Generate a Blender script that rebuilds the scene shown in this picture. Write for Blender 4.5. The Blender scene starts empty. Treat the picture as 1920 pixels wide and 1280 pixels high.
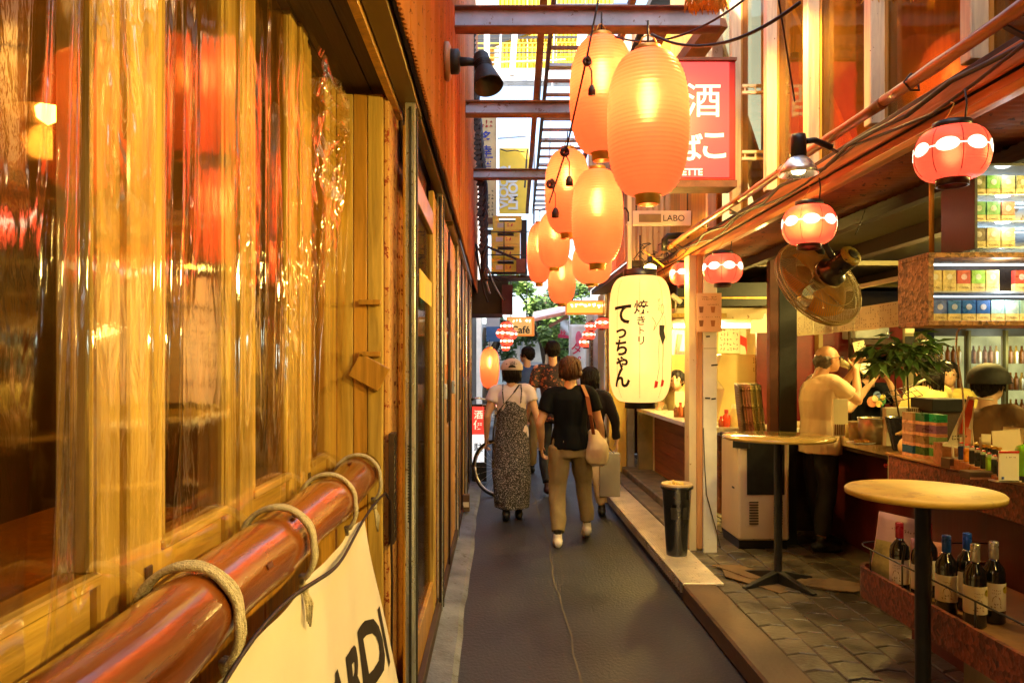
import bpy, bmesh, math, random
from mathutils import Vector, Matrix, noise
R = math.radians
PI = math.pi
random.seed(7)
sc = bpy.context.scene
C = sc.collection

# ------------------------------------------------------------------ camera
cam_d = bpy.data.cameras.new('camera')
cam = bpy.data.objects.new('camera', cam_d); C.objects.link(cam)
cam.location = (0, 0, 1.55); cam.rotation_euler = (R(90), 0, 0)
cam_d.sensor_width = 36; cam_d.lens = 1400 / 1920 * 36
cam_d.shift_x = 30 / 1920; cam_d.shift_y = 43 / 1920
cam_d.clip_start = .05; cam_d.clip_end = 800
sc.camera = cam

# ------------------------------------------------------------------ sky, sun, exposure
KL = .40        # lamps relative to daylight
SUN_EL, SUN_ROT = 42, 226
w = bpy.data.worlds.new('World'); sc.world = w; w.use_nodes = True
nt = w.node_tree; nt.nodes.clear()
sky = nt.nodes.new('ShaderNodeTexSky'); sky.sky_type = 'NISHITA'; sky.sun_disc = False
sky.sun_elevation = R(SUN_EL); sky.sun_rotation = R(SUN_ROT)
sky.air_density = 1.0; sky.dust_density = 3.5; sky.ozone_density = .6
bg = nt.nodes.new('ShaderNodeBackground'); bg.inputs['Strength'].default_value = .15
wo = nt.nodes.new('ShaderNodeOutputWorld')
nt.links.new(sky.outputs[0], bg.inputs[0]); nt.links.new(bg.outputs[0], wo.inputs[0])
sun_d = bpy.data.lights.new('sun', 'SUN'); sun_d.energy = 3.2; sun_d.angle = R(.5); sun_d.color = (1, .95, .86)
sun = bpy.data.objects.new('sun', sun_d); C.objects.link(sun)
# Blender's sky: rotation 0 puts the sun at +Y and turns clockwise
az = R(SUN_ROT); el = R(SUN_EL)
sdir = Vector((math.sin(az) * math.cos(el), math.cos(az) * math.cos(el), math.sin(el)))
sun.rotation_euler = sdir.to_track_quat('Z', 'Y').to_euler()
sc.view_settings.view_transform = 'Standard'; sc.view_settings.look = 'None'
sc.view_settings.exposure = 2.3; sc.view_settings.gamma = 1
sc.view_settings.use_curve_mapping = False
try:
    sc.cycles.use_denoising = True; sc.cycles.max_bounces = 8; sc.cycles.transparent_max_bounces = 16
    sc.cycles.diffuse_bounces = 4; sc.cycles.glossy_bounces = 4; sc.cycles.transmission_bounces = 6
    sc.cycles.sample_clamp_indirect = 6; sc.cycles.caustics_reflective = False; sc.cycles.caustics_refractive = False
except Exception: pass

# ------------------------------------------------------------------ helpers
def P(u, v, D):
    return Vector(((u - 930) / 1400 * D, D, 1.55 - (v - 683) / 1400 * D))

class MB:
    def __init__(s): s.v = []; s.f = []; s.m = []; s.s = []
    def add(s, vs, fs, m=0, smooth=False):
        b = len(s.v); s.v += [tuple(p) for p in vs]
        for f in fs: s.f.append([b + i for i in f]); s.m.append(m); s.s.append(smooth)
        return s
    def box(s, x0, x1, y0, y1, z0, z1, m=0):
        vs = [(x, y, z) for x in (x0, x1) for y in (y0, y1) for z in (z0, z1)]
        return s.add(vs, [(0,1,3,2), (4,6,7,5), (0,4,5,1), (2,3,7,6), (0,2,6,4), (1,5,7,3)], m)
    def obox(s, c, size, rot=None, m=0):
        hx, hy, hz = [a / 2 for a in size]; c = Vector(c)
        vs = [Vector((x, y, z)) for x in (-hx, hx) for y in (-hy, hy) for z in (-hz, hz)]
        if rot is not None: vs = [rot @ p for p in vs]
        return s.add([p + c for p in vs], [(0,1,3,2), (4,6,7,5), (0,4,5,1), (2,3,7,6), (0,2,6,4), (1,5,7,3)], m)
    def bar(s, p, q, w, h=None, m=0, up=(0, 0, 1)):
        p = Vector(p); q = Vector(q); h = h or w; d = (q - p); L = d.length; d.normalize()
        up = Vector(up)
        if abs(d.dot(up)) > .98: up = Vector((0, 1, 0))
        x = d.cross(up).normalized(); z = x.cross(d).normalized()
        rot = Matrix((x, d, z)).transposed()
        return s.obox((p + q) / 2, (w, L, h), rot, m)
    def tube(s, pts, r, n=8, m=0, cap=True, smooth=True):
        pts = [Vector(p) for p in pts]; k = len(pts)
        rs = r if isinstance(r, (list, tuple)) else [r] * k
        vs = []; prev = None
        for i, p in enumerate(pts):
            t = (pts[min(i + 1, k - 1)] - pts[max(i - 1, 0)])
            t = t.normalized() if t.length > 1e-9 else Vector((0, 0, 1))
            if prev is None:
                a = Vector((0, 0, 1)) if abs(t.z) < .9 else Vector((1, 0, 0))
                x = t.cross(a).normalized()
            else:
                x = (prev - t * prev.dot(t))
                x = x.normalized() if x.length > 1e-6 else t.orthogonal().normalized()
            prev = x; y = t.cross(x)
            for j in range(n):
                a = 2 * PI * j / n
                vs.append(p + (x * math.cos(a) + y * math.sin(a)) * rs[i])
        fs = [(i * n + j, i * n + (j + 1) % n, (i + 1) * n + (j + 1) % n, (i + 1) * n + j) for i in range(k - 1) for j in range(n)]
        s.add(vs, fs, m, smooth)
        if cap:
            b = len(s.v) - len(vs)
            s.f.append([b + j for j in range(n)][::-1]); s.m.append(m); s.s.append(False)
            s.f.append([b + (k - 1) * n + j for j in range(n)]); s.m.append(m); s.s.append(False)
        return s
    def lathe(s, prof, c=(0, 0, 0), n=32, m=0, rot=None, smooth=True, cap=False, sy=1):
        c = Vector(c); vs = []
        for r, z in prof:
            for j in range(n):
                a = 2 * PI * j / n; p = Vector((r * math.cos(a), r * sy * math.sin(a), z))
                vs.append((rot @ p if rot is not None else p) + c)
        k = len(prof)
        fs = [(i * n + j, i * n + (j + 1) % n, (i + 1) * n + (j + 1) % n, (i + 1) * n + j) for i in range(k - 1) for j in range(n)]
        s.add(vs, fs, m, smooth)
        if cap:
            b = len(s.v) - len(vs)
            s.f.append([b + j for j in range(n)][::-1]); s.m.append(m); s.s.append(False)
            s.f.append([b + (k - 1) * n + j for j in range(n)]); s.m.append(m); s.s.append(False)
        return s
    def disc(s, c, r, n=24, m=0, rot=None):
        return s.lathe([(0.0001, 0), (r, 0)], c, n, m, rot)
    def quad(s, a, b, c, d, m=0): return s.add([a, b, c, d], [(0, 1, 2, 3)], m)
    def prism(s, pts, fn, t0, t1, m=0):
        k = len(pts); vs = [fn(x, y, t0) for x, y in pts] + [fn(x, y, t1) for x, y in pts]
        fs = [list(range(k))[::-1], [k + i for i in range(k)]] + [(i, (i + 1) % k, k + (i + 1) % k, k + i) for i in range(k)]
        return s.add(vs, fs, m)
    def grid(s, fn, nu, nv, m=0, smooth=True):
        vs = [fn(i / nu, j / nv) for i in range(nu + 1) for j in range(nv + 1)]
        fs = [(i * (nv + 1) + j, (i + 1) * (nv + 1) + j, (i + 1) * (nv + 1) + j + 1, i * (nv + 1) + j + 1) for i in range(nu) for j in range(nv)]
        return s.add(vs, fs, m, smooth)
    def build(s, name, mats, parent=None, bevel=0, solid=0):
        me = bpy.data.meshes.new(name)
        me.from_pydata(s.v, [], s.f); me.update()
        if not isinstance(mats, (list, tuple)): mats = [mats]
        for x in mats: me.materials.append(x)
        me.polygons.foreach_set('material_index', s.m); me.polygons.foreach_set('use_smooth', s.s)
        bm = bmesh.new(); bm.from_mesh(me); bmesh.ops.recalc_face_normals(bm, faces=bm.faces); bm.to_mesh(me); bm.free()
        o = bpy.data.objects.new(name, me); C.objects.link(o)
        if parent is not None: setpar(o, parent)
        if bevel:
            b = o.modifiers.new('bevel', 'BEVEL'); b.width = bevel; b.segments = 1; b.limit_method = 'ANGLE'
        if solid:
            b = o.modifiers.new('solid', 'SOLIDIFY'); b.thickness = solid; b.offset = 0
        return o

def wmat(o):
    m = o.matrix_basis.copy()
    if o.parent is not None: m = wmat(o.parent) @ o.matrix_parent_inverse @ m
    return m
CH = {}
def setpar(o, parent):
    CH.setdefault(parent.name, []).append(o)
    o.parent = parent; o.matrix_parent_inverse = wmat(parent).inverted()
def tag(o, label=None, cat=None, group=None, kind=None):
    if label: o['label'] = label
    if cat: o['category'] = cat
    if group: o['group'] = group
    if kind: o['kind'] = kind
    return o
def thing(name, label, cat, loc=(0, 0, 0), group=None, rz=0):
    o = bpy.data.objects.new(name, None); C.objects.link(o); o.location = loc; o.rotation_euler = (0, 0, rz)
    o.empty_display_size = .1
    return tag(o, label, cat, group)
def kids(o): return list(CH.get(o.name, []))
def dup(o, loc=None, rz=None, scale=None, label=None, group=None, parent=None):
    c = o.copy(); C.objects.link(c)
    if parent is not None: c.parent = parent; CH.setdefault(parent.name, []).append(c)
    if loc is not None: c.location = loc
    if rz is not None: c.rotation_euler = (0, 0, rz) if not isinstance(rz, tuple) else rz
    if scale is not None: c.scale = scale if isinstance(scale, tuple) else (scale,) * 3
    if label: c['label'] = label
    if group: c['group'] = group
    for ch in kids(o): dup(ch, parent=c)
    return c

# ------------------------------------------------------------------ materials
def newmat(name):
    m = bpy.data.materials.new(name); m.use_nodes = True; t = m.node_tree; t.nodes.clear()
    out = t.nodes.new('ShaderNodeOutputMaterial'); return m, t, out
def N(t, kind, **kw):
    n = t.nodes.new(kind)
    for k, v in kw.items():
        if k in n.inputs: n.inputs[k].default_value = v
        else: setattr(n, k, v)
    return n
def ramp(t, src, stops):
    r = t.nodes.new('ShaderNodeValToRGB'); e = r.color_ramp.elements
    while len(e) < len(stops): e.new(.5)
    for x, (p, c) in zip(e, stops): x.position = p; x.color = c if len(c) == 4 else (*c, 1)
    t.links.new(src, r.inputs[0]); return r.outputs[0]
def mixc(t, fac, a, b, mode='MIX'):
    n = t.nodes.new('ShaderNodeMix'); n.data_type = 'RGBA'; n.blend_type = mode
    for s, v in ((n.inputs[0], fac), (n.inputs[6], a), (n.inputs[7], b)):
        if hasattr(v, 'links'): t.links.new(v, s)
        else: s.default_value = v if isinstance(v, float) else ((*v, 1) if len(v) == 3 else v)
    return n.outputs[2]
def coords(t, scale, stretch=(1, 1, 1), kind='Object'):
    tc = t.nodes.new('ShaderNodeTexCoord'); mp = t.nodes.new('ShaderNodeMapping')
    t.links.new(tc.outputs[kind], mp.inputs[0]); mp.inputs['Scale'].default_value = [scale * a for a in stretch]
    return mp.outputs[0]
def mat(name, col, rough=.6, metal=0, var=.25, scale=5, stretch=(1, 1, 1), bump=.15, bscale=None, col2=None, emit=None, estr=0,
        coat=0, speck=None, rvar=.12, detail=6, rnd=.1, dist=0, spec=None, bd=.01, trans=0):
    m, t, out = newmat(name); b = N(t, 'ShaderNodeBsdfPrincipled'); t.links.new(b.outputs[0], out.inputs[0])
    c = coords(t, scale, stretch)
    n1 = N(t, 'ShaderNodeTexNoise', Scale=1.0, Detail=float(detail), Roughness=.6, Distortion=float(dist)); t.links.new(c, n1.inputs['Vector'])
    lo = tuple(max(0, a * (1 - var)) for a in col); hi = col2 or tuple(min(1, a * (1 + var)) for a in col)
    cc = ramp(t, n1.outputs['Fac'], [(.3, lo), (.7, hi)])
    if speck:
        sc_, thr, scol = speck
        c2 = coords(t, sc_); n2 = N(t, 'ShaderNodeTexNoise', Scale=1.0, Detail=4.0, Roughness=.7); t.links.new(c2, n2.inputs['Vector'])
        f = ramp(t, n2.outputs['Fac'], [(thr, (0, 0, 0)), (thr + .05, (1, 1, 1))])
        cc = mixc(t, f, cc, scol)
    if rnd:
        oi = t.nodes.new('ShaderNodeObjectInfo')
        v = N(t, 'ShaderNodeMapRange'); v.inputs['To Min'].default_value = 1 - rnd; v.inputs['To Max'].default_value = 1 + rnd
        t.links.new(oi.outputs['Random'], v.inputs[0])
        hs = t.nodes.new('ShaderNodeHueSaturation'); t.links.new(cc, hs.inputs['Color']); t.links.new(v.outputs[0], hs.inputs['Value']); cc = hs.outputs[0]
    t.links.new(cc, b.inputs['Base Color'])
    b.inputs['Metallic'].default_value = metal
    rr = N(t, 'ShaderNodeMapRange'); rr.inputs['To Min'].default_value = max(.02, rough - rvar); rr.inputs['To Max'].default_value = min(1, rough + rvar)
    t.links.new(n1.outputs['Fac'], rr.inputs[0]); t.links.new(rr.outputs[0], b.inputs['Roughness'])
    if bump:
        cb = coords(t, bscale or scale * 6, stretch); nb = N(t, 'ShaderNodeTexNoise', Scale=1.0, Detail=5.0); t.links.new(cb, nb.inputs['Vector'])
        bp = N(t, 'ShaderNodeBump', Strength=float(bump), Distance=float(bd)); t.links.new(nb.outputs['Fac'], bp.inputs['Height']); t.links.new(bp.outputs[0], b.inputs['Normal'])
    if emit: b.inputs['Emission Color'].default_value = (*emit, 1); b.inputs['Emission Strength'].default_value = estr * KL
    if coat: b.inputs['Coat Weight'].default_value = coat; b.inputs['Coat Roughness'].default_value = .12
    if spec is not None: b.inputs['Specular IOR Level'].default_value = spec
    if trans: b.inputs['Transmission Weight'].default_value = trans
    return m
GV = (1, 1, .07); GH = (1, .07, 1); GX = (.07, 1, 1)      # grain along z, y, x
def wood(name, col, grain=GV, rough=.55, var=.3, coat=0, col2=None, speck=None, scale=22, bump=.25):
    return mat(name, col, rough, 0, var, scale, grain, bump, scale * 4, col2, coat=coat, speck=speck, dist=.8, rnd=.14)
def glass(name, tint=(1, 1, 1), refl=1.0, rough=.02, bump=0, bscale=6, stretch=(1, 1, 1), ior=1.45, dirt=0, dirtcol=(.5, .3, .1), spec=(1, 1, 1)):
    m, t, out = newmat(name)
    tr = N(t, 'ShaderNodeBsdfTransparent'); tr.inputs[0].default_value = (*tint, 1)
    g = N(t, 'ShaderNodeBsdfGlossy', Roughness=rough); g.inputs[0].default_value = (*spec, 1)
    fr = N(t, 'ShaderNodeFresnel', IOR=ior); mx = N(t, 'ShaderNodeMixShader')
    if bump:
        cb = coords(t, bscale, stretch); nb = N(t, 'ShaderNodeTexNoise', Scale=1.0, Detail=4.0, Distortion=.6); t.links.new(cb, nb.inputs['Vector'])
        bp = N(t, 'ShaderNodeBump', Strength=bump, Distance=.02); t.links.new(nb.outputs['Fac'], bp.inputs['Height'])
        t.links.new(bp.outputs[0], g.inputs['Normal']); t.links.new(bp.outputs[0], fr.inputs['Normal'])
    mul = N(t, 'ShaderNodeMath', operation='MULTIPLY'); mul.inputs[1].default_value = refl
    t.links.new(fr.outputs[0], mul.inputs[0]); t.links.new(mul.outputs[0], mx.inputs[0])
    t.links.new(tr.outputs[0], mx.inputs[1]); t.links.new(g.outputs[0], mx.inputs[2])
    last = mx.outputs[0]
    if dirt:
        df = N(t, 'ShaderNodeBsdfDiffuse'); df.inputs[0].default_value = (*dirtcol, 1)
        cd = coords(t, 3, (1, 1, .4)); nd = N(t, 'ShaderNodeTexNoise', Scale=1.0, Detail=6.0); t.links.new(cd, nd.inputs['Vector'])
        f = ramp(t, nd.outputs['Fac'], [(.35, (0, 0, 0)), (.75, (dirt, dirt, dirt))])
        m2 = N(t, 'ShaderNodeMixShader'); t.links.new(f, m2.inputs[0]); t.links.new(last, m2.inputs[1]); t.links.new(df.outputs[0], m2.inputs[2]); last = m2.outputs[0]
    t.links.new(last, out.inputs[0]); return m
def glow(name, col, strength, nvar=0, scale=8):
    m, t, out = newmat(name); e = N(t, 'ShaderNodeEmission'); e.inputs[1].default_value = strength * KL
    if nvar:
        c = coords(t, scale); n1 = N(t, 'ShaderNodeTexNoise', Scale=1.0, Detail=4.0); t.links.new(c, n1.inputs['Vector'])
        cc = ramp(t, n1.outputs['Fac'], [(.3, tuple(a * (1 - nvar) for a in col)), (.7, col)]); t.links.new(cc, e.inputs[0])
    else: e.inputs[0].default_value = (*col, 1)
    t.links.new(e.outputs[0], out.inputs[0]); return m
def paper_lamp(name, col, tl, emis, forward=.35, frough=.42):
    """translucent lantern skin: light of the bulb inside scatters through it and the skin itself gives a little"""
    m, t, out = newmat(name)
    c = coords(t, 9, (1, 1, .6)); n1 = N(t, 'ShaderNodeTexNoise', Scale=1.0, Detail=5.0); t.links.new(c, n1.inputs['Vector'])
    cc = ramp(t, n1.outputs['Fac'], [(.3, tuple(a * .82 for a in tl)), (.7, tl)])
    tr = N(t, 'ShaderNodeBsdfTranslucent'); t.links.new(cc, tr.inputs[0])
    rf = N(t, 'ShaderNodeBsdfRefraction', Roughness=frough, IOR=1.3); t.links.new(cc, rf.inputs[0])
    df = N(t, 'ShaderNodeBsdfPrincipled', Roughness=.38); df.inputs['Base Color'].default_value = (*col, 1); df.inputs['Emission Color'].default_value = (*col, 1); df.inputs['Emission Strength'].default_value = emis * KL
    m1 = N(t, 'ShaderNodeMixShader'); m1.inputs[0].default_value = forward; t.links.new(tr.outputs[0], m1.inputs[1]); t.links.new(rf.outputs[0], m1.inputs[2])
    m2 = N(t, 'ShaderNodeMixShader'); m2.inputs[0].default_value = .5; t.links.new(m1.outputs[0], m2.inputs[1]); t.links.new(df.outputs[0], m2.inputs[2])
    t.links.new(m2.outputs[0], out.inputs[0]); return m
def osb(name, col, scale=30, rough=.7, coat=0):
    m, t, out = newmat(name); b = N(t, 'ShaderNodeBsdfPrincipled', Roughness=rough); t.links.new(b.outputs[0], out.inputs[0])
    if coat: b.inputs['Coat Weight'].default_value = coat; b.inputs['Coat Roughness'].default_value = .2
    c = coords(t, scale); nn = N(t, 'ShaderNodeTexNoise', Scale=.6, Detail=3.0); t.links.new(c, nn.inputs['Vector'])
    ad = N(t, 'ShaderNodeVectorMath', operation='MULTIPLY_ADD'); ad.inputs[1].default_value = (2, 2, 2); t.links.new(nn.outputs['Color'], ad.inputs[0]); t.links.new(c, ad.inputs[2])
    v = N(t, 'ShaderNodeTexVoronoi', Scale=1.0); t.links.new(ad.outputs[0], v.inputs['Vector'])
    cc = ramp(t, v.outputs['Color'], [(.1, tuple(a * .35 for a in col)), (.5, col), (.9, tuple(min(1, a * 1.7) for a in col))])
    t.links.new(cc, b.inputs['Base Color'])
    bp = N(t, 'ShaderNodeBump', Strength=.5, Distance=.004); t.links.new(v.outputs['Distance'], bp.inputs['Height']); t.links.new(bp.outputs[0], b.inputs['Normal'])
    return m

# ------------------------------------------------------------------ text
def text2d(s, size=1.0, bold=0.0, sub=0, line=1.0, vertical=False):
    """flat text as (verts, faces), centred on 0,0"""
    if vertical: s = '\n'.join(s)
    cu = bpy.data.curves.new('t', 'FONT'); cu.body = s; cu.size = size; cu.offset = bold * size; cu.align_x = 'CENTER'; cu.align_y = 'TOP' if False else 'CENTER'
    cu.space_line = line; cu.resolution_u = 3; cu.fill_mode = 'FRONT'
    o = bpy.data.objects.new('t', cu); C.objects.link(o)
    me = bpy.data.meshes.new_from_object(o.evaluated_get(bpy.context.evaluated_depsgraph_get()))
    bm = bmesh.new(); bm.from_mesh(me)
    for _ in range(sub): bmesh.ops.subdivide_edges(bm, edges=[e for e in bm.edges if e.calc_length() > size * .12], cuts=1)
    bmesh.ops.triangulate(bm, faces=[f for f in bm.faces if len(f.verts) > 4])
    vs = [v.co.copy() for v in bm.verts]; idx = {v: i for i, v in enumerate(bm.verts)}
    fs = [[idx[v] for v in f.verts] for f in bm.faces]
    bm.free(); bpy.data.objects.remove(o); bpy.data.meshes.remove(me); bpy.data.curves.remove(cu)
    if vs:
        x0 = (min(v.x for v in vs) + max(v.x for v in vs)) / 2; y0 = (min(v.y for v in vs) + max(v.y for v in vs)) / 2
        vs = [Vector((v.x - x0, v.y - y0, 0)) for v in vs]
    return vs, fs
def put_text(s, fn, name, m, parent, size=.1, bold=.01, sub=0, vertical=False, line=1.0):
    vs, fs = text2d(s, size, bold, sub, line, vertical)
    mb = MB(); mb.add([fn(v.x, v.y) for v in vs], fs); return mb.build(name, m, parent)
def plane_fn(c, right, up=(0, 0, 1), off=.003):
    c = Vector(c); right = Vector(right).normalized(); up = Vector(up).normalized(); n = right.cross(up)
    return lambda x, y: c + right * x + up * y + n * off
def scribble(mb, fn, w, h, nx, ny, m=0, seed=1, thick=.12, fill=.85):
    """rows or columns of small strokes: print too small to read"""
    rg = random.Random(seed); cw = w / nx; ch = h / ny
    for i in range(nx):
        for j in range(ny):
            if rg.random() > fill: continue
            cx = -w / 2 + cw * (i + .5); cy = -h / 2 + ch * (j + .5)
            for k in range(rg.choice((2, 3, 3))):
                t = min(cw, ch) * thick; L = min(cw, ch) * rg.uniform(.3, .75)
                ox = cx + rg.uniform(-.2, .2) * cw; oy = cy + rg.uniform(-.25, .25) * ch
                if rg.random() < .5: a, b = L / 2, t / 2
                else: a, b = t / 2, L / 2
                mb.quad(fn(ox - a, oy - b), fn(ox + a, oy - b), fn(ox + a, oy + b), fn(ox - a, oy + b), m)
    return mb
def lamp(name, loc, energy, col, size=.04, kind='POINT', parent=None, spot=None, aim=None):
    d = bpy.data.lights.new(name, kind); d.energy = energy * KL; d.color = col
    if kind in ('POINT', 'SPOT'): d.shadow_soft_size = size
    if kind == 'AREA': d.size = size
    if kind == 'SPOT': d.spot_size = R(spot or 100); d.spot_blend = .6
    o = bpy.data.objects.new(name, d); C.objects.link(o); o.location = loc
    if aim is not None: o.rotation_euler = (Vector(loc) - Vector(aim)).to_track_quat('Z', 'Y').to_euler()
    if parent is not None: setpar(o, parent)
    return o
def sag(p, q, d, n=14):
    p = Vector(p); q = Vector(q)
    return [p.lerp(q, i / n) - Vector((0, 0, d * 4 * (i / n) * (1 - i / n))) for i in range(n + 1)]
# ------------------------------------------------------------------ shared materials
M_asphalt = mat('asphalt', (.022, .024, .033), .52, 0, .7, 1.6, (1, .6, 1), .38, 60, speck=(70, .63, (.11, .10, .1)), rvar=.25, bd=.012, rnd=0, detail=10)
M_seam = mat('asphalt_seam', (.1, .088, .07), .8, 0, .4, 14, (1, .2, 1), .5, 120, rnd=0)
M_conc = mat('concrete', (.17, .19, .22), .6, 0, .5, 4, bump=.5, bscale=50, speck=(14, .6, (.08, .09, .08)), rvar=.2, rnd=.04)
M_conc2 = mat('concrete_kerb', (.10, .065, .038), .5, 0, .4, 5, (1, .4, 1), .3, 60, rnd=.05)
M_pine = wood('pine', (.58, .35, .065), GV, .5, .5, col2=(.80, .54, .12), coat=.1)
M_pine_h = wood('pine_rail', (.58, .35, .065), GH, .5, .5, col2=(.80, .54, .12))
M_stain = wood('stained_board', (.50, .25, .035), GV, .4, .4, coat=.2)
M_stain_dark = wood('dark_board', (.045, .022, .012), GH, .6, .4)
M_stain_speck = mat('speckled_board', (.60, .33, .11), .5, 0, .3, 14, (1, 1, .3), .2, speck=(38, .56, (.28, .04, .01)), rvar=.1)
M_brass = mat('bronze_bar', (.18, .12, .02), .42, .55, .3, 5, GH, .1, rnd=0)
M_steel = mat('steel', (.78, .80, .82), .28, .85, .25, 9, (1, 1, .2), .08, speck=(60, .63, (.3, .18, .1)))
M_black = mat('black_paint', (.012, .012, .013), .4, 0, .4, 20, bump=.05)
M_dark = mat('dark_metal', (.04, .035, .03), .5, .3, .4, 20)
M_rustsheet = mat('painted_sheet', (.52, .17, .045), .55, 0, .25, 2.2, (1, 1, .25), .2, 60, speck=(26, .61, (.13, .035, .01)), rnd=.06)
M_pole = mat('varnished_trunk', (.20, .042, .006), .2, 0, .75, 5, (1, .14, 1), .3, 30, col2=(.36, .10, .016), coat=.5, rvar=.08, rnd=0)
M_rope = mat('cotton_rope', (.62, .53, .38), .9, 0, .2, 90, bump=.8, bscale=300)
M_canvas = mat('canvas', (.74, .66, .58), .85, 0, .06, 3, bump=.15, bscale=500, rnd=0)
M_ink = mat('ink', (.02, .012, .01), .7, 0, .2)
M_cable = mat('cable', (.025, .012, .012), .5)
M_window = glass('window_glass', (.78, .66, .42), .24, .04, .05, 3, dirt=.10, dirtcol=(.3, .16, .03))
M_vinyl = glass('clear_vinyl', (1, .97, .88), .30, .055, .03, 30, (1, 1, .3), ior=1.22, dirt=.025, dirtcol=(.8, .45, .08), spec=(1, .93, .85))
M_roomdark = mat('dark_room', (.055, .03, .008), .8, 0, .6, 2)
M_white = mat('white_paint', (.72, .70, .64), .5, 0, .1, 6, speck=(20, .68, (.4, .3, .18)))
M_offwhite = mat('cream_paint', (.68, .58, .38), .5, 0, .18, 3, (1, 1, .4), .15, speck=(11, .66, (.3, .16, .05)))
M_grey = mat('grey_steel', (.42, .45, .5), .5, .2, .3, 4, speck=(15, .6, (.22, .14, .1)))
M_rustbeam = mat('rusty_flange', (.22, .09, .045), .7, 0, .4, 8)
M_yellowpaint = mat('yellow_paint', (.75, .5, .03), .5, 0, .15, 2, speck=(12, .68, (.3, .16, .03)))
M_red = mat('red_paint', (.6, .03, .02), .45, 0, .12)
M_cream = mat('cream_print', (.85, .76, .55), .5, 0, .05)
M_paper = mat('paper', (.75, .66, .46), .8, 0, .06)
M_leaf = mat('leaf', (.06, .13, .025), .5, 0, .6, 3, col2=(.12, .22, .04), rnd=.3)
M_bark = mat('bark', (.09, .06, .035), .9, 0, .4, 20, GV, .6)

# ------------------------------------------------------------------ ground
def wob(y, a=.006, k=2.3): return a * (math.sin(y * k) + .6 * math.sin(y * k * 2.7 + 1) + .4 * math.sin(y * 9.1))
g = MB(); g.quad((-60, -30, -.02), (60, -30, -.02), (60, 240, -.02), (-60, 240, -.02))
tag(g.build('ground', M_conc), kind='structure')
g = MB()
ys = [-5 + i * .25 for i in range(120)]
for a, b in zip(ys, ys[1:]): g.quad((-.24, a, .0), (1.35, a, .0), (1.35, b, .0), (-.24, b, .0))
road = tag(g.build('alley_asphalt', M_asphalt), kind='structure')
g = MB()
for a, b in zip(ys, ys[1:]):
    for (wd, zz) in ((.006, .002),):
        g.quad((.435 + wob(a, .02, 1.1) - wd, a, zz + .002), (.435 + wob(a, .02, 1.1) + wd, a, zz + .002), (.435 + wob(b, .02, 1.1) + wd, b, zz + .002), (.435 + wob(b, .02, 1.1) - wd, b, zz + .002))
g.build('asphalt_seam', M_seam, road)
# concrete strip on the left, sloping up to the walls
g = MB()
for a, b in zip(ys, ys[1:]):
    for (x0, z0, x1, z1) in ((0, .004, -.03, .022), (-.03, .022, -.2, .045), (-.2, .045, -.75, .05)):
        f = lambda x, y, z: (-.19 + x + (wob(y) if x > -.1 else 0), y, z)
        g.quad(f(x0, a, z0), f(x0, b, z0), f(x1, b, z1), f(x1, a, z1))
tag(g.build('concrete_path_edge', M_conc), kind='structure')

# ------------------------------------------------------------------ left: timber window front
XW = -.62
t = thing('timber_shopfront', 'pale pine window front behind the clear plastic, left of the alley', 'shopfront', (XW, 1.6, 0))
win = [(.25, 1.165), (1.40, 1.72), (1.93, 2.25), (2.52, 2.78)]
posts = [(1.165, 1.40), (1.72, 1.93), (2.25, 2.52), (2.78, 2.9), (.0, .25)]
for a, b in posts:
    wd = b - a
    if wd > .15:
        n = 3; e = [a, a + wd * .3, a + wd * .62, b]
        for k in range(3):
            MB().box(XW - .07 + (.012 if k == 1 else 0), XW + (.012 if k == 1 else 0) - .004 * (k == 2), e[k] + .002, e[k + 1] - .002, 1.12, 2.62).build('post', M_pine, t, bevel=.004)
    else: MB().box(XW - .07, XW, a, b, 1.12, 2.62).build('post', M_pine, t, bevel=.004)
for a, b in win:
    MB().box(XW - .06, XW - .012, a, b, 1.12, 1.205).build('rail', M_pine_h, t, bevel=.003)
    MB().box(XW - .06, XW + .004, a - .01, b + .004, 1.205, 1.225).build('window_ledge', M_pine_h, t, bevel=.003)
    MB().box(XW - .019, XW - .016, a, b, 1.225, 2.6).build('pane', M_window, t)
    MB().box(XW - .04, XW - .006, b - .010, b - .001, 1.226, 2.6).build('window_frame', M_pine, t, bevel=.003)
    MB().box(XW - .04, XW - .006, a + .001, a + .016, 1.226, 2.6).build('window_frame', M_pine, t, bevel=.003)
MB().box(XW - .08, XW + .015, -.2, 2.9, 1.06, 1.118).build('sill', M_pine_h, t, bevel=.004)
for k in range(7):
    MB().box(XW - .04, XW - .005, -.2 + k * .445, -.2 + (k + 1) * .445 - .006, .05, 1.055).build('board', M_stain, t, bevel=.003)
for y in (1.30, 2.42):
    MB().box(XW + .013, XW + .018, y - .012, y + .012, 1.14, 1.2).build('hinge_plate', M_dark, t, bevel=.002)
# end return wall (faces the camera)
xs = [-.62, -.555, -.50, -.44]
for k in range(3): MB().box(xs[k] + .001, xs[k + 1] - .001, 2.9, 2.93 + .004 * k, .05, 2.6).build('board', M_stain if k == 1 else M_pine, t, bevel=.003)
# boards nailed over each other in the corner
MB().obox((-.49, 2.885, 1.52), (.13, .02, .1), Matrix.Rotation(R(28), 3, 'Y')).build('brace', M_stain, t, bevel=.003)
MB().box(-.53, -.445, 2.875, 2.895, 1.78, 1.80).build('batten', M_stain, t, bevel=.002)
MB().box(-.53, -.445, 2.875, 2.895, 1.58, 1.60).build('batten', M_stain, t, bevel=.002)
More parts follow.
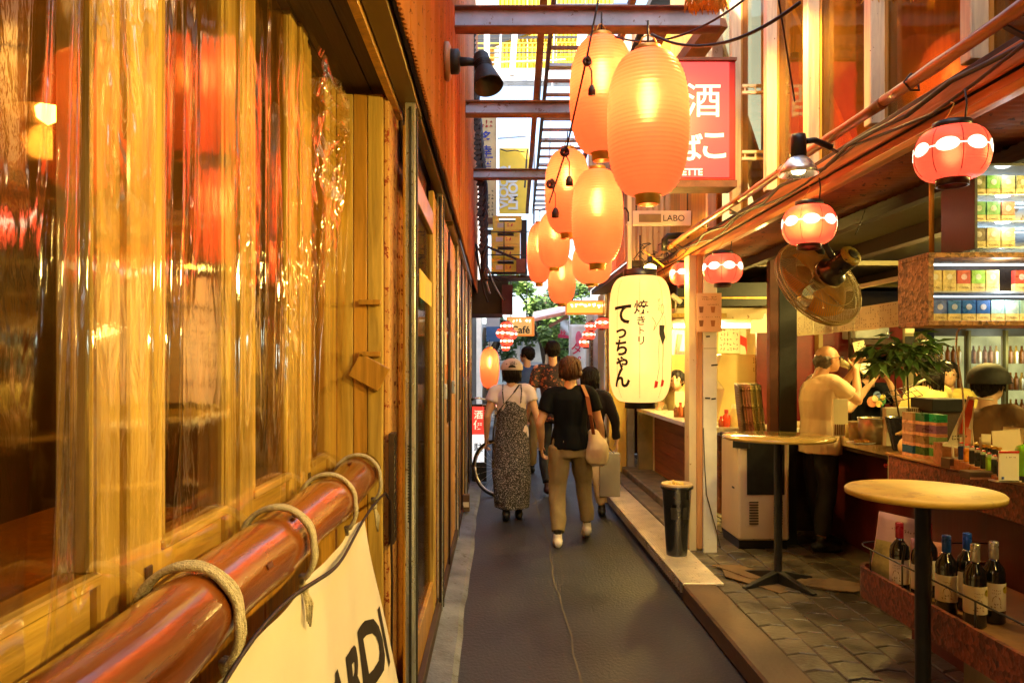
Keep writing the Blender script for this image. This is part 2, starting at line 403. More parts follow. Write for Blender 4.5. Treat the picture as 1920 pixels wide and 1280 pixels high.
# inner room
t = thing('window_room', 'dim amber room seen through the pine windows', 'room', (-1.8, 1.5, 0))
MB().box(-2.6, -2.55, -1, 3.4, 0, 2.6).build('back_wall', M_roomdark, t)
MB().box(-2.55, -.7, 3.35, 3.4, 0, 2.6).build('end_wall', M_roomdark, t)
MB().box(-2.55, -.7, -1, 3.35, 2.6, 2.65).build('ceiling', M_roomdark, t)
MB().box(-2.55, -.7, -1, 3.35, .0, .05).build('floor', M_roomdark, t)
MB().box(-1.9, -1.3, 0.2, 3.2, .9, .94).build('bar_top', M_stain, t, bevel=.005)
MB().box(-1.8, -1.4, 0.3, 3.1, .06, .9).build('bar_front', M_stain_dark, t)
# things in that room
g = thing('bar_stool', 'dark stool standing at the amber bar inside the pine windows', 'stool', (-1.15, 1.9, .05), 'stools inside the window room')
MB().lathe([(.001, .62), (.15, .62), (.16, .65), (.15, .68), (.001, .68)], (-1.15, 1.9, .05), 20).build('seat', M_black, g)
for k in range(4):
    a = k * PI / 2 + .4; MB().tube([(-1.15 + .1 * math.cos(a), 1.9 + .1 * math.sin(a), .66), (-1.15 + .19 * math.cos(a), 1.9 + .19 * math.sin(a), .05)], .012).build('leg', M_dark, g)
for i, y in enumerate((1.2, 2.75)):
    tag(dup(g, (-1.2, y, .05)), ['dark stool nearer the camera inside the pine windows', 'dark stool furthest inside the pine windows'][i])
M_bulbwarm = glow('warm_bulb', (1, .5, .12), 30)
for i, (x, y, z) in enumerate(((-1.35, 2.25, 2.3), (-1.5, 3.1, 2.15))):
    g = thing('room_lamp', ['amber pendant lamp glowing behind the left window pane', 'amber pendant lamp glowing deeper in the window room'][i], 'lamp', (x, y, z), 'lamps inside the window room')
    MB().lathe([(.02, .12), (.03, .1), (.12, .0), (.115, 0), (.025, .09)], (x, y, z), 20).build('lamp_shade', M_dark, g)
    MB().lathe([(.001, .0), (.03, .02), (.035, .05), (.001, .08)], (x, y, z - .03), 12).build('bulb', M_bulbwarm, g)
    MB().tube([(x, y, z + .12), (x, y, 2.6)], .004, 5).build('cord', M_cable, g)
    lamp('lamp_light', (x, y, z - .08), 6, (1, .42, .08), .05, parent=g)

# ------------------------------------------------------------------ clear plastic sheet
rg = random.Random(12)
PLEAT = [(.55 + rg.random() * 2.35, rg.uniform(.008, .022), rg.choice((1, 1, -1)) * rg.uniform(.004, .010), rg.uniform(1.0, 1.75), rg.uniform(2.2, 2.9), rg.uniform(-.02, .09)) for k in range(24)]
CRINK = [(2.35, 1.95, .22, .2, .015), (2.62, 2.25, .16, .28, .024), (1.15, 2.1, .06, .25, .010), (1.75, 1.95, .08, .2, .012), (2.1, 1.7, .10, .12, .010)]
def vin(u, v):
    y = .3 + u * 2.62; z = 1.08 + v * 1.5
    tw = (y - .3) / 2.6
    lean = .05 * (z - 1.1)
    ph = y + lean * (1 - .6 * tw)
    x = -.575
    x += .010 * noise.noise(Vector((ph * 3.0, z * .35, 5)))
    for (pc, wd, am, z0, z1, sl) in PLEAT:
        q = (y - pc - sl * (z - 1.8)) / wd
        if abs(q) < 3.2:
            x += am * math.exp(-q * q) * min(1, max(0, (z - z0) / .25)) * min(1, max(0, (z1 - z) / .25))
    for (cy, cz, ry_, rz_, am) in CRINK:
        e = ((y - cy) / ry_) ** 2 + ((z - cz) / rz_) ** 2
        if e < 4:
            x += am * math.exp(-e) * (abs(noise.noise(Vector((y * 22 + z * 4, z * 9, 2)))) - .2 + .25 * noise.noise(Vector((y * 50, z * 22, 4))))
    # gathered towards the top corner
    c = math.exp(-((y - 2.75) ** 2 + (z - 2.35) ** 2) * 5)
    ang = math.atan2(z - 2.5, y - 2.9)
    x += c * .016 * math.sin(ang * 26 + noise.noise(Vector((y * 5, z * 5, 1))) * 3)
    if v < .08: x -= (.08 - v) * .2
    return (x, y, z)
g = MB(); g.grid(vin, 420, 150)
tag(g.build('plastic_sheet', M_vinyl), 'crinkled clear plastic sheet hung over the pine window front', 'plastic sheet')

# ------------------------------------------------------------------ eave over the windows
t = thing('eave_beam', 'dark timber eave with bronze bar above the plastic sheet', 'eave', (-.45, 1.5, 2.6))
MB().box(-.39, -.315, -1.5, 3.17, 2.6, 2.66).build('bronze_bar', M_brass, t, bevel=.003)
MB().box(-.425, -.395, -1.5, 3.17, 2.585, 2.7).build('edge_strip', M_stain, t, bevel=.002)
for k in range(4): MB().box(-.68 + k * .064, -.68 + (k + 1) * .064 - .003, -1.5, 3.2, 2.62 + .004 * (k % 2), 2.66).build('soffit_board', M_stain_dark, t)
MB().box(-.375, -.32, 3.2, 5.5, 2.6, 2.66).build('bronze_bar', M_brass, t, bevel=.003)
MB().box(-.375, -.32, 5.55, 9.9, 2.58, 2.64).build('bronze_bar', M_brass, t, bevel=.003)

# corrugated sheets with a toothed lower edge
t = thing('sheet_facade', 'orange red corrugated sheet facade above the left eave', 'facade', (-.28, 4, 2.6))
y = -1.6; k = 0
while y < 10.6:
    L = .82; pts = []; pitch = .032; n = int(L / pitch) * 4
    x0 = -.283 + (k % 2) * .004
    mb = MB()
    def fs(u, v, y=y, x0=x0, L=L): yy = y + u * L; return (x0 + .0075 * math.sin(2 * PI * yy / .032), yy, 2.6 + .01 * ((k * 7) % 3) / 3 + v * 3.9)
    mb.grid(fs, n, 1)
    mb.build('corrugated_sheet', M_rustsheet, t, solid=.004)
    y += L - .02; k += 1
MB().box(-.31, -.295, -1.6, 10.6, 2.63, 2.7).build('back_strip', M_stain_dark, t)
MB().box(-1.2, -.32, -5, 16, 6.4, 6.5).build('roof', M_dark, t)
MB().box(-1.0, -.94, 3.46, 16, .0, 2.655).build('sun_block_wall', M_roomdark, t)  # added behind the fronts to keep sun out of the alley
MB().box(-1.0, -.94, -5, 16, 2.66, 6.4).build('sun_block_wall', M_roomdark, t)  # lowered and lengthened to close gaps where sun came through

# ------------------------------------------------------------------ fronts further along the left
t = thing('alley_shopfront', 'row of stained doors and steel posts along the left side of the alley', 'shopfront', (-.4, 6, 0))
def slab(x0, x1, y0, y1, z0, z1, name, m, bevel=.003, par=t): return MB().box(x0, x1, y0, y1, z0, z1).build(name, m, par, bevel=bevel)
slab(-.44, -.42, 2.935, 3.5, .05, 2.6, 'speckled_board', M_stain_speck)
def spost(y, x=-.345, w=.045, d=.05):
    g = MB(); g.box(x - w / 2, x + w / 2, y - d / 2, y + d / 2, .04, 2.6)
    o = g.build('steel_post', M_steel, t, bevel=.004)
    g = MB(); g.box(x + w / 2 + .0005, x + w / 2 + .006, y - d * .18, y + d * .18, .06, 2.58); g.box(x - w * .1, x + w * .14, y - d / 2 - .005, y - d / 2 - .0005, .06, 2.58)
    g.build('post_channel', M_dark, o); return o
o = spost(3.02, -.344, .043, .06)
g = MB()
for k in range(26): g.box(-.353, -.339, 2.983, 2.9845, .92 + k * .012, .926 + k * .012)
tag(g.build('shelf_slot', M_black, o), kind='stuff')
for y in (4.6, 6.5, 8.3, 9.9): spost(y, -.345, .04, .05)
# glass door 3.1 - 4.5
slab(-.39, -.36, 3.12, 3.2, .08, 2.55, 'door_stile', M_stain); slab(-.39, -.36, 4.3, 4.42, .08, 2.55, 'door_stile', M_pine)
slab(-.39, -.36, 3.2, 4.3, 2.3, 2.42, 'door_rail', M_stain); slab(-.385, -.38, 3.2, 4.3, .3, 2.3, 'door_glass', M_window, 0)
slab(-.39, -.36, 3.2, 4.3, .08, .3, 'door_rail', M_stain); slab(-.41, -.40, 3.2, 4.3, 2.42, 2.6, 'transom', M_stain_dark)
slab(-.7, -.66, 3.2, 4.5, .05, 2.5, 'inner_partition', M_stain)
slab(-.37, -.365, 4.43, 4.57, .06, 2.55, 'board', M_stain_speck)
# panels 4.6 - 6.5
for y0, y1, m in ((4.64, 4.95, M_stain_speck), (4.95, 5.3, M_stain), (5.3, 5.38, M_pine), (5.98, 6.08, M_stain), (6.08, 6.46, M_stain_speck)):
    slab(-.38, -.355, y0, y1 - .003, .06, 2.55, 'board', m)
slab(-.385, -.37, 5.38, 5.98, 1.1, 2.3, 'door_glass', M_window, 0); slab(-.38, -.355, 5.38, 5.98, .06, 1.1, 'door_panel', M_stain); slab(-.38, -.355, 5.38, 5.98, 2.3, 2.55, 'board', M_stain)
slab(-.7, -.66, 4.9, 6.3, .05, 2.5, 'inner_partition', M_stain)
y = 6.53
mats_ = [M_stain, M_stain_speck, M_stain_dark, M_stain, M_pine, M_stain_dark]
i = 0
while y < 9.85:
    wd = (.3, .42, .24, .36)[i % 4]; slab(-.38 + .006 * (i % 2), -.35 + .004 * (i % 2), y, y + wd - .004, .06, 2.6, 'board', mats_[i % 6]); y += wd; i += 1
slab(-1.2, -.36, 9.95, 10.0, .05, 2.6, 'end_board', M_stain_dark)
# lattice window, conduits and small fittings on the far boards
for k in range(5): slab(-.349, -.335, 6.62 + k * .085, 6.64 + k * .085, 1.2, 2.15, 'lattice_bar', M_stain_dark, 0)
for z in (1.2, 1.5, 1.8, 2.15): slab(-.352, -.33, 6.58, 7.02, z, z + .02, 'lattice_rail', M_pine, 0)
for y, z0, z1 in ((4.5, .1, 2.55), (5.36, .06, 2.5), (7.35, .1, 2.58), (9.1, .1, 2.58)): MB().tube([(-.335, y, z0), (-.333, y + .01, (z0 + z1) / 2), (-.337, y, z1)], .008, 8).build('conduit', M_cable, t)
for y in (4.9, 5.9, 7.6, 8.7): MB().box(-.352, -.325, y, y + .07, 1.32, 1.42).build('switch_box', M_grey, t, bevel=.004)
for y, z in ((5.1, 1.55), (6.25, 1.3), (7.2, 1.7)): MB().box(-.352, -.347, y, y + .16, z, z + .22).build('small_notice', M_paper, t)
slab(-.36, -.33, 3.12, 9.9, .05, .12, 'threshold', M_stain_dark)
# yellow notice in the door
g = tag(MB().box(-.352, -.349, 3.42, 4.05, 1.86, 1.99).build('yellow_notice', mat('yellow_card', (.75, .5, .02), .6), bevel=0), 'blank yellow notice across the top of the glass door', 'notice')
# chalk board
t = thing('menu_board', 'small dark framed chalkboard hung on the speckled board by the steel post', 'board', (-.41, 3.0, 1.2))
MB().box(-.418, -.404, 2.92, 2.985, .86, 1.27).build('board', M_black, t)
g = MB()
for a in ((2.91, 2.92, .85, 1.28), (2.985, 2.992, .85, 1.28), (2.92, 2.985, .85, .86), (2.92, 2.985, 1.27, 1.28)): g.box(-.419, -.398, *a)
g.build('frame', M_stain_dark, t)
g = MB(); scribble(g, plane_fn((-.404, 2.952, 1.06), (0, 1, 0)), .05, .36, 3, 16, 0, 4); tag(g.build('lettering', M_paper, t), kind='stuff')
# vertical red and dark strokes on the speckled board
g = MB(); scribble(g, plane_fn((-.42, 3.2, 1.9), (0, 1, 0), off=.002), .3, 1.1, 4, 14, 0, 8, .14, .6)
tag(g.build('wall_writing', mat('brush_ink', (.2, .02, .01), .7)), 'faint red brush marks on the speckled board behind the steel post', 'writing')

# ------------------------------------------------------------------ log rail, ropes, banner
t = thing('log_rail', 'varnished reddish log rail running along the window front', 'log', (-.5, 1.5, 1.15))
pts = [(-.505 + .006 * math.sin(i * .9), -.2 + i * .1525, 1.136 + .006 * math.sin(i * 1.3 + 1)) for i in range(21)]
g = MB(); g.tube(pts, [.070 + .003 * math.sin(i * 1.7) for i in range(21)], 28)
lg = g.build('log', M_pole, t)
M_scar = mat('scar', (.10, .02, .008), .6)
for (y, a) in ((1.75, 60), (2.25, 75), (1.2, 50), (2.6, 95), (1.45, 20)):
    c = Vector((-.505 + .0705 * math.cos(R(a)), y, 1.136 + .0705 * math.sin(R(a)))); MB().obox(c, (.010, .03, .003), Matrix.Rotation(-R(a) + PI / 2, 3, 'Y')).build('bark_scar', M_scar, t)
for i, (y, lab) in enumerate(((1.22, 'thick rope loop tied over the log nearest the camera'), (1.72, 'rope loop with a hanging knot tied over the log above the middle of the banner'),
                               (2.24, 'rope loop over the log just before the banner corner'), (2.72, 'rope loop at the far end of the log by the corner'))):
    r = thing('rope_tie', lab, 'rope', (-.505, y, 1.15), 'rope loops over the log rail')
    for s in range(3 if i < 2 else 2):
        yy = y + (s - 1) * .011; pr = []
        for k in range(26):
            a = R(190 - k * 9.6); rr = .081 + (.002 if k < 20 else .002 + (k - 20) * .004); pr.append((-.505 + rr * math.cos(a), yy + .0025 * math.sin(k * 1.1 + s) + .01 * (k / 25), 1.138 + rr * math.sin(a)))
        pr.append((-.452, yy + .02, 1.06)); pr.append((-.45, y + .02, 1.035))
        MB().tube(pr, .0062, 8).build('strand', M_rope, r)
    if i in (1, 3):
        MB().lathe([(.001, -.014), (.012, -.006), (.012, .006), (.001, .014)], (-.448, y + .02, 1.03), 10).build('knot', M_rope, r)
        for q in range(3): MB().tube([(-.448, y + .02, 1.03), (-.44 + .004 * q, y + .018 + .008 * q, .99), (-.437, y + .012 + .012 * q, .955 - .01 * q)], [.005, .004, .003], 6).build('loose_end', M_rope, r)
cp = []
for i in range(40):
    y = .2 + i * .068; cp.append((-.43 - .008 * math.sin(y * 6), y, 1.045 + .018 * math.sin(y * 5.2) - .02 * math.sin(y * 2.2) ** 2))
cp += [(-.41, 2.9, 1.02), (-.405, 2.91, .7), (-.41, 2.92, .3)]
g = MB(); g.tube(cp, .0048, 6); tag(g.build('power_cable', M_cable), 'dark cable slung below the log rail down to the floor', 'cable')
def ban(u, v):
    # u along the alley, v downwards
    y = .2 + u * 2.40; z = 1.035 - .015 * math.sin(u * PI * 4.4) ** 2 - v * .95
    e = u ** 6
    x = -.455 + .02 * math.sin(u * 21) * v + .012 * math.sin(u * 47 + v * 3) * v ** .5 + .05 * v + .010 * noise.noise(Vector((u * 12, v * 2.2, 1)))
    y += v * (.12 * u + .0) + .05 * v * e
    x += .10 * v * e
    if u > .93: y -= (u - .93) * .5 * math.exp(-((v - .12) * 6) ** 2)
    return Vector((x, y, z))
t = thing('cloth_banner', 'cream cloth banner with black letters hung under the log rail', 'banner', (-.45, 1.4, .6))
g = MB(); g.grid(ban, 150, 50); g.build('cloth', M_canvas, t)
def banw(x, y):     # x along reading direction, y up; centre of the word
    u = .735 + x / 2.40; v = .44 - y / .95
    p = ban(u, v); d = .002
    a = ban(u + .002, v) - ban(u - .002, v); b = ban(u, v + .002) - ban(u, v - .002); n = a.cross(b).normalized()
    if n.x < 0: n = -n
    return p + n * .002
vs, fs = text2d('BACARDI', .46, .04, 2)
wdt = max(v.x for v in vs) - min(v.x for v in vs)
g = MB(); g.add([banw(v.x * 1.16 / wdt, v.y * .60) for v in vs], fs); g.build('lettering', M_ink, t)

# ------------------------------------------------------------------ wall spotlight on the sheet
b = Vector((-.272, 4.0, 3.17))
t = thing('wall_spotlight', 'dark cone spotlight on a jointed arm fixed to the orange sheet', 'spotlight', tuple(b))
ry = Matrix.Rotation(R(90), 3, 'Y')
MB().lathe([(.001, 0), (.1, 0), (.1, .02), (.085, .03), (.001, .03)], b, 28, rot=ry, sy=1).build('wall_plate', mat('plate_tan', (.5, .25, .1), .5), t)
MB().lathe([(.001, .03), (.065, .03), (.065, .07), (.05, .08), (.001, .08)], b, 24, rot=ry).build('rose', M_dark, t)
MB().tube([b + Vector((.07, 0, 0)), b + Vector((.125, 0, 0)), b + Vector((.165, -.005, -.008))], [.026, .022, .018], 12).build('arm', M_dark, t)
hd = Vector((.06, -.1, -.27)).normalized(); top = b + Vector((.19, -.0, .035))
rot = Vector((0, 0, 1)).rotation_difference(hd).to_matrix()
MB().lathe([(.001, 0), (.036, .0), (.042, .01), (.046, .1), (.05, .105), (.078, .2), (.08, .212), (.074, .208), (.046, .12), (.001, .11)], top, 28, rot=rot).build('head', M_dark, t)
g = MB()
for k in range(4): g.lathe([(.0465, .055 + k * .011), (.0485, .058 + k * .011), (.0465, .061 + k * .011)], top, 24, rot=rot)
g.build('cooling_fin', M_black, t)
# ------------------------------------------------------------------ kerb, floor, paving on the right
t = thing('checker_plate_step', 'metal checker plate step edging the alley below the white pillar', 'step', (1.35, 8, 0))
M_plate = mat('checker_plate', (.72, .64, .52), .34, .45, .3, 3, bump=.2, bscale=90, speck=(30, .62, (.2, .1, .05)))
MB().box(1.222, 1.49, 4.88, 8.4, .105, .121).build('plate', M_plate, t, bevel=.003)
MB().box(1.222, 1.49, 8.404, 12.0, .105, .121).build('plate', M_plate, t, bevel=.003)
MB().box(1.235, 1.49, 4.9, 12, .0, .104).build('riser', M_black, t)
g = MB()
for i in range(14):
    for j in range(150):
        x = 1.232 + i * .0185; y = 4.9 + j * .03 + (.015 if i % 2 else 0)
        if y > 9: continue
        s = 1 if (i + j) % 2 else -1
        g.add([(x - .006, y - .004 * s, .1212), (x + .006, y + .004 * s, .1212), (x, y, .1235)], [(0, 1, 2)]); g.add([(x - .006, y + .004 * s, .1212), (x + .006, y - .004 * s, .1212), (x, y, .1235)], [(0, 1, 2)])
tag(g.build('plate_tread', M_plate, t), kind='stuff')
g = MB()
for j in range(118): g.box(1.219, 1.2345, 4.93 + j * .06, 4.955 + j * .06, .045, .1)
tag(g.build('riser_tooth', M_plate, t), kind='stuff')
g = MB(); g.box(1.22, 1.44, -4, 4.87, 0, .118); kerb = tag(g.build('kerb', M_conc2, bevel=.012), kind='structure')
g = MB(); g.box(1.44, 7, -4, 4.88, -.01, .095); g.box(1.495, 7, 4.88, 12, -.01, .095); g.box(1.235, 1.49, 12, 18, -.01, .1)
fl = tag(g.build('shop_floor', mat('sand_joint', (.07, .05, .03), .9, 0, .4, 8)), kind='structure')
M_paver = mat('paving', (.085, .07, .05), .42, 0, .6, 5, bump=.6, bscale=40, rnd=.25, rvar=.25)
rg = random.Random(3); n = 0
for i in range(7):
    x = 1.53 + i * .165
    y = 2.0 + (i % 2) * .1
    while y < 7.4 and n < 290:
        L = .2; w_ = .155
        if not (y < 2.6 and i < 0):
            dz = rg.uniform(-.004, .004); a = .03
            cx = x + rg.uniform(-.004, .004); cy = y + rg.uniform(-.004, .004)
            pts = [(cx - w_ / 2 + .0, cy - L / 2 + .004), (cx, cy - L / 2 + a), (cx + w_ / 2, cy - L / 2 + .004), (cx + w_ / 2, cy + L / 2 - .006), (cx, cy + L / 2 + a - .012), (cx - w_ / 2, cy + L / 2 - .006)]
            if x > 1.45: MB().prism(pts, lambda px, py, tt: (px, py, tt), .09, .1 + dz + .003).build('paving_stone', M_paver, fl, bevel=.004); n += 1
        y += L + .003
# raised inner step and yellow stall end wall further along
t = thing('stall_step', 'worn concrete step between the plate and the plank counter', 'step', (1.7, 9, .1))
MB().box(1.5, 1.66, 6.2, 11.0, .096, .135).build('edge_slab', mat('step_slab', (.16, .12, .06), .7, 0, .5, 6, bump=.4), t, bevel=.01)
MB().box(1.67, 2.02, 7.2, 11.0, .096, .2).build('slab', mat('step_slab2', (.2, .16, .08), .7, 0, .5, 6, bump=.4), t, bevel=.01)

# ------------------------------------------------------------------ right upper building
WX = 1.70
t = thing('upper_window_front', 'upper storey of tall timber mullions and panes above the lantern row', 'window front', (WX, 4, 2.6))
M_mull = wood('mullion', (.84, .64, .42), GV, .5, .3, speck=(30, .68, (.25, .08, .03)))
M_curt = mat('amber_blind', (.42, .19, .05), .6, 0, .65, 1.2, (1, 1.4, .8), .1, dist=1.5, col2=(.7, .36, .12), rnd=0)
ys_ = [1.3, 1.98, 2.65, 3.35, 4.02, 4.62, 5.3, 5.9]
for y in ys_:
    MB().box(WX - .035, WX + .03, y - .032, y + .032, 2.62, 5.4).build('mullion', M_mull, t, bevel=.004)
    MB().box(WX + .03, WX + .07, y - .055, y + .055, 2.62, 5.4).build('mullion_backing', M_stain, t)
for a, b in zip(ys_, ys_[1:]):
    MB().box(WX + .032, WX + .036, a + .055, b - .055, 2.62, 5.4).build('pane', M_window, t)
MB().box(WX + .5, WX + .55, 0, 6.2, 2.6, 5.4).build('amber_blind', M_curt, t)
for k in range(5):
    MB().bar((WX + .42, .6 + k * 1.3, 2.7), (WX + .42, 2.2 + k * 1.3, 4.9), .03, .28).build('inner_brace', M_stain, t)
MB().box(WX + .036, WX + .5, 0, 6.2, 2.52, 2.6).build('floor_plate', M_stain_dark, t)
MB().box(WX - .05, WX + .6, -4, 12.5, 5.4, 5.5).build('roof', M_dark, t)
MB().box(WX - .03, WX + .03, -4, 1.26, 2.6, 5.4).build('board_wall', M_stain, t)
MB().box(WX - .02, WX + .05, 5.93, 7.2, 2.6, 5.4).build('board_wall', M_stain, t)
for (z, y0, y1) in ((3.42, 5.02, 5.02), (3.0, 5.02, 5.02)):
    pass
# cross rails that carry the red sign
t2 = thing('sign_rail', 'pale lattice rails between the red sign and the timber mullion', 'rail', (1.7, 4.9, 3.2))
for z in (3.36, 2.92):
    for dz in (0, .045): MB().bar((1.64, 4.98, z + dz), (1.98, 4.98, z + dz), .02, .018).build('rail', M_offwhite, t2)
    for k in range(5): MB().bar((1.66 + k * .07, 4.98, z), (1.66 + k * .07, 4.98, z + .045), .008).build('lattice_strip', M_offwhite, t2)
MB().bar((1.985, 4.98, 2.6), (1.985, 4.98, 3.62), .05, .05).build('upright', M_offwhite, t2)

# eave of the right stall
t = thing('stall_eave', 'long orange boarded eave carrying the small red lanterns', 'eave', (1.6, 4, 2.4))
M_eave = wood('eave_board', (.50, .15, .035), GH, .45, .35, coat=.15)
MB().box(1.60, 1.66, -3, 7.9, 2.40, 2.455).build('fascia', M_eave, t, bevel=.004)
MB().box(1.585, 1.60, -3, 7.9, 2.385, 2.415).build('bead', wood('eave_bead', (.6, .3, .08), GH), t, bevel=.003)
MB().box(1.58, 1.598, -3, 7.9, 2.46, 2.53).build('gutter_board', M_eave, t, bevel=.004)
MB().box(1.598, 1.69, -3, 7.9, 2.535, 2.56).build('top_board', M_stain_dark, t, bevel=.003)
MB().box(1.665, 1.67, -3, 7.9, 2.44, 2.6).build('back_board', M_stain_dark, t)
def sof(u, v):
    x = 1.66 + u * .46; y = -3 + v * 10.9; return (x, y, 2.43 + .006 * math.sin(2 * PI * y / .05))
k = 0
for s0 in range(11):
    g = MB(); g.grid(lambda u, v, s0=s0: (1.66 + u * (.46 + .03 * ((s0 * 5) % 3 - 1)), -3 + s0 + v * .995, 2.43 + .003 * (s0 % 2) + .006 * math.sin(2 * PI * (v * 20))), 1, 80)
    g.build('soffit_sheet', mat('soffit_rust', (.28, .09, .03), .6, 0, .5, 4, speck=(16, .58, (.08, .03, .015))) if s0 == 0 else bpy.data.materials['soffit_rust'], t, solid=.003)
# bamboo pole above the eave with ties
t = thing('bamboo_pole', 'orange bamboo pole tied along the top of the right eave', 'pole', (1.5, 4, 2.55))
M_bamboo = mat('bamboo', (.36, .14, .045), .35, 0, .4, 6, (1, .2, 1), .1, coat=.3, speck=(25, .64, (.2, .04, .01)))
for s0 in range(4):
    a = 1.2 + s0 * 1.7; pts = []; rs = []
    for i in range(16):
        yy = a + i * .113; pts.append((1.5 + .004 * math.sin(yy * 3), yy, 2.57 - .005 * (s0 % 2))); rs.append(.021 if i % 4 else .024)
    MB().tube(pts, rs, 12).build('bamboo', M_bamboo, t)
for y in (1.8, 2.7, 3.93, 5.4, 6.5):
    MB().tube([(1.5, y, 2.6), (1.53, y + .01, 2.58), (1.53, y, 2.54), (1.5, y, 2.54), (1.475, y, 2.57), (1.5, y, 2.6)], .004, 6).build('wire_tie', M_cable, t)
for y in (2.2, 3.4, 4.8, 6.2): MB().bar((1.5, y, 2.545), (1.6, y, 2.49), .02, .006).build('bracket', M_dark, t)

# cables along the eave and over the alley
def cable(pts, r, label, name='cable'):
    g = MB(); g.tube(pts, r, 6); return tag(g.build(name, M_cable), label, 'cable')
pts = [(1.55 + .012 * math.sin(i * 1.3), .8 + i * .25, 2.50 + .02 * math.sin(i * 2.1)) for i in range(27)]
cable(pts, .009, 'dark cable running along the right eave above the fascia')
pts = [(1.56 + .01 * math.sin(i * 1.9 + 1), .8 + i * .27, 2.475 + .025 * math.sin(i * 1.3 + 2)) for i in range(25)]
cable(pts, .006, 'thinner black cable looping below the one along the right eave')
cable(sag(P(1222, 65, 3.6), P(1500, 5, 2.7), .10, 20), .007, 'thick black cable drooping from the big front lantern in front of the red sign')
cable(sag(P(1130, 60, 4.6), P(1395, 0, 3.6), .12, 18), .006, 'dark cable sagging between the lantern hooks under the girder')
cable(sag(P(1460, 0, 3.0), P(1490, 190, 3.4), .0, 6), .004, 'thin black wire dropping to the clip lamp')
cable(sag(P(1122, 0, 4.0), P(1100, 110, 4.0), .0, 5) + sag(P(1100, 110, 4.0), P(1062, 280, 4.6), .0, 5) + sag(P(1062, 280, 4.6), P(1030, 380, 5.6), .0, 4), .006, 'slanting black cable crossing left of the big lanterns')
for i, (u, v, D, lab) in enumerate(((1100, 115, 4.0, 'knotted black socket hanging on the slanting cable by the upper lantern'), (1058, 285, 4.6, 'small knotted socket at the hook of the middle left lantern'), (1032, 345, 5.6, 'small knotted socket beside the third lantern row'))):
    p = P(u, v, D); q = thing('cable_socket', lab, 'socket', tuple(p), 'black sockets on the slanting cable')
    s = D / 4 * .9
    for k in range(4):
        a = k * PI / 2; MB().tube([p + Vector(((.012 + .004 * k) * s * math.cos(a + j), .012 * s * math.cos(j * 2 + k), (.014 + .003 * k) * s * math.sin(a + j))) for j in (0, .6, 1.2, 1.8, 2.4, 3.0)], .010 * s, 6).build('knot_loop', M_cable, q)
    MB().tube([p, p + Vector((.03, 0, -.06)) * s, p + Vector((.03, 0, -.14)) * s], .004, 6).build('flex', M_cable, q)
    e = p + Vector((.03, 0, -.14)) * s; MB().lathe([(.001, 0), (.012 * s, -.005), (.022 * s, -.03 * s), (.022 * s, -.06 * s), (.001, -.062 * s)], e, 12).build('socket', M_cable, q)

# ------------------------------------------------------------------ girders over the alley
def girder(y, z, x0, x1, h, label, mm=M_grey):
    q = thing('girder', label, 'girder', ((x0 + x1) / 2, y, z), 'steel girders across the alley')
    MB().box(x0, x1, y, y + .008, z - h / 2, z + h / 2).build('web', mm, q)
    MB().box(x0, x1, y - .05, y + .07, z - h / 2 - .012, z - h / 2 - .001).build('flange', M_rustbeam, q, bevel=.002)
    MB().box(x0, x1, y - .05, y + .07, z + h / 2 + .001, z + h / 2 + .012).build('flange', M_rustbeam, q, bevel=.002)
    g = MB()
    for k in range(6):
        x = x0 + .12 + k * (x1 - x0 - .24) / 5; g.lathe([(.001, -.012), (.012, -.012), (.012, 0)], (x, y, z), 6, rot=Matrix.Rotation(R(90), 3, 'X'))
    g.build('bolt_head', M_rustbeam, q)
girder(5.0, 3.86, -.30, 1.5, .12, 'grey steel girder nearest the camera, high across the alley')
girder(6.75, 3.86, -.30, 1.9, .10, 'grey steel girder behind the spotlight head, second across the alley')
girder(9.0, 3.84, -.30, 1.5, .09, 'thin brown girder furthest along, third across the alley')
# slanting ladder frame above the alley
t = thing('steel_walkway', 'rusty open ladder walkway frame running overhead beside the big lanterns', 'walkway', (.6, 8, 4.1))
def lad(x0, x1, w_, m): MB().bar((x0, 5.1, 4.1), (x1, 12.5, 4.1), w_, .07).build('stringer', m, t)
lad(.33, .52, .05, M_rustbeam); lad(.40, .62, .03, M_dark); lad(.95, 1.2, .04, M_rustbeam)
for k in range(21):
    y = 5.3 + k * .35; x = .41 + (y - 5.1) * .026
    MB().box(x, x + .56, y, y + .09 if k % 3 == 0 else y + .03, 4.085, 4.11).build('rung', M_grey if k % 3 == 0 else M_rustbeam, t)
for k in range(4): MB().bar((.42, 5.5 + k * 1.8, 4.13), (.46, 5.55 + k * 1.8, 4.7), .025).build('upright', M_dark, t)
# white braces and rusty rafters up right
t = thing('rafter_frame', 'rusty rafters and pale posts rising beside the red sign', 'frame', (1.3, 6, 4.4))
for (a, b, w_, m) in ((P(1210, 130, 5.6), P(1250, 40, 5.2), .07, M_rustbeam), (P(1255, 160, 6), P(1345, 40, 5.4), .16, M_rustbeam), (P(1180, 120, 6), P(1210, 40, 5.8), .05, M_dark),
                      (P(1200, 130, 6.2), P(1225, 38, 6.2), .03, M_offwhite), (P(1213, 130, 6.4), P(1236, 38, 6.4), .02, M_offwhite), (P(1345, 360, 5.6), P(1345, 0, 5.6), .07, M_offwhite), (P(1246, 130, 6.6), P(1246, 30, 6.6), .1, M_yellowpaint), (P(1225, 150, 6.6), P(1225, 40, 6.6), .06, M_offwhite)):
    MB().bar(a, b, w_, w_ * .5).build('rafter' if m is not M_offwhite else 'post', m, t)
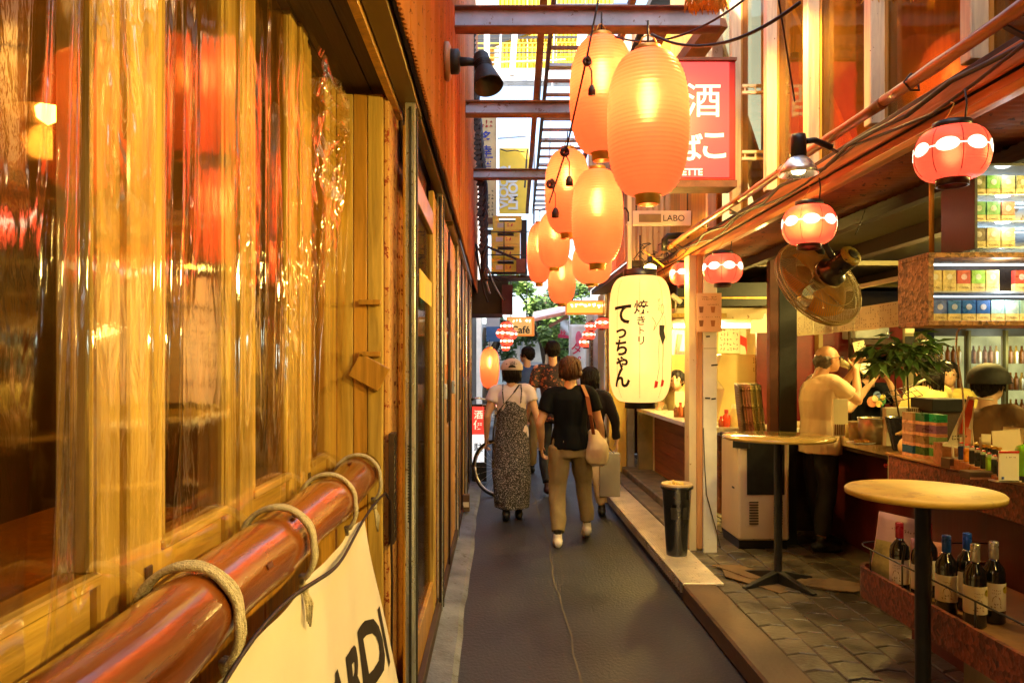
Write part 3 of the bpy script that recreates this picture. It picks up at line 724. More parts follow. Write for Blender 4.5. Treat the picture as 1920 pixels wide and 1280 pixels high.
# tin roof added above the frame to limit daylight in the near alley
t = thing('daylight_block_roof', 'unseen tin roof added over the near alley to limit daylight', 'roof', (.6, 1, 4.6))
for k in range(4): MB().box(-.9, 1.75, -4 + k, -3.004 + k, 4.6 + .004 * (k % 2), 4.62).build('roof_sheet', M_rustbeam, t)
t = thing('rear_light_block', 'board walls added behind the camera to keep daylight out', 'wall', (.5, -4, 0))  # added unseen walls that stop daylight flooding in from behind
MB().box(-3, 7, -4.2, -4.05, -.1, 4.6).build('board_wall', M_stain, t)
MB().box(-.75, -.65, -4.05, -.21, 0, 4.6).build('board_wall', M_stain, t)

t = thing('overhead_pipes', 'thin grey pipes and slats criss-crossing under the white sky', 'pipes', (.5, 12, 5))
for (u0, v0, u1, v1, D, w_) in ((905, 152, 1075, 150, 12.6, .03), (940, 40, 936, 150, 12.4, .03), (1003, 150, 1001, 420, 11.9, .03), (905, 262, 1000, 255, 12.8, .02), (1040, 40, 1030, 300, 11.6, .02), (1130, 60, 1190, 52, 9.4, .04), (1010, 395, 1060, 380, 11, .03), (905, 118, 1060, 112, 12.9, .02)):
    MB().bar(P(u0, v0, D), P(u1, v1, D), w_).build('pipe', M_grey, t)
for k in range(9): MB().bar(P(895, 46 + k * 9, 13.5), P(1120, 44 + k * 9, 13.5), .02, .02).build('slat', M_dark if k % 3 == 0 else M_yellowpaint, t)
# straw fringes hung at the top
M_straw = mat('straw', (.75, .42, .04), .7, 0, .3, 30, rnd=.2)
def fringe(c, w_, n, L, label, seed):
    q = thing('straw_fringe', label, 'fringe', tuple(c), 'yellow straw fringes hung overhead'); rg = random.Random(seed)
    MB().tube([c + Vector((-w_ / 2, 0, .03)), c + Vector((w_ / 2, 0, .03))], .015, 8).build('rope', M_straw, q)
    g = MB()
    for i in range(n):
        x = rg.uniform(-w_ / 2, w_ / 2); l = L * rg.uniform(.55, 1.0)
        p = c + Vector((x, rg.uniform(-.03, .03), .03)); g.tube([p, p + Vector((rg.uniform(-.015, .015), 0, -l * .5)), p + Vector((rg.uniform(-.03, .03), 0, -l))], [.005, .005, .002], 4)
    tag(g.build('straw', M_straw, q), kind='stuff')
fringe(P(1325, -12, 3.9), .2, 130, .14, 'yellow straw fringe hanging over the end of the first girder', 1)
fringe(P(1672, -26, 2.9), .2, 60, .09, 'sparse yellow straw fringe at the top edge in front of the mullions', 2)

# ------------------------------------------------------------------ corrugated bay behind the signs
t = thing('corrugated_bay', 'pale corrugated metal bay above the yellow lantern', 'bay', (1.7, 7.4, 2.6))
M_corr = mat('corrugated_tan', (.50, .33, .20), .42, .3, .3, 3, (1, 1, .2), .1, 40, speck=(14, .64, (.3, .12, .05)), rnd=.05)
def corr(x):
    a = (x % .11) / .11
    return .03 * min(1, max(0, 2 - abs(a * 4 - 2) * 1.6))
for k in range(3):
    x0 = 1.28 + k * .3
    g = MB(); g.grid(lambda u, v, x0=x0: (x0 + u * .3, 7.2 - corr(x0 + u * .3), 2.55 + v * 2.4), 44, 1, smooth=False); g.build('corrugated_sheet', M_corr, t)
for k in range(3):
    g = MB(); g.grid(lambda u, v, k=k: (1.28 - corr(k + u), 7.2 + k + u, 2.55 + v * 2.4), 70, 1, smooth=False); g.build('corrugated_sheet', M_corr, t)
MB().box(1.26, 1.3, 7.15, 7.2, 2.3, 4.95).build('corner_post', M_offwhite, t, bevel=.003)
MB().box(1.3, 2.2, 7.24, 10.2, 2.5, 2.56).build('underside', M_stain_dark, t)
MB().box(1.3, 2.2, 7.24, 10.2, 4.9, 4.96).build('roof', M_dark, t)

# ------------------------------------------------------------------ red sign
t = thing('red_sign', 'big red lit box sign with white Japanese lettering behind the front lantern', 'sign', (1.45, 5.0, 3.1))
m, tt, out = newmat('red_sign_face')
b_ = N(tt, 'ShaderNodeBsdfPrincipled', Roughness=.35); b_.inputs['Base Color'].default_value = (.6, .03, .03, 1); b_.inputs['Emission Color'].default_value = (.9, .06, .05, 1); b_.inputs['Emission Strength'].default_value = .42
tt.links.new(b_.outputs[0], out.inputs[0]); M_redface = m
M_signwhite = mat('sign_white', (.85, .8, .65), .5, 0, .03, emit=(1, .85, .6), estr=.55)
MB().box(1.05, 1.605, 5.0, 5.17, 2.78, 3.58).build('case', mat('sign_case', (.5, .035, .03), .4, 0, .15, speck=(20, .7, (.2, .05, .03))), t, bevel=.006)
MB().box(1.06, 1.56, 4.994, 4.9995, 2.8, 3.57).build('face', M_redface, t)
MB().box(1.05, 1.61, 4.985, 5.18, 2.735, 2.779).build('rusty_bottom_trim', M_rustbeam, t)
MB().box(1.05, 1.61, 4.985, 5.18, 3.581, 3.6).build('rusty_top_trim', M_rustbeam, t)
f = plane_fn((1.385, 4.992, 3.315), (1, 0, 0), off=.002)
put_text('酒', f, 'lettering', M_signwhite, t, .245, .008)
put_text('ば', plane_fn((1.29, 4.992, 3.0), (1, 0, 0), off=.002), 'lettering', M_signwhite, t, .2, .018)
put_text('こ', plane_fn((1.46, 4.992, 3.01), (1, 0, 0), off=.002), 'lettering', M_signwhite, t, .22, .02)
put_text('CIGARETTE', plane_fn((1.22, 4.992, 2.835), (1, 0, 0), off=.002), 'lettering', M_signwhite, t, .062, .03)
# LABO sign
t = thing('label_sign', 'small cream sign reading LABO hung in front of the corrugated bay', 'sign', (1.43, 6.4, 2.8))
a = P(1187, 423, 6.4); b = P(1296, 395, 6.4)
MB().box(a.x, b.x, 6.4, 6.42, a.z, b.z).build('board', M_cream, t, bevel=.003)
cx = (a.x + b.x) / 2; cz = (a.z + b.z) / 2
put_text('LABO', plane_fn((cx + .1, 6.398, cz), (1, 0, 0), off=.002), 'lettering', M_ink, t, .075, .0)
MB().box(cx - .2, cx - .01, 6.397, 6.3995, cz - .035, cz + .035).build('dark_panel', mat('olive_print', (.25, .2, .08), .5), t)
for dx in (-.22, .22): MB().tube([(cx + dx, 6.41, b.z), (cx + dx, 6.41, b.z + .2)], .006, 6).build('hanger', M_dark, t)
# hook with pendant by the bay post
q = thing('hanging_hook', 'small hanging hook with a pale weight beside the bay corner post', 'hook', tuple(P(1178, 400, 6.9)))
p = P(1178, 395, 6.9); MB().tube([P(1168, 390, 6.9), p + Vector((-.02, 0, .02)), p + Vector((0, 0, -.02)), p + Vector((0, 0, -.1))], .008, 6).build('hook', M_dark, q)
MB().lathe([(.001, -.03), (.022, 0), (.001, .035)], p + Vector((0, 0, -.13)), 10).build('weight', M_cream, q)

# ------------------------------------------------------------------ big orange lanterns
M_olan = paper_lamp('orange_lantern_skin', (1.0, .19, .055), (1.0, .27, .08), .60, .32, .62)
M_olancap = mat('gold_cap', (.7, .4, .08), .35, .6, .2)
M_tube = glow('lantern_tube', (1, .82, .55), 48)
def shell(r, h, n_rib, amp, seg=40, power=2.6, flat=.0, capr=.3):
    prof = []
    steps = n_rib * 3
    for i in range(steps + 1):
        tt_ = -1 + 2 * i / steps
        e = (1 - abs(tt_) ** power) ** (1 / 2.0)
        rr = capr * r + (r - capr * r) * e
        prof.append((rr + amp * (math.cos(2 * PI * (i % 3) / 3)), tt_ * h / 2))
    return prof
def build_orange():
    q = thing('paper_lantern', 'x', 'lantern', (0, 0, 0), 'orange lanterns strung down the middle of the alley')
    MB().lathe(shell(.21, .76, 34, .0036), n=56).build('shade', M_olan, q)
    MB().lathe([(.066, .372), (.07, .375), (.07, .405), (.06, .41), (.001, .41)], n=24).build('top_cap', M_olancap, q)
    o = MB().lathe([(.072, -.37), (.078, -.374), (.066, -.385), (.064, -.425), (.05, -.427)], n=24).build('bottom_cap', M_olancap, q)
    MB().tube([(-.06, 0, .4), (-.03, 0, .46), (0, 0, .475), (.03, 0, .46), (.06, 0, .4)], .004, 6).build('bail', M_olancap, q)
    MB().tube([(0, 0, .41), (0, 0, .55)], .006, 6).build('cord', M_cable, q)
    MB().tube([(0, 0, .21), (0, 0, .12), (0, 0, .02)], [.018, .03, .018], 12).build('bulb', M_tube, q)
    return q
og = build_orange()
LN = [(1215, 233, 3.7, 150, 268, 'largest orange paper lantern, nearest the camera in front of the red sign'),
      (1128, 180, 4.6, 118, 216, 'second large orange lantern, behind and left of the largest one'),
      (1120, 407, 5.4, 96, 176, 'orange lantern directly below the largest, with long gold bottom cap'),
      (1064, 360, 5.8, 84, 156, 'orange lantern under the slanting cable, left of the low middle one'),
      (1039, 450, 7.6, 60, 104, 'mid-sized orange lantern hanging below and left of the middle pair'),
      (1011, 475, 8.6, 46, 110, 'pale orange lantern partly hidden, furthest left next to the crates'),
      (1053, 525, 8.9, 52, 88, 'small orange lantern lowest in the cluster over the walkers'),
      (1110, 494, 7.9, 74, 76, 'orange lantern mostly hidden behind the low middle lantern')]
for i, (u, v, D, wpx, hpx, lab) in enumerate(LN):
    p = P(u, v, D); sx = wpx / 1400 * D / .42; sz = hpx / 1400 * D / .76
    o = og if i == 0 else dup(og)
    o.location = p; o.scale = (sx, sx, sz); o['label'] = lab; o.rotation_euler = (0, 0, i * .7)

# ------------------------------------------------------------------ small red lanterns with white ovals
M_rlan = paper_lamp('red_lantern_skin', (.85, .10, .06), (1.0, .22, .15), .6, .25, .6)
M_oval = glow('lantern_oval', (1, .80, .52), 2.2)
M_rib = mat('red_wire', (.25, .01, .01), .5)
def build_red():
    q = thing('round_lantern', 'x', 'lantern', (0, 0, 0), 'small red lanterns along the right eave')
    r = .15; h = .22
    pf = []
    for i in range(67):
        a = -1 + 2 * i / 66; e = math.sqrt(max(0, 1 - abs(a) ** 2.3)); pf.append((.07 + (.08) * e + (.0008 if i % 3 == 0 else -.0004), a * h / 2))
    MB().lathe(pf, n=48).build('shade', M_rlan, q)
    def rad(z): a = min(1, abs(z) / (h / 2)); return .07 + .08 * math.sqrt(max(0, 1 - a ** 2.3))
    for k in range(8):
        a = k * PI / 4 + .15
        MB().tube([((rad(z) + .001) * math.cos(a), (rad(z) + .001) * math.sin(a), z) for z in [-.109 + j * .0218 for j in range(11)]], .0018, 5).build('rib', M_rib, q)
        a += PI / 8; g = MB(); vs = [((rad(.012) + .0022) * math.cos(a), (rad(.012) + .0022) * math.sin(a), .012)]
        for j in range(20):
            b = 2 * PI * j / 20; z = .012 + .029 * math.sin(b); aa = a + .30 * math.cos(b); vs.append(((rad(z) + .0022) * math.cos(aa), (rad(z) + .0022) * math.sin(aa), z))
        g.add(vs, [(0, 1 + j, 1 + (j + 1) % 20) for j in range(20)], 0, True); g.build('white_oval', M_oval, q)
    MB().lathe([(rad(.012) + .002, .009), (rad(.012) + .0025, .012), (rad(.012) + .002, .015)], n=48).build('band', M_oval, q)
    MB().lathe([(.072, .105), (.078, .107), (.078, .135), (.066, .135), (.066, .11)], n=32).build('top_cap', M_black, q)
    MB().lathe([(.066, -.105), (.066, -.138), (.058, -.138), (.058, -.11)], n=32).build('bottom_cap', mat('dark_red_cap', (.05, .004, .006), .3), q)
    MB().tube([(-.07, 0, .13), (-.02, 0, .17), (0, 0, .2), (.01, 0, .215), (-.005, 0, .225)], .0025, 6).build('wire_hook', M_olancap, q)
    MB().tube([(.06, 0, .13), (.068, 0, .2), (.06, 0, .26)], .004, 6).build('cord', M_cable, q)
    MB().lathe([(.001, -.04), (.022, -.025), (.03, .0), (.018, .03), (.012, .05)], n=16).build('bulb', glow('small_bulb', (1, .6, .25), 14), q)
    return q
rgd = build_red()
RL = [(1785, 289, 2.4, 128, 'nearest small red lantern, top right of the picture by the upper pack rack'),
      (1517, 422, 3.65, 96, 'small red lantern hanging just above the big cage fan'),
      (1355, 504, 5.15, 72, 'small red lantern in front of the white pillar poster'),
      (1283, 514, 6.1, 54, 'pinkish small lantern next to the top of the yellow lantern')]
for i, (u, v, D, wpx, lab) in enumerate(RL):
    o = rgd if i == 0 else dup(rgd)
    s = wpx / 1400 * D / .3; p = P(u, v, D); o.location = p; o.scale = (s, s, s * 1.02); o.rotation_euler = (0, 0, -1.2 + i * .35); o['label'] = lab

# ------------------------------------------------------------------ yellow lantern
M_ylan = paper_lamp('yellow_lantern_skin', (.95, .60, .21), (1.0, .78, .40), .75, .15, .6)
c = P(1200, 636, 5.5)
t = thing('yellow_lantern', 'tall pale yellow lantern with brushed Japanese lettering and a drawn figure', 'lantern', tuple(c))
pf = []
H_ = .92
for i in range(151):
    a = -1 + 2 * i / 150; e = (1 - abs(a) ** 5) ** .5; pf.append((.12 + .106 * e + .0006 * math.cos(i * 2 * PI / 3), a * H_ / 2))
MB().lathe(pf, c, 64).build('shade', M_ylan, t)
def yr(z): a = min(1, abs(z) / (H_ / 2)); return .12 + .106 * (1 - a ** 5) ** .5
MB().lathe([(.122, .455), (.122, .51), (.11, .51)], c, 40).build('top_cap', M_black, t)
MB().lathe([(.11, -.455), (.11, -.505), (.1, -.505)], c, 40).build('bottom_cap', M_black, t)
for k in range(8):
    a = -PI / 2 + k * PI / 4 - .2
    MB().tube([((yr(z) + .0005) * math.cos(a) + c.x, (yr(z) + .0005) * math.sin(a) + c.y, z + c.z) for z in [-.45 + j * .03 for j in range(31)]], .0013, 4).build('wire', mat('olive_wire', (.35, .28, .08), .6) if k == 0 else bpy.data.materials['olive_wire'], t)
MB().tube([(c.x, c.y, c.z + .25), (c.x, c.y, c.z), (c.x, c.y, c.z - .25)], .05, 12).build('bulb', glow('yellow_bulb', (1, .82, .45), 2.2), t)
MB().tube([(c.x, c.y, c.z + .5), (c.x, c.y, 2.5)], .006, 6).build('cord', M_cable, t)
def lanf(a0, z0, k=1.0):
    def f(x, y):
        z = z0 + y; r = yr(z) + .003; a = -PI / 2 + a0 + x / .226; return (c.x + r * math.cos(a), c.y + r * math.sin(a), c.z + z)
    return f
M_brush = mat('brush_black', (.01, .008, .006), .6)
def px2l(u, v): return math.asin(max(-1, min(1, (u - 1200) / 58))) - .17, (636 - v) / 1400 * 5.5
for ch, u, v, s_ in (('て', 1167, 592, .165), ('っ', 1165, 627, .12), ('ち', 1165, 652, .13), ('ゃ', 1166, 681, .13), ('ん', 1165, 708, .15)):
    a, z = px2l(u, v); put_text(ch, lanf(a, z), 'lettering', M_brush, t, s_, .03, 1)
for ch, u, v, s_ in (('焼', 1201, 580, .105), ('き', 1201, 604, .075), ('ト', 1202, 622, .06), ('リ', 1201, 640, .07)):
    a, z = px2l(u, v); put_text(ch, lanf(a, z), 'lettering', M_brush, t, s_, .012, 1)
a, z = px2l(1233, 575); put_text('ずっと', lanf(a, z), 'lettering', M_brush, t, .03, .0, 0, True); a, z = px2l(1228, 575)
# drawn figure: thin strokes, dress, red shoes
fa, fz = px2l(1239, 660); F = lanf(fa, 0)
def stroke(pts, wd, name, m):
    g = MB()
    for (x0, y0), (x1, y1) in zip(pts, pts[1:]):
        d = math.hypot(x1 - x0, y1 - y0) or 1; nx, ny = -(y1 - y0) / d * wd, (x1 - x0) / d * wd
        g.quad(F(x0 - nx, y0 - ny), F(x1 - nx, y1 - ny), F(x1 + nx, y1 + ny), F(x0 + nx, y0 + ny))
    g.build(name, m, t)
z_ = lambda v: (636 - v) / 1400 * 5.5
circ = [(.014 * math.cos(k * .63), z_(583) + .036 * math.sin(k * .63)) for k in range(11)]
stroke(circ, .002, 'drawing_line', M_brush)
stroke([(0, z_(592)), (-.02, z_(602)), (-.05, z_(612)), (-.075, z_(622)), (-.06, z_(608)), (-.085, z_(598))], .0018, 'drawing_line', M_brush)
stroke([(.02, z_(595)), (.035, z_(612)), (.04, z_(640))], .0018, 'drawing_line', M_brush)
stroke([(-.03, z_(638)), (-.035, z_(660)), (-.03, z_(690)), (-.045, z_(712))], .0018, 'drawing_line', M_brush)
stroke([(.01, z_(640)), (.008, z_(665)), (.0, z_(690)), (.005, z_(712))], .0018, 'drawing_line', M_brush)
g = MB(); g.add([F(-.03, z_(612)), F(.022, z_(612)), F(.015, z_(622)), F(.03, z_(634)), F(0.0, z_(648)), F(-.03, z_(628))], [(0, 1, 2, 3, 4, 5)]); g.build('drawn_dress', M_brush, t)
for x, v in ((-.045, 716), (.012, 714)):
    g = MB(); g.add([F(x - .015, z_(v - 4)), F(x + .012, z_(v - 2)), F(x + .008, z_(v + 8)), F(x - .02, z_(v + 10))], [(0, 1, 2, 3)]); g.build('drawn_red_shoe', M_red, t)

# ------------------------------------------------------------------ silver clip lamp under the bamboo pole, bulb by the yellow lantern
def clip_lamp(top, label, aim, energy, cone=150):
    q = thing('clip_lamp', label, 'lamp', tuple(top), 'silver cone lamps under the right eave')
    MB().lathe([(.001, .0), (.03, -.002), (.033, -.02), (.034, -.10), (.001, -.1)], top, 20).build('socket', M_black, q)
    MB().lathe([(.03, -.10), (.045, -.11), (.075, -.15), (.085, -.178), (.082, -.178), (.04, -.11)], top, 28).build('shade', M_steel, q)
    MB().tube([top + Vector((.03, 0, -.03)), top + Vector((.08, .02, -.02)), top + Vector((.16, .03, -.05))], .014, 8).build('arm', M_black, q)
    MB().lathe([(.001, -.18), (.025, -.172), (.034, -.15), (.02, -.12)], top, 16).build('bulb', glow('clip_bulb', (1, .66, .28), 14) if 'clip_bulb' not in bpy.data.materials else bpy.data.materials['clip_bulb'], q)
    if energy: lamp('lamp_light', tuple(top + Vector((0, 0, -.2))), energy, (1, .66, .15), .04, 'SPOT', q, cone, aim)

clip_lamp(P(1497, 252, 3.3), 'silver cone lamp clipped to the bamboo pole above the fan', (1.9, 5.2, .3), 60, 75)
clip_lamp(Vector((1.48, 1.55, 2.6)), 'silver cone lamp out of frame above the right shoulder', (-.7, 1.6, 1.35), 105)
clip_lamp(Vector((1.48, .2, 2.62)), 'silver cone lamp out of frame behind the camera', (-.7, .9, 1.2), 85)
clip_lamp(P(1415, -120, 3.9), 'added unseen cone lamp above the frame, lighting the mullions and lantern tops', (1.2, 4.3, 2.4), 90)  # unseen lamp added to light the mullions and lantern tops
# ------------------------------------------------------------------ shop shell
t = thing('stall_interior', 'dark roofed drinking hall on the right of the alley', 'hall', (4, 5, 0))
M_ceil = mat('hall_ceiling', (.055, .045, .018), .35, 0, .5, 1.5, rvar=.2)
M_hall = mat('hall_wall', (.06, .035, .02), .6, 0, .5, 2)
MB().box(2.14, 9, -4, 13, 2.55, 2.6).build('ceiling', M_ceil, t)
MB().box(2.08, 2.14, -4, 13, 2.36, 2.6).build('ceiling_trim', M_stain_dark, t)
for x in (3.0, 4.2, 5.6): MB().box(x, x + .1, -3, 12.8, 2.44, 2.548).build('beam', M_stain_dark, t)
for y in (3.0, 6.4, 8.2): MB().box(2.16, 9, y, y + .1, 2.40, 2.438).build('cross_beam', mat('olive_beam', (.14, .11, .03), .5) if y == 3.0 else bpy.data.materials['olive_beam'], t)
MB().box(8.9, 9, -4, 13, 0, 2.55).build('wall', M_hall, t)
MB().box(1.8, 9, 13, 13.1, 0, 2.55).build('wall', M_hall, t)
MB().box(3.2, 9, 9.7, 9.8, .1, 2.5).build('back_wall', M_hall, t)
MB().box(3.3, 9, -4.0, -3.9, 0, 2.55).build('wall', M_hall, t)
for i, (u, v, D) in enumerate(((1720, 450, 5.7), (1640, 556, 8.6), (1435, 524, 9.0), (1405, 546, 9.6), (1372, 553, 9.8), (1423, 562, 10.8))):
    p = P(u, v, D); p.z = 2.545
    q = thing('downlight', ['recessed ceiling downlight above the pack shelf, nearest', 'recessed ceiling light over the paper menu strip', 'small ceiling downlight right of the poster pillar', 'small ceiling downlight beside the poster', 'ceiling downlight hidden close to the poster edge', 'smallest ceiling downlight over the kitchen'][i], 'downlight', tuple(p), 'downlights in the hall ceiling')
    MB().lathe([(.001, -.004), (.045, -.004), (.05, -.02), (.06, -.022), (.062, 0)], p, 20).build('rim', M_steel, q)
    MB().lathe([(.001, -.012), (.04, -.012), (.04, -.006)], p, 16).build('lens', glow('downlight_lens', (1, .75, .35), 18) if i == 0 else bpy.data.materials['downlight_lens'], q)
    if i in (0, 1, 3): lamp('lamp_light', (p.x, p.y, p.z - .05), (60, 45, 25)[(0, 1, 3).index(i)], (1, .62, .16), .05, 'SPOT', q, 150, (p.x, p.y, 0))
# tube lights added out of sight to brighten the bar
for i, (x0, x1, y, z, lab) in enumerate(((3.42, 3.72, 5.4, 2.42, 'added warm tube light over the far counter, hidden by the pack rack'), (4.1, 4.8, 3.6, 2.42, 'added warm tube light above the seated guests, out of frame'), (2.5, 3.2, 2.2, 2.42, 'added warm tube light over the pack counter, out of frame'))):
    q = thing('fill_tube_light', lab, 'light', ((x0 + x1) / 2, y, z), 'added tube lights out of sight in the hall')
    MB().box(x0, x1, y - .03, y + .03, z, z + .03).build('housing', M_offwhite, q)
    MB().tube([(x0 + .02, y, z - .015), (x1 - .02, y, z - .015)], .012, 8).build('tube', glow('tube_glow', (1, .70, .25), 26) if i == 0 else bpy.data.materials['tube_glow'], q)
    lamp('lamp_light', ((x0 + x1) / 2, y, z - .06), (80, 65, 50)[i], (1, .72, .17), .12, parent=q)

# posts
t = thing('white_pillar', 'white painted pillar with black tape marks on the checker plate edge', 'pillar', (1.62, 5.8, .1))
MB().box(1.60, 1.705, 5.76, 5.9, .096, 2.4).build('face', M_white, t, bevel=.003)
MB().box(1.50, 1.598, 5.80, 5.94, .096, 2.4).build('side', M_offwhite, t, bevel=.003)
MB().box(1.555, 1.597, 5.775, 5.799, .125, 2.4).build('batten', wood('pillar_batten', (.6, .3, .12)), t, bevel=.003)
for (x, z, w_) in ((1.635, 1.765, .03), (1.685, 1.545, .05), (1.632, 1.29, .04), (1.678, 1.285, .035)): MB().obox((x, 5.7585, z), (w_, .002, .012), Matrix.Rotation(R(random.uniform(-8, 8)), 3, 'Y')).build('tape', M_black, t)
MB().box(1.601, 1.704, 5.7585, 5.7595, 1.672, 1.675).build('seam', M_dark, t)
MB().tube([(1.6, 5.76, 1.06), (1.605, 5.75, .8), (1.62, 5.75, .55), (1.70, 5.74, .25), (1.72, 5.72, .14)], .004, 5).build('cord', M_cable, t)
t = thing('drinks_poster', 'pinkish poster with four beer cups taped to the white pillar', 'poster', (1.65, 5.74, 1.95))
a = P(1307, 622, 5.72); b = P(1354, 549, 5.72)
MB().box(a.x, b.x, 5.735, 5.737, a.z, b.z).build('sheet', mat('poster_pink', (.68, .42, .25), .7, 0, .04), t)
cx, cz = (a.x + b.x) / 2, (a.z + b.z) / 2; f = plane_fn((cx, 5.735, cz), (1, 0, 0), off=.001)
M_brownink = mat('brown_ink', (.2, .08, .03), .7)
for x, y in ((-.06, .02), (.03, .02), (-.06, -.085), (.03, -.085)):
    g = MB(); g.add([f(x - .012, y - .022), f(x + .012, y - .022), f(x + .018, y + .025), f(x - .018, y + .025)], [(0, 1, 2, 3)]); g.build('cup_print', M_brownink if x < 0 else mat('cup_orange', (.45, .16, .06), .7), t)
g = MB(); scribble(g, plane_fn((cx, 5.735, cz + .11), (1, 0, 0), off=.001), .12, .035, 8, 2, 0, 3, .2); scribble(g, plane_fn((cx + .03, 5.735, cz + .06), (1, 0, 0), off=.001), .09, .012, 8, 1, 0, 5, .2)
scribble(g, plane_fn((cx, 5.735, cz - .035), (1, 0, 0), off=.001), .17, .01, 12, 1, 0, 6, .25); tag(g.build('lettering', M_brownink, t), kind='stuff')
t = thing('black_post', 'thick matt black post standing in the hall behind the cooler', 'post', (2.35, 6, .1))
MB().box(2.275, 2.42, 6.0, 6.14, .096, 2.4).build('post', M_black, t, bevel=.004)
t = thing('brown_post', 'chipped reddish brown post fixed to the left of the black post', 'post', (2.23, 6, .1))
MB().box(2.20, 2.272, 6.0, 6.07, .096, 2.4).build('post', mat('chipped_brown', (.13, .035, .018), .4, 0, .3, 8, speck=(50, .68, (.6, .45, .3))), t, bevel=.004)

# yellow end wall beyond, counter with planks, kitchen
t = thing('yellow_end_wall', 'yellow painted end wall behind the yellow lantern', 'wall', (1.6, 11, 0))
MB().box(1.5, 1.73, 9.9, 11, .1, 2.55).build('wall', mat('yellow_wall', (.72, .48, .08), .55, 0, .2, 2, speck=(10, .67, (.35, .2, .05)), bump=.3), t)
MB().box(1.735, 1.83, 9.86, 9.98, .13, 2.5).build('pillar', mat('grey_pillar', (.28, .27, .22), .5), t, bevel=.003)
MB().box(1.47, 1.497, 10.1, 10.16, .1, 2.5).build('conduit', M_steel, t)
MB().box(1.83, 2.4, 9.6, 9.66, .2, 1.4).build('recess_wall', mat('olive_wall', (.2, .17, .08), .6), t)
t = thing('plank_counter', 'stall counter with white top and reddish plank front', 'counter', (2.0, 8, .1))
M_plank = wood('plank', (.32, .13, .05), GH, .6, .35)
for k in range(5): MB().box(2.02, 2.05, 6.75, 9.5, .2 + k * .142, .2 + (k + 1) * .142 - .004).build('plank', M_plank, t, bevel=.003)
MB().box(2.0, 2.016, 9.49, 9.52, .2, .9).build('trim', M_cream, t)
M_ctop = mat('white_top', (.72, .66, .52), .3, 0, .1, 5, coat=.2)
MB().box(1.79, 2.12, 6.5, 9.5, .955, 1.0).build('worktop', M_ctop, t, bevel=.004)
MB().box(1.95, 3.2, 6.42, 6.5, .93, 1.0).build('worktop', M_ctop, t, bevel=.004)
MB().box(1.95, 3.2, 6.5, 7.0, .93, .99).build('worktop', M_ctop, t)
MB().box(1.98, 3.1, 6.52, 6.55, .1, .93).build('panel', M_stain_dark, t)
t = thing('kitchen_wall', 'yellow lit back wall of the open kitchen with posters', 'wall', (2.8, 9.4, 0))
MB().box(1.84, 3.2, 9.68, 9.72, .1, 2.5).build('wall', mat('kitchen_yellow', (.7, .52, .16), .5, 0, .1, 3), t)
MB().box(3.2, 3.24, 7.4, 9.7, .1, 2.5).build('side_wall', mat('kitchen_side', (.3, .2, .07), .5), t)
t = thing('kitchen_hood', 'wide dark band and pale hood above the kitchen opening', 'hood', (2.5, 7.6, 2.2))
MB().box(1.8, 3.2, 7.4, 7.46, 2.13, 2.36).build('dark_band', M_black, t)
MB().box(1.8, 3.2, 7.38, 7.4, 2.20, 2.215).build('bright_rail', M_olancap, t)
MB().box(1.8, 3.2, 7.5, 9.6, 2.0, 2.12).build('hood', M_offwhite, t, bevel=.01)
MB().box(1.7, 2.3, 7.44, 7.5, 2.02, 2.06).build('shelf', M_pine_h, t)
q = thing('kitchen_lamp', 'cream drum lamp hanging in the kitchen beside the brown post', 'lamp', tuple(P(1433, 607, 7.6)))
p = P(1428, 608, 7.6); MB().lathe([(.001, .12), (.1, .12), (.11, -.09), (.105, -.09), (.09, .1)], p, 24).build('shade', glow('drum_shade', (.95, .62, .13), 1.0), q); lamp('lamp_light', (p.x, p.y, p.z - .12), 22, (1, .66, .16), .05, parent=q)
q = thing('kitchen_strip_light', 'strip light under the pale kitchen hood', 'light', (2.4, 8.4, 1.98)); MB().tube([(2.0, 8.4, 1.975), (3.0, 8.4, 1.975)], .015, 8).build('tube', bpy.data.materials['tube_glow'], q); lamp('lamp_light', (2.4, 8.4, 1.93), 70, (1, .72, .2), .15, parent=q)
# posters on the kitchen wall
def poster(u0, v0, u1, v1, D, name, label, m, marks=None, mm=None, seed=1):
    a = P(u0, v1, D); b = P(u1, v0, D); q = thing(name, label, 'poster', ((a.x + b.x) / 2, D, a.z))
    MB().box(a.x, b.x, D, D + .004, a.z, b.z).build('sheet', m, q)
    if marks:
        g = MB(); scribble(g, plane_fn(((a.x + b.x) / 2, D, (a.z + b.z) / 2), (1, 0, 0), off=.002), (b.x - a.x) * .9, (b.z - a.z) * .9, marks[0], marks[1], 0, seed, .14, .9); tag(g.build('print', mm, q), kind='stuff')
    return q
poster(1347, 610, 1387, 662, 9.6, 'ink_poster', 'cream poster full of black brush strokes on the kitchen wall', M_paper, (6, 5), M_ink, 5)
poster(1388, 612, 1412, 664, 9.55, 'red_poster', 'red and cream poster next to the brush stroke poster', M_paper)
g = MB(); f = lambda u, v: P(u, v, 9.53); g.add([f(1388, 628), f(1412, 640), f(1424, 652), f(1420, 664), f(1400, 664), f(1397, 650), f(1388, 645)], [(0, 1, 2, 3, 4, 5, 6)])
tag(g.build('red_paper', M_red), 'torn red paper stuck over the posters on the kitchen wall', 'paper')
q = poster(1258, 612, 1292, 665, 8.9, 'kitchen_sign', 'cream board with bold red strokes seen beside the yellow lantern', M_paper)
g = MB(); F9 = lambda u, v: P(u, v, 8.88)
for pts in (((1260, 613), (1292, 613), (1292, 620), (1260, 617)), ((1272, 627), (1280, 627), (1274, 658), (1292, 658), (1292, 665), (1266, 665))): g.add([F9(*p_) for p_ in pts], [list(range(len(pts)))])
g.build('red_strokes', M_red, q)
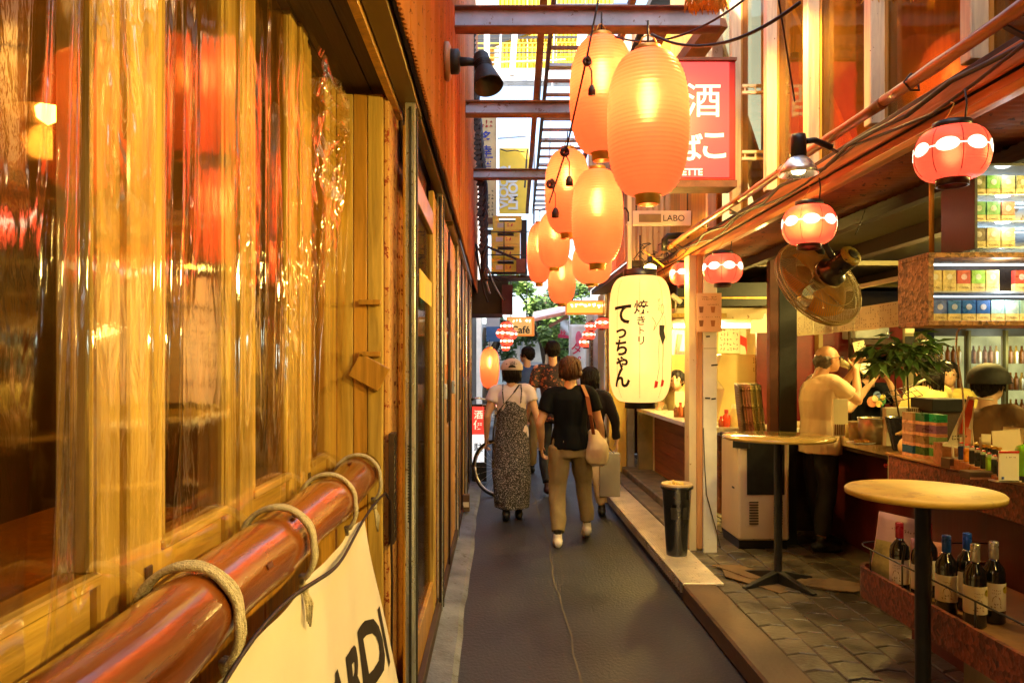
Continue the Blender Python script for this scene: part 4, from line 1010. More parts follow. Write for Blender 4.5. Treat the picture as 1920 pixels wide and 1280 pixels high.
# big white cabinet / machine
t = thing('white_machine', 'cream sheet metal cabinet with small printed labels in the kitchen', 'machine', tuple(P(1388, 780, 7.5)))
pts = [(1352, 664), (1432, 664), (1436, 668), (1436, 716), (1400, 735), (1395, 785), (1345, 785), (1358, 730), (1345, 712), (1345, 690)]
g = MB(); g.prism(pts, lambda x, y, tt_: P(x, y, 7.3) + Vector((0, tt_, 0)), 0, .3); g.build('body', mat('cream_metal', (.72, .6, .26), .35, 0, .08, 2), t, bevel=.005)
g = MB(); scribble(g, plane_fn(P(1421, 683, 7.29), (1, 0, 0)), .1, .14, 6, 7, 0, 4, .3); tag(g.build('print', M_brownink, t), kind='stuff')
# stack of bowls / folded menus in colours
t = thing('menu_stack', 'tall curved stack of striped coloured plates on the kitchen counter', 'stack', tuple(P(1415, 795, 6.3)))
cols = [(.2, .13, .09), (.45, .2, .1), (.75, .3, .22), (.75, .35, .25), (.72, .6, .2), (.35, .32, .12), (.65, .5, .2), (.3, .24, .1)]
for k in range(8):
    x = 1384 + k * 5.2
    g = MB()
    def ff(u, v, x=x): q_ = P(x + u * 5.0 - 3 + v * v * 3 + 6 * v, 722 + v * 86, 6.3); return q_ + Vector((0, -.02 * math.sin(v * 3), 0)) if False else q_ + Vector((0, .002 * math.sin(v * 120), 0))
    g.grid(ff, 2, 60); g.build('plate_edge', mat('plate_%d' % k, cols[k], .4, 0, .15, 8), t, solid=.12)
for i, (u, v0, v1, w_, col, lab) in enumerate(((1362, 750, 782, 7, (.75, .08, .03), 'red topped sauce bottle on the kitchen counter'), (1376, 738, 780, 8, (.8, .65, .3), 'pale cup on a steel stand by the sauce bottle'), (1352, 762, 782, 5, (.55, .1, .03), 'small red seasoning jar left of the sauce bottle'),
                                               (1268, 748, 772, 5, (.25, .08, .03), 'dark seasoning jar on the white stall counter'), (1276, 744, 772, 5, (.6, .15, .05), 'reddish bottle on the white stall counter'), (1286, 742, 772, 5, (.5, .35, .2), 'glass tumbler by the pillar on the stall counter'))):
    D = 6.6 if i < 3 else 7.8
    a = P(u, v1, D); b = P(u, v0, D); r = w_ / 1400 * D; z0 = 1.0
    q = thing('condiment_jar', lab, 'jar', (a.x, D, z0), 'condiments on the stall counters'); h = (v1 - v0) / 1400 * D
    MB().lathe([(.001, 0), (r, 0), (r, h * .6), (r * .5, h * .75), (r * .45, h * .8)], (a.x, D, z0), 16).build('jar', mat('jar_%d' % i, col, .25, coat=.4), q)
    MB().lathe([(r * .55, h * .8), (r * .55, h), (.001, h)], (a.x, D, z0), 12).build('lid', M_red if i % 2 == 0 else M_cream, q)
q = thing('paper_card', 'pale card standing on the white stall counter beside the yellow lantern', 'card', (2.05, 8.6, 1.0)); MB().box(2.06, 2.25, 8.6, 8.61, 1.0, 1.24).build('card', M_paper, q)
# wall camera-like fixture
q = thing('stall_camera', 'small white angled fixture on the shelf beside the yellow lantern', 'fixture', tuple(P(1268, 560, 7.4))); p = P(1268, 562, 7.4); MB().bar(p + Vector((-.05, 0, .05)), p + Vector((.05, 0, -.03)), .05, .05).build('body', M_white, q, bevel=.008); MB().tube([p, p + Vector((0, .05, -.12))], .01).build('stand', M_white, q)
# lit bulb and wires at the eave end
q = thing('bare_bulb', 'bright yellow bare bulb at the eave end above the yellow lantern', 'bulb', tuple(P(1216, 503, 6.2)))
p = P(1219, 504, 6.2); MB().lathe([(.001, -.05), (.05, -.02), (.05, .02), (.001, .05)], p, 16).build('bulb', glow('bare_glow', (1, .75, .15), 18), q); MB().lathe([(.02, .04), (.02, .1), (.001, .1)], p, 12).build('socket', M_black, q)
lamp('lamp_light', tuple(p + Vector((0, -.02, -.08))), 30, (1, .66, .12), .06, parent=q)
t = thing('wire_tangle', 'tangle of dark wires and a pipe elbow at the end of the eave', 'wires', tuple(P(1255, 460, 6.4)))
rg = random.Random(11)
for k in range(13):
    p = P(rg.uniform(1212, 1300), rg.uniform(455, 480), rg.uniform(6.2, 6.9)); pts = [p]
    for j in range(6): p = p + Vector((rg.uniform(-.07, .07), rg.uniform(-.03, .03), rg.uniform(-.07, .04))); pts.append(p)
    MB().tube(pts, rg.uniform(.003, .006), 5).build('wire', M_cable, t)
MB().tube([P(1246, 470, 6.5), P(1246, 450, 6.5), P(1252, 443, 6.5), P(1290, 441, 6.5)], .028, 12).build('pipe_elbow', M_black, t)
MB().bar(P(1205, 468, 6.4), P(1245, 500, 6.4), .01).build('twig', M_stain, t)

# ------------------------------------------------------------------ cooler, bin, tables
t = thing('cooler_unit', 'cream metal cooler cabinet with dark front panel and vent slots', 'cooler', (2.1, 6.1, .1))
M_cool = mat('cooler_cream', (.76, .60, .44), .35, 0, .1, 3, (1, 1, .4))
x0, x1, y0, y1 = 1.9, 2.3, 5.85, 6.3
MB().box(x0, x1, y0, y1, .17, .95).build('body', M_cool, t, bevel=.015)
MB().box(x0 + .01, x1 - .01, y0 + .02, y1 - .02, .10, .169).build('plinth', M_black, t)
MB().box(x0 - .012, x1 + .012, y0 - .012, y1, .951, .985).build('lid', M_black, t, bevel=.006)
MB().box(x0 + .065, x1 - .04, y0 - .006, y0 - .0005, .53, .94).build('door_panel', M_black, t, bevel=.003)
for cx in (x0 + .12, x1 - .09):
    for k in range(9): MB().box(cx - .035, cx + .035, y0 - .005, y0 - .0005, .30 + k * .021, .308 + k * .021).build('vent_slot', M_dark, t)
for (x, z) in ((.05, .5), (.05, .3), (.05, .2), (.16, .5), (.3, .5), (.37, .48), (.37, .3), (.12, .185), (.25, .185), (.37, .7), (.05, .8)): MB().lathe([(.001, -.004), (.005, -.003), (.006, 0)], (x0 + x, y0 - .0005, z), 8, rot=Matrix.Rotation(R(90), 3, 'X')).build('screw', M_dark, t)
MB().box(x0 - .002, x0 - .0003, y0 + .1, y0 + .16, .56, .575).build('side_handle', M_black, t)
MB().bar((x0 - .02, y0 + .05, .93), (x0 + .08, y0 - .02, .93), .06, .07).build('black_bag_corner', M_black, t)

t = thing('rubbish_bin', 'tall black tapered bin full of rubbish standing on the checker plate', 'bin', (1.36, 5.62, .122))
c = Vector((1.36, 5.62, .122))
M_bin = mat('bin_black', (.012, .012, .014), .25, 0, .3, coat=.3)
MB().lathe([(.001, 0), (.075, 0), (.078, .02), (.108, .49), (.122, .50), (.124, .515), (.112, .52), (.104, .49), (.07, .02), (.001, .02)], c, 32).build('shell', M_bin, t)
MB().lathe([(.103, .48), (.116, .53), (.110, .538), (.1, .49)], c, 32).build('liner', mat('bin_liner', (.5, .36, .2), .5), t)
rg = random.Random(5)
g = MB()
for k in range(80):
    a = rg.uniform(0, 6.28); r = rg.uniform(0, .09); g.obox(c + Vector((r * math.cos(a), r * math.sin(a), .50 + rg.uniform(0, .045) * (1 - r / .12))), (rg.uniform(.01, .045), rg.uniform(.01, .03), rg.uniform(.003, .02)), Matrix.Rotation(rg.uniform(0, 3), 3, Vector((rg.random(), rg.random(), rg.random())).normalized()))
tag(g.build('rubbish', mat('rubbish_paper', (.6, .42, .1), .7, rnd=0), t), kind='stuff')
for a in (-2.0, -1.2):
    g = MB(); g.grid(lambda u, v, a=a: (c.x + (.0805 + .07 * (v * .12 + .28) / .4 * .42 + .004) * math.cos(a + (u - .5) * .4), c.y + (.0805 + .07 * (v * .12 + .28) / .4 * .42 + .004) * math.sin(a + (u - .5) * .4), c.z + .28 + v * .09), 5, 4); g.build('sticker', M_dark, t)

M_ttop = mat('table_top', (.44, .27, .035), .55, 0, .3, 4, speck=(12, .58, (.33, .19, .03)), detail=10, bump=.3)
def table(c, r, z, label, base=True, m=M_ttop):
    q = thing('standing_table', label, 'table', tuple(c), 'round standing tables on the paving')
    MB().lathe([(.001, z - .024), (r - .01, z - .024), (r, z - .02), (r + .002, z - .006), (r - .004, z), (.001, z)], (c.x, c.y, 0), 64).build('table_top', m, q)
    MB().lathe([(.026, .13), (.026, z - .03), (.06, z - .027), (.001, z - .025)], (c.x, c.y, 0), 20).build('pole', M_black, q)
    for k in range(4):
        a = k * PI / 2 + .45; d = Vector((math.cos(a), math.sin(a), 0)); s = d.cross(Vector((0, 0, 1)))
        o = c.copy(); o.z = .1
        vs = [o + s * .025, o - s * .025, o + d * .30 + s * .018, o + d * .30 - s * .018]
        g = MB(); g.add([vs[0] + Vector((0, 0, .002)), vs[1] + Vector((0, 0, .002)), vs[3] + Vector((0, 0, .002)), vs[2] + Vector((0, 0, .002)), o + s * .025 + Vector((0, 0, .09)), o - s * .025 + Vector((0, 0, .09)), o + d * .30 - s * .018 + Vector((0, 0, .014)), o + d * .30 + s * .018 + Vector((0, 0, .014))],
                        [(0, 1, 2, 3), (4, 5, 6, 7), (0, 1, 5, 4), (2, 3, 7, 6), (1, 2, 6, 5), (0, 3, 7, 4)]); g.build('foot', M_black, q, bevel=.003)
table(Vector((1.515, 2.65, .1)), .252, 1.105, 'round yellow topped standing table in front, nearest the camera')
table(Vector((1.87, 4.95, .1)), .355, 1.078, 'thin glossy round standing table with star foot by the cooler', m=mat('table_gloss', (.4, .27, .07), .1, 0, .2, 6, coat=.8))
# cardboard under the far table
t = thing('cardboard_sheet', 'torn flattened cardboard lying under the star foot of the far table', 'cardboard', (1.9, 4.7, .11))
M_card = mat('cardboard', (.13, .075, .035), .8, 0, .3, 5)
for (pts, z) in (([(1.55, 5.05), (1.8, 4.72), (2.0, 4.85), (2.2, 4.72), (2.42, 4.78), (2.3, 4.95), (2.0, 5.1), (1.9, 5.25), (1.6, 5.3)], .107), ([(1.42 + .12, 5.32), (1.7, 5.0), (1.95, 5.0), (1.75, 5.35)], .113)):
    MB().prism(pts, lambda x, y, tt_: (x, y, tt_ + .01 * math.sin(x * 9) * (tt_ > .1)), z, z + .004).build('sheet', M_card, t)
MB().add([(2.0, 4.86, .112), (2.25, 4.7, .118), (2.44, 4.79, .125), (2.2, 4.9, .150)], [(0, 1, 2, 3)]).build('flap', M_card, t, solid=.004)

# ------------------------------------------------------------------ far counter, near counter
t = thing('far_counter', 'bar counter with pale tiled top where the bald man stands', 'counter', (3, 5.4, .1))
M_tiletop = mat('counter_tile', (.62, .50, .30), .3, 0, .15, 6)
for k in range(10): MB().box(2.66, 3.2, 4.0 + k * .3, 4.297 + k * .3, .985, 1.02).build('tile', M_tiletop, t, bevel=.004)
for k in range(10): MB().box(2.65, 2.659, 4.0 + k * .3, 4.297 + k * .3, .93, 1.015).build('edge_tile', M_tiletop, t, bevel=.002)
MB().box(2.67, 3.18, 4.02, 7.0, .9, .984).build('core', M_stain_dark, t)
MB().box(2.86, 2.9, 4.0, 7.0, .1, .9).build('front_panel', mat('dark_red_panel', (.10, .012, .01), .4, 0, .3), t)
t = thing('display_counter', 'dark red chipboard counter with goods on its ledge, right front', 'counter', (2.3, 3, .1))
M_osbr = osb('red_chipboard', (.16, .035, .015), 60, .45, .3)
M_osb = osb('brown_chipboard', (.34, .16, .05), 75, .6)
MB().box(2.1, 2.14, 1.0, 4.0, .91, 1.065).build('band', M_osbr, t, bevel=.004)
MB().box(2.14, 2.7, 3.96, 4.0, .91, 1.065).build('end_band', M_osbr, t, bevel=.004)
MB().box(2.09, 2.75, 1.0, 4.01, 1.066, 1.08).build('ledge', mat('ledge_top', (.38, .17, .05), .35, 0, .3, 6, coat=.3), t, bevel=.003)
MB().box(2.2, 2.24, 1.0, 3.95, .1, .905).build('front_panel', mat('dark_red_front', (.09, .016, .012), .5, 0, .4, 5, GV), t)
MB().box(2.24, 2.7, 3.9, 3.95, .1, .905).build('end_panel', bpy.data.materials['dark_red_front'], t)
t = thing('bottle_bin', 'low chipboard bin shelf with rounded end holding wine bottles and magazines', 'shelf', (1.8, 2.6, .55))
pts = []
for k in range(9):
    a = PI / 2 + k * PI / 16; pts.append((1.69 + .09 * math.cos(a), 3.24 + .09 * math.sin(a)))
inner = [(2.19, 3.33)] + pts + [(1.60, .9)]
# outer wall as strip
g = MB(); T = .02
for (a, b) in zip(inner, inner[1:]):
    a = Vector((*a, 0)); b = Vector((*b, 0)); d = (b - a).normalized(); nn = Vector((d.y, -d.x, 0)) * -1
    g.add([a + Vector((0, 0, .54)), b + Vector((0, 0, .54)), b + Vector((0, 0, .67)), a + Vector((0, 0, .67))], [(0, 1, 2, 3)], 0, False)
g.build('rim_wall', M_osbr, t, solid=.018)
MB().prism(inner + [(2.19, .9)], lambda x, y, tt_: (x, y, tt_), .545, .598).build('shelf_base', mat('bin_base', (.25, .12, .04), .6, 0, .3), t)
MB().tube([(2.17, 3.30, .76)] + [(p_[0], p_[1], .76) for p_ in pts] + [(1.605, .9, .76)], .0035, 6).build('wire_rail', M_dark, t)
for y in (3.2, 2.95, 2.5, 2.1, 1.6): MB().tube([(1.605, y, .66), (1.605, y, .76)], .0035, 6).build('wire_upright', M_dark, t)
MB().tube([(1.605, 2.95, .76), (1.605, 2.93, .84), (1.59, 2.92, .85)], .005, 6).build('wire_hook', M_dark, t)
MB().box(1.72, 1.92, 2.2, 2.75, .1, .54).build('support', mat('grey_support', (.22, .17, .12), .6), t, bevel=.004)

# wine bottles
M_wine = mat('wine_glass', (.006, .006, .008), .08, 0, .1, coat=.6, bump=0)
def bottle(capm):
    q = thing('wine_bottle', 'x', 'bottle', (0, 0, 0), 'wine bottles in the low bin')
    MB().lathe([(.001, .004), (.034, 0), (.0375, .006), (.0375, .18), (.034, .2), (.016, .225), (.0145, .24), (.0145, .235)], n=28).build('glass', M_wine, q)
    MB().lathe([(.0148, .232), (.0158, .236), (.0158, .294), (.014, .297), (.001, .297)], n=20).build('capsule', capm, q)
    g = MB(); g.lathe([(.0382, .05), (.0384, .052), (.0384, .148), (.0382, .15)], n=28)
    g.build('label', mat('wine_label', (.62, .52, .38), .6, 0, .05) if 'wine_label' not in bpy.data.materials else bpy.data.materials['wine_label'], q)
    def lf(x, y): a = -PI / 2 - .55 + x / .0384; return (.0388 * math.cos(a), .0388 * math.sin(a), .1 + y)
    g = MB(); scribble(g, lambda x, y: lf(x, y + .02), .03, .02, 5, 2, 0, 7, .2); scribble(g, lambda x, y: lf(x, y - .03), .04, .02, 4, 2, 0, 9, .2); g.add([lf(-.014, -.018), lf(.016, -.018), lf(.01, .0), (lf(-.003, .006)), lf(-.011, -.002)], [(0, 1, 2, 3, 4)]); tag(g.build('label_print', M_brownink, q), kind='stuff')
    return q
caps = {'red': mat('cap_red', (.35, .01, .02), .3, .3), 'blue': mat('cap_blue', (.01, .07, .4), .3, .3), 'silver': mat('cap_silver', (.5, .46, .4), .3, .7)}
medal = mat('medal_gold', (.55, .42, .03), .3, .5)
BT = [('silver', 1.775, 2.72, 'wine bottle with silver capsule and gold medal, nearest of the row'), ('silver', 1.87, 2.76, 'wine bottle with silver capsule furthest right, with a gold medal'), ('blue', 1.755, 2.86, 'blue capped wine bottle left of the nearest silver one'),
      ('blue', 1.86, 2.90, 'blue capped wine bottle behind between the two silver ones'), ('red', 1.74, 3.0, 'red capped wine bottle beside the blue one'), ('red', 1.70, 3.09, 'dark red capped wine bottle close to the table pole'), ('red', 1.81, 3.08, 'red capped wine bottle at the back of the row')]
pro = {}
for i, (kc, x, y, lab) in enumerate(BT):
    if kc in pro: o = dup(pro[kc])
    else: o = pro[kc] = bottle(caps[kc])
    o.location = (x - .03, y, .6); o['label'] = lab; o.rotation_euler = (0, 0, .3 - .12 * i)
    if kc == 'silver':
        pass
def medal_on(q, ang=0):
    pass
for q in [o for o in C.objects if o.name.startswith('wine_bottle') and 'gold medal' in o.get('label', '')]:
    pass
g = MB(); vs = [(.0395 * math.cos(-PI / 2 + .35), .0395 * math.sin(-PI / 2 + .35), .128)]
for j in range(18):
    b = 2 * PI * j / 18; a = -PI / 2 + .35 + .35 * math.cos(b); vs.append((.0395 * math.cos(a), .0395 * math.sin(a), .128 + .0135 * math.sin(b)))
g.add(vs, [(0, 1 + j, 1 + (j + 1) % 18) for j in range(18)], 0, True); md = g.build('medal', medal)
src = pro['silver']; oth = [o for o in C.objects if o.get('label', '').startswith('wine bottle with silver capsule furthest')][0]
def attach(o, par): o.parent = par; CH.setdefault(par.name, []).append(o)
attach(md, src); m2 = md.copy(); C.objects.link(m2); attach(m2, oth)

# magazines in the bin
def magazine(p, rot, w_, h_, cols, label, name='magazine'):
    q = thing(name, label, 'magazine', tuple(p), 'magazines leaning in the bin')
    rm = rot
    def f(x, y): return Vector(p) + rm @ Vector((x, .02 * math.sin(max(0, y) / h_ * 2.5) * -1, y))
    g = MB(); g.grid(lambda u, v: f((u - .5) * w_, v * h_), 2, 10); g.build('cover', cols[0], q, solid=.012)
    g = MB(); g.grid(lambda u, v: f((u - .5) * w_, v * h_ * .6) + rm @ Vector((0, -.0075, 0)), 2, 8); g.build('cover_picture', cols[1], q)
    g = MB(); scribble(g, lambda x, y: f(x, h_ * .8 + y) + rm @ Vector((0, -.008, 0)), w_ * .5, .02, 9, 1, 0, 3, .25); tag(g.build('cover_print', M_brownink, q), kind='stuff')
magazine((1.70, 3.2, .60), Matrix.Rotation(R(14), 3, 'Y') @ Matrix.Rotation(R(-10), 3, 'X') @ Matrix.Rotation(R(-12), 3, 'Z'), .2, .3, (mat('mag_cover', (.55, .3, .2), .4, 0, .1), mat('mag_picture', (.3, .2, .05), .4, 0, .6, 14)), 'magazine with pinkish cover leaning left in the bin')
magazine((1.77, 3.08, .60), Matrix.Rotation(R(9), 3, 'Y') @ Matrix.Rotation(R(-8), 3, 'X') @ Matrix.Rotation(R(-8), 3, 'Z'), .15, .22, (mat('mag_cover2', (.5, .18, .12), .4, 0, .3, 10), mat('mag_picture2', (.6, .35, .2), .4, 0, .6, 12)), 'reddish magazine beside the bottles in the bin')

# ------------------------------------------------------------------ fan
t = thing('cage_fan', 'big yellowish wire cage fan tilted under the hall ceiling', 'fan', tuple(P(1535, 535, 4.4)))
c = P(1534, 530, 4.4); ax = Vector((.32, -.82, .47)).normalized(); rot = Vector((0, 0, 1)).rotation_difference(ax).to_matrix()
M_cage = mat('cage_wire', (.42, .30, .10), .4, .3, .2, 10)
RF = .285
def fp(r, z, a): return c + rot @ Vector((r * math.cos(a), r * math.sin(a), z))
for (r, z, w_) in ((RF, 0, .006), (RF * .985, .022, .004), (.09, .085, .005), (.2, .062, .003), (RF * .985, -.02, .004), (.19, -.07, .003), (.07, -.09, .004)):
    MB().tube([fp(r, z, k * 2 * PI / 64) for k in range(65)], w_, 6).build('cage_ring', M_cage, t)
g = MB()
for k in range(120):
    a = k * 2 * PI / 120; g.tube([fp(.085, .085, a), fp(.15, .078, a + .1), fp(.235, .055, a + .2), fp(.275, .02, a + .25), fp(RF, 0, a + .26)], .0017, 4, cap=False)
    g.tube([fp(RF, 0, a + .26), fp(.275, -.025, a + .25), fp(.235, -.06, a + .2), fp(.15, -.082, a + .1), fp(.06, -.09, a)], .0017, 4, cap=False)
tag(g.build('cage_spoke', M_cage, t), kind='stuff')
M_blade = mat('fan_blade', (.85, .42, .04), .3, 0, .1, coat=.3)
for k in range(4):
    a0 = k * PI / 2 + .3; g = MB(); g.grid(lambda u, v: fp(.04 + u * .18, -.02 + .05 * (v - .5), a0 + (v - .5) * (.5 + .75 * u)), 6, 6); g.build('blade', M_blade, t, solid=.003)
MB().lathe([(.001, -.03), (.04, -.028), (.045, .03), (.001, .032)], c, 20, rot=rot).build('hub', M_black, t)
M_motor = mat('motor_black', (.02, .014, .012), .3, .2, .3, speck=(12, .60, (.35, .14, .05)), coat=.3)
MB().lathe([(.001, .05), (.055, .055), (.085, .09), (.088, .12), (.06, .135), (.058, .21), (.062, .22), (.06, .27), (.05, .28), (.001, .28)], c, 28, rot=rot).build('motor', M_motor, t)
MB().lathe([(.061, .262), (.064, .268), (.056, .284), (.03, .286), (.001, .286)], c, 28, rot=rot).build('end_cap', mat('end_cap_yellow', (.55, .42, .06), .4, speck=(30, .55, (.05, .04, .02))), t)
MB().lathe([(.001, .287), (.03, .287), (.028, .29), (.001, .29)], c, 20, rot=rot).build('end_grille', M_dark, t)
e = fp(.05, .13, 2.2); MB().tube([fp(0, .17, 0), fp(0, .17, 0) + Vector((-.05, .05, .12)), fp(0, .17, 0) + Vector((-.07, .1, .35)), Vector((fp(0, .17, 0).x - .07, fp(0, .17, 0).y + .1, 2.43))], .018, 10).build('bracket', M_black, t)
MB().lathe([(.001, -.03), (.03, -.03), (.03, .035), (.001, .035)], c + Vector((.02, .03, .2)), 16).build('switch_box', M_black, t)
MB().tube([fp(.06, .2, 4.5), fp(.085, .2, 4.5)], .006, 8).build('knob', M_black, t)
# loose wire by the fan
cable(sag(P(1625, 380, 4.2), P(1603, 440, 4.2), .02, 8), .002, 'thin pale loop of wire hanging from the soffit right of the fan')

# ------------------------------------------------------------------ paper menu strip and rail
t = thing('paper_menu_strip', 'long cream paper menu strip hung above the far counter', 'menu', (2.7, 5.6, 1.8))
for k in range(6):
    y0 = 4.55 + k * .36; MB().box(2.70, 2.703, y0, y0 + .356, 1.80 + .004 * (k % 2), 1.975).build('paper_sheet', M_paper, t)
g = MB(); scribble(g, lambda x, y: Vector((2.698, 5.63 - x, 1.89 + y)), 2.1, .15, 62, 9, 0, 21, .2, .55); tag(g.build('lettering', M_brownink, t), kind='stuff')
MB().bar((2.72, 4.3, 2.13), (2.72, 7.6, 2.13), .03, .03).build('rail', M_offwhite, t)
t = thing('wall_cladding', 'dark red panels and kitchen hatch behind the bald man', 'panel', (3, 7.2, .1))
M_dred = mat('deep_red', (.16, .01, .008), .4, 0, .3)
MB().box(2.48, 2.75, 7.1, 7.14, .1, 1.85).build('red_panel', M_dred, t); MB().box(2.75, 2.84, 7.05, 7.09, .1, 1.9).build('pale_upright', M_offwhite, t)
MB().box(2.84, 4.1, 7.5, 7.54, .1, 1.98).build('red_panel', M_dred, t)
for u in (1593, 1636): a = P(u, 700, 7.3); MB().box(a.x, a.x + .03, 7.3, 7.33, .1, 1.95).build('upright', M_stain_dark, t)
a = P(1605, 636, 7.2); b = P(1668, 618, 7.2); MB().box(a.x, b.x, 7.2, 7.5, 1.8, 1.92).build('steel_hood', M_grey, t, bevel=.01)
MB().box(a.x - .05, b.x + .3, 7.15, 7.2, 1.74, 1.79).build('shelf', M_stain_dark, t)
t = thing('narrow_post', 'narrow post with stacked pale tags in front of the black cabinet', 'post', tuple(P(1703, 700, 6.9)))
a = P(1697, 690, 6.9); b = P(1713, 612, 6.9); MB().box(a.x, b.x, 6.9, 6.94, .1, 2.5).build('post', mat('olive_post', (.2, .17, .09), .5), t)
for k in range(4): MB().box(a.x - .003, b.x + .003, 6.89, 6.898, 1.62 + k * .11, 1.70 + k * .11).build('tag', M_black if k % 2 else M_paper, t)
t = thing('vertical_sign', 'narrow pale sign with red vertical characters beside the fridges', 'sign', tuple(P(1729, 660, 8.4)))
a = P(1719, 672, 8.4); b = P(1738, 623, 8.4); MB().box(a.x, b.x, 8.4, 8.42, a.z, b.z).build('board', mat('tan_board', (.5, .33, .2), .6), t)
put_text('火の', plane_fn(((a.x + b.x) / 2, 8.398, (a.z + b.z) / 2 + .02), (1, 0, 0)), 'lettering', M_brownink, t, .1, .01, 0, True)
q = thing('white_note', 'tilted white note pinned behind the eating guest', 'note', tuple(P(1613, 657, 7.1))); p = P(1613, 656, 7.1)
MB().obox(p, (.11, .004, .17), Matrix.Rotation(R(-14), 3, 'Y')).build('note', M_paper, q); g = MB(); scribble(g, plane_fn(p + Vector((0, -.004, 0)), (1, 0, -.2), (.2, 0, 1)), .09, .14, 3, 5, 0, 31, .16); tag(g.build('print', M_ink, q), kind='stuff')

# fridges
t = thing('glass_fridge', 'row of lit glass door drinks fridges at the back of the hall', 'fridge', (5.8, 9.2, .1))
M_fri = mat('fridge_frame', (.12, .10, .07), .4, .3)
MB().box(5.2, 8.2, 9.3, 9.65, .1, 2.02).build('cabinet', M_fri, t)
M_frin = glow('fridge_light', (.65, .9, .85), .9, .55, 4)
for k in range(5):
    x0 = 5.42 + k * .46; MB().box(x0, x0 + .40, 9.285, 9.295, .8, 1.9).build('lit_interior', M_frin, t)
    MB().box(x0 - .03, x0, 9.24, 9.3, .7, 1.97).build('door_frame', M_brass, t); MB().box(x0 + .005, x0 + .395, 9.25, 9.255, .8, 1.9).build('pane', M_window, t)
    for s_ in range(3):
        for j in range(5): MB().lathe([(.001, 0), (.03, 0), (.03, .14), (.012, .18), (.012, .22), (.001, .22)], (x0 + .05 + j * .07, 9.275, .9 + s_ * .33), 8).build('bottle', M_plank if (s_ + j) % 3 else M_cream, t)
lamp('lamp_light', (6.3, 9.0, 1.7), 12, (.75, .95, .85), .3, parent=t)
MB().box(4.95, 5.4, 9.2, 9.28, .1, 2.3).build('black_cabinet', M_black, t)
# small lamp arm over the display
t = thing('gooseneck_lamp', 'thin curved pale lamp stem arching over the lighters', 'lamp', tuple(P(1806, 760, 3.4)))
pts = [P(1807, 752, 3.4), P(1803, 720, 3.4), P(1797, 680, 3.4), P(1793, 650, 3.4), P(1794, 625, 3.4), P(1800, 614, 3.4), P(1815, 609, 3.4)]
MB().tube([Vector((pts[0].x, 3.4, 1.09))] + pts, .004, 6).build('stem', M_cream, t); MB().bar(P(1812, 611, 3.4), P(1853, 611, 3.4), .03, .015).build('head', M_yellowpaint, t)

# ------------------------------------------------------------------ pack shelves
def pack_proto(c1, c2, nm):
    q = thing('pack', 'x', 'pack', (0, 0, 0), 'small packs in the wall shelves'); return q
t = thing('pack_shelf', 'chipboard wall shelf with two lit rows of small packs', 'shelf', (2.1, 3, 1.7))
X0, X1, Y0, Y1, Z0, Z1 = 1.68, 2.75, 2.9, 3.12, 1.70, 1.985
MB().box(X0, X0 + .02, Y0, Y1, Z0 + .021, Z1 - .021).build('end_panel', M_osb, t)
MB().box(X0, X1, Y0, Y1, Z0, Z0 + .02).build('bottom_board', M_osb, t, bevel=.002); MB().box(X0, X1, Y0, Y1, Z1 - .02, Z1).build('top_board', M_osb, t, bevel=.002)
MB().box(X0 + .02, X1, Y1 - .015, Y1 - .002, Z0 + .021, Z1 - .021).build('back_board', M_stain_dark, t)
MB().box(X0 + .03, X1, Y0 + .03, Y1 - .02, Z0 + .132, Z0 + .138).build('middle_board', M_grey, t)
M_led = glow('shelf_led', (.7, .9, 1), 3.5)
for z in (Z0 + .128, Z1 - .026): MB().box(X0 + .05, X1, Y1 - .04, Y1 - .03, z, z + .004).build('led_strip', M_led, t)
lamp('lamp_light', (2.0, Y0 + .04, Z0 + .255), .8, (.85, .95, 1), .05, parent=t); lamp('lamp_light', (2.0, Y0 + .03, Z0 + .12), .6, (.85, .95, 1), .05, parent=t)
for x in (1.75, 2.2): MB().tube([(x, 3.0, Z1), (x, 3.0, 2.43)], .01, 8).build('rod', M_olancap, t)
mats_p = {}
def packmat(c):
    k = 'pack_%02d_%02d_%02d' % tuple(int(a * 99) for a in c)
    if k not in bpy.data.materials: mat(k, c, .3, 0, .35, 26, dist=1, rnd=0)
    return bpy.data.materials[k]
PR = {}
cnt = 0
def pack(x, y, z, c, label, w_=.053, h_=.083):
    global cnt
    key = (c, w_, h_)
    lowc = (.75, .62, .25)
    if key not in PR:
        q = thing('small_pack', label, 'pack', (x, y, z), 'small packs on the wall shelves')
        MB().box(x - w_ / 2, x + w_ / 2, y, y + .022, z, z + h_ * .36).build('warning_band', packmat(lowc), q)
        MB().box(x - w_ / 2, x + w_ / 2, y, y + .022, z + h_ * .362, z + h_).build('carton', packmat(c), q, bevel=.001)
        g = MB(); f_ = plane_fn((x, y, z + h_ * .68), (1, 0, 0), off=.001)
        g.add([f_(.012 * math.cos(k * .7) , .012 * math.sin(k * .7)) for k in range(9)], [list(range(9))]); g.build('emblem', packmat(tuple(min(1, a * .5 + .45) for a in c)), q)
        g = MB(); scribble(g, plane_fn((x, y, z + h_ * .18), (1, 0, 0), off=.001), w_ * .8, .012, 8, 1, 0, 3, .3); tag(g.build('small_print', M_brownink, q), kind='stuff')
        PR[key] = q; q['_p'] = [x, y, z]
    else:
        s = PR[key]; q = dup(s, loc=(x, y, z), label=label)
    return q
row1 = [(.72, .6, .25), (.7, .58, .24), (.6, .12, .07), (.35, .7, .12), (.74, .66, .3), None, (.5, .05, .03), (.05, .4, .35), (.6, .5, .2)]
row2 = [(.12, .2, .6), (.05, .2, .65), (.02, .14, .55), (.02, .12, .45), (.35, .6, .6), (.4, .6, .58), (.3, .5, .4), (.4, .5, .3)]
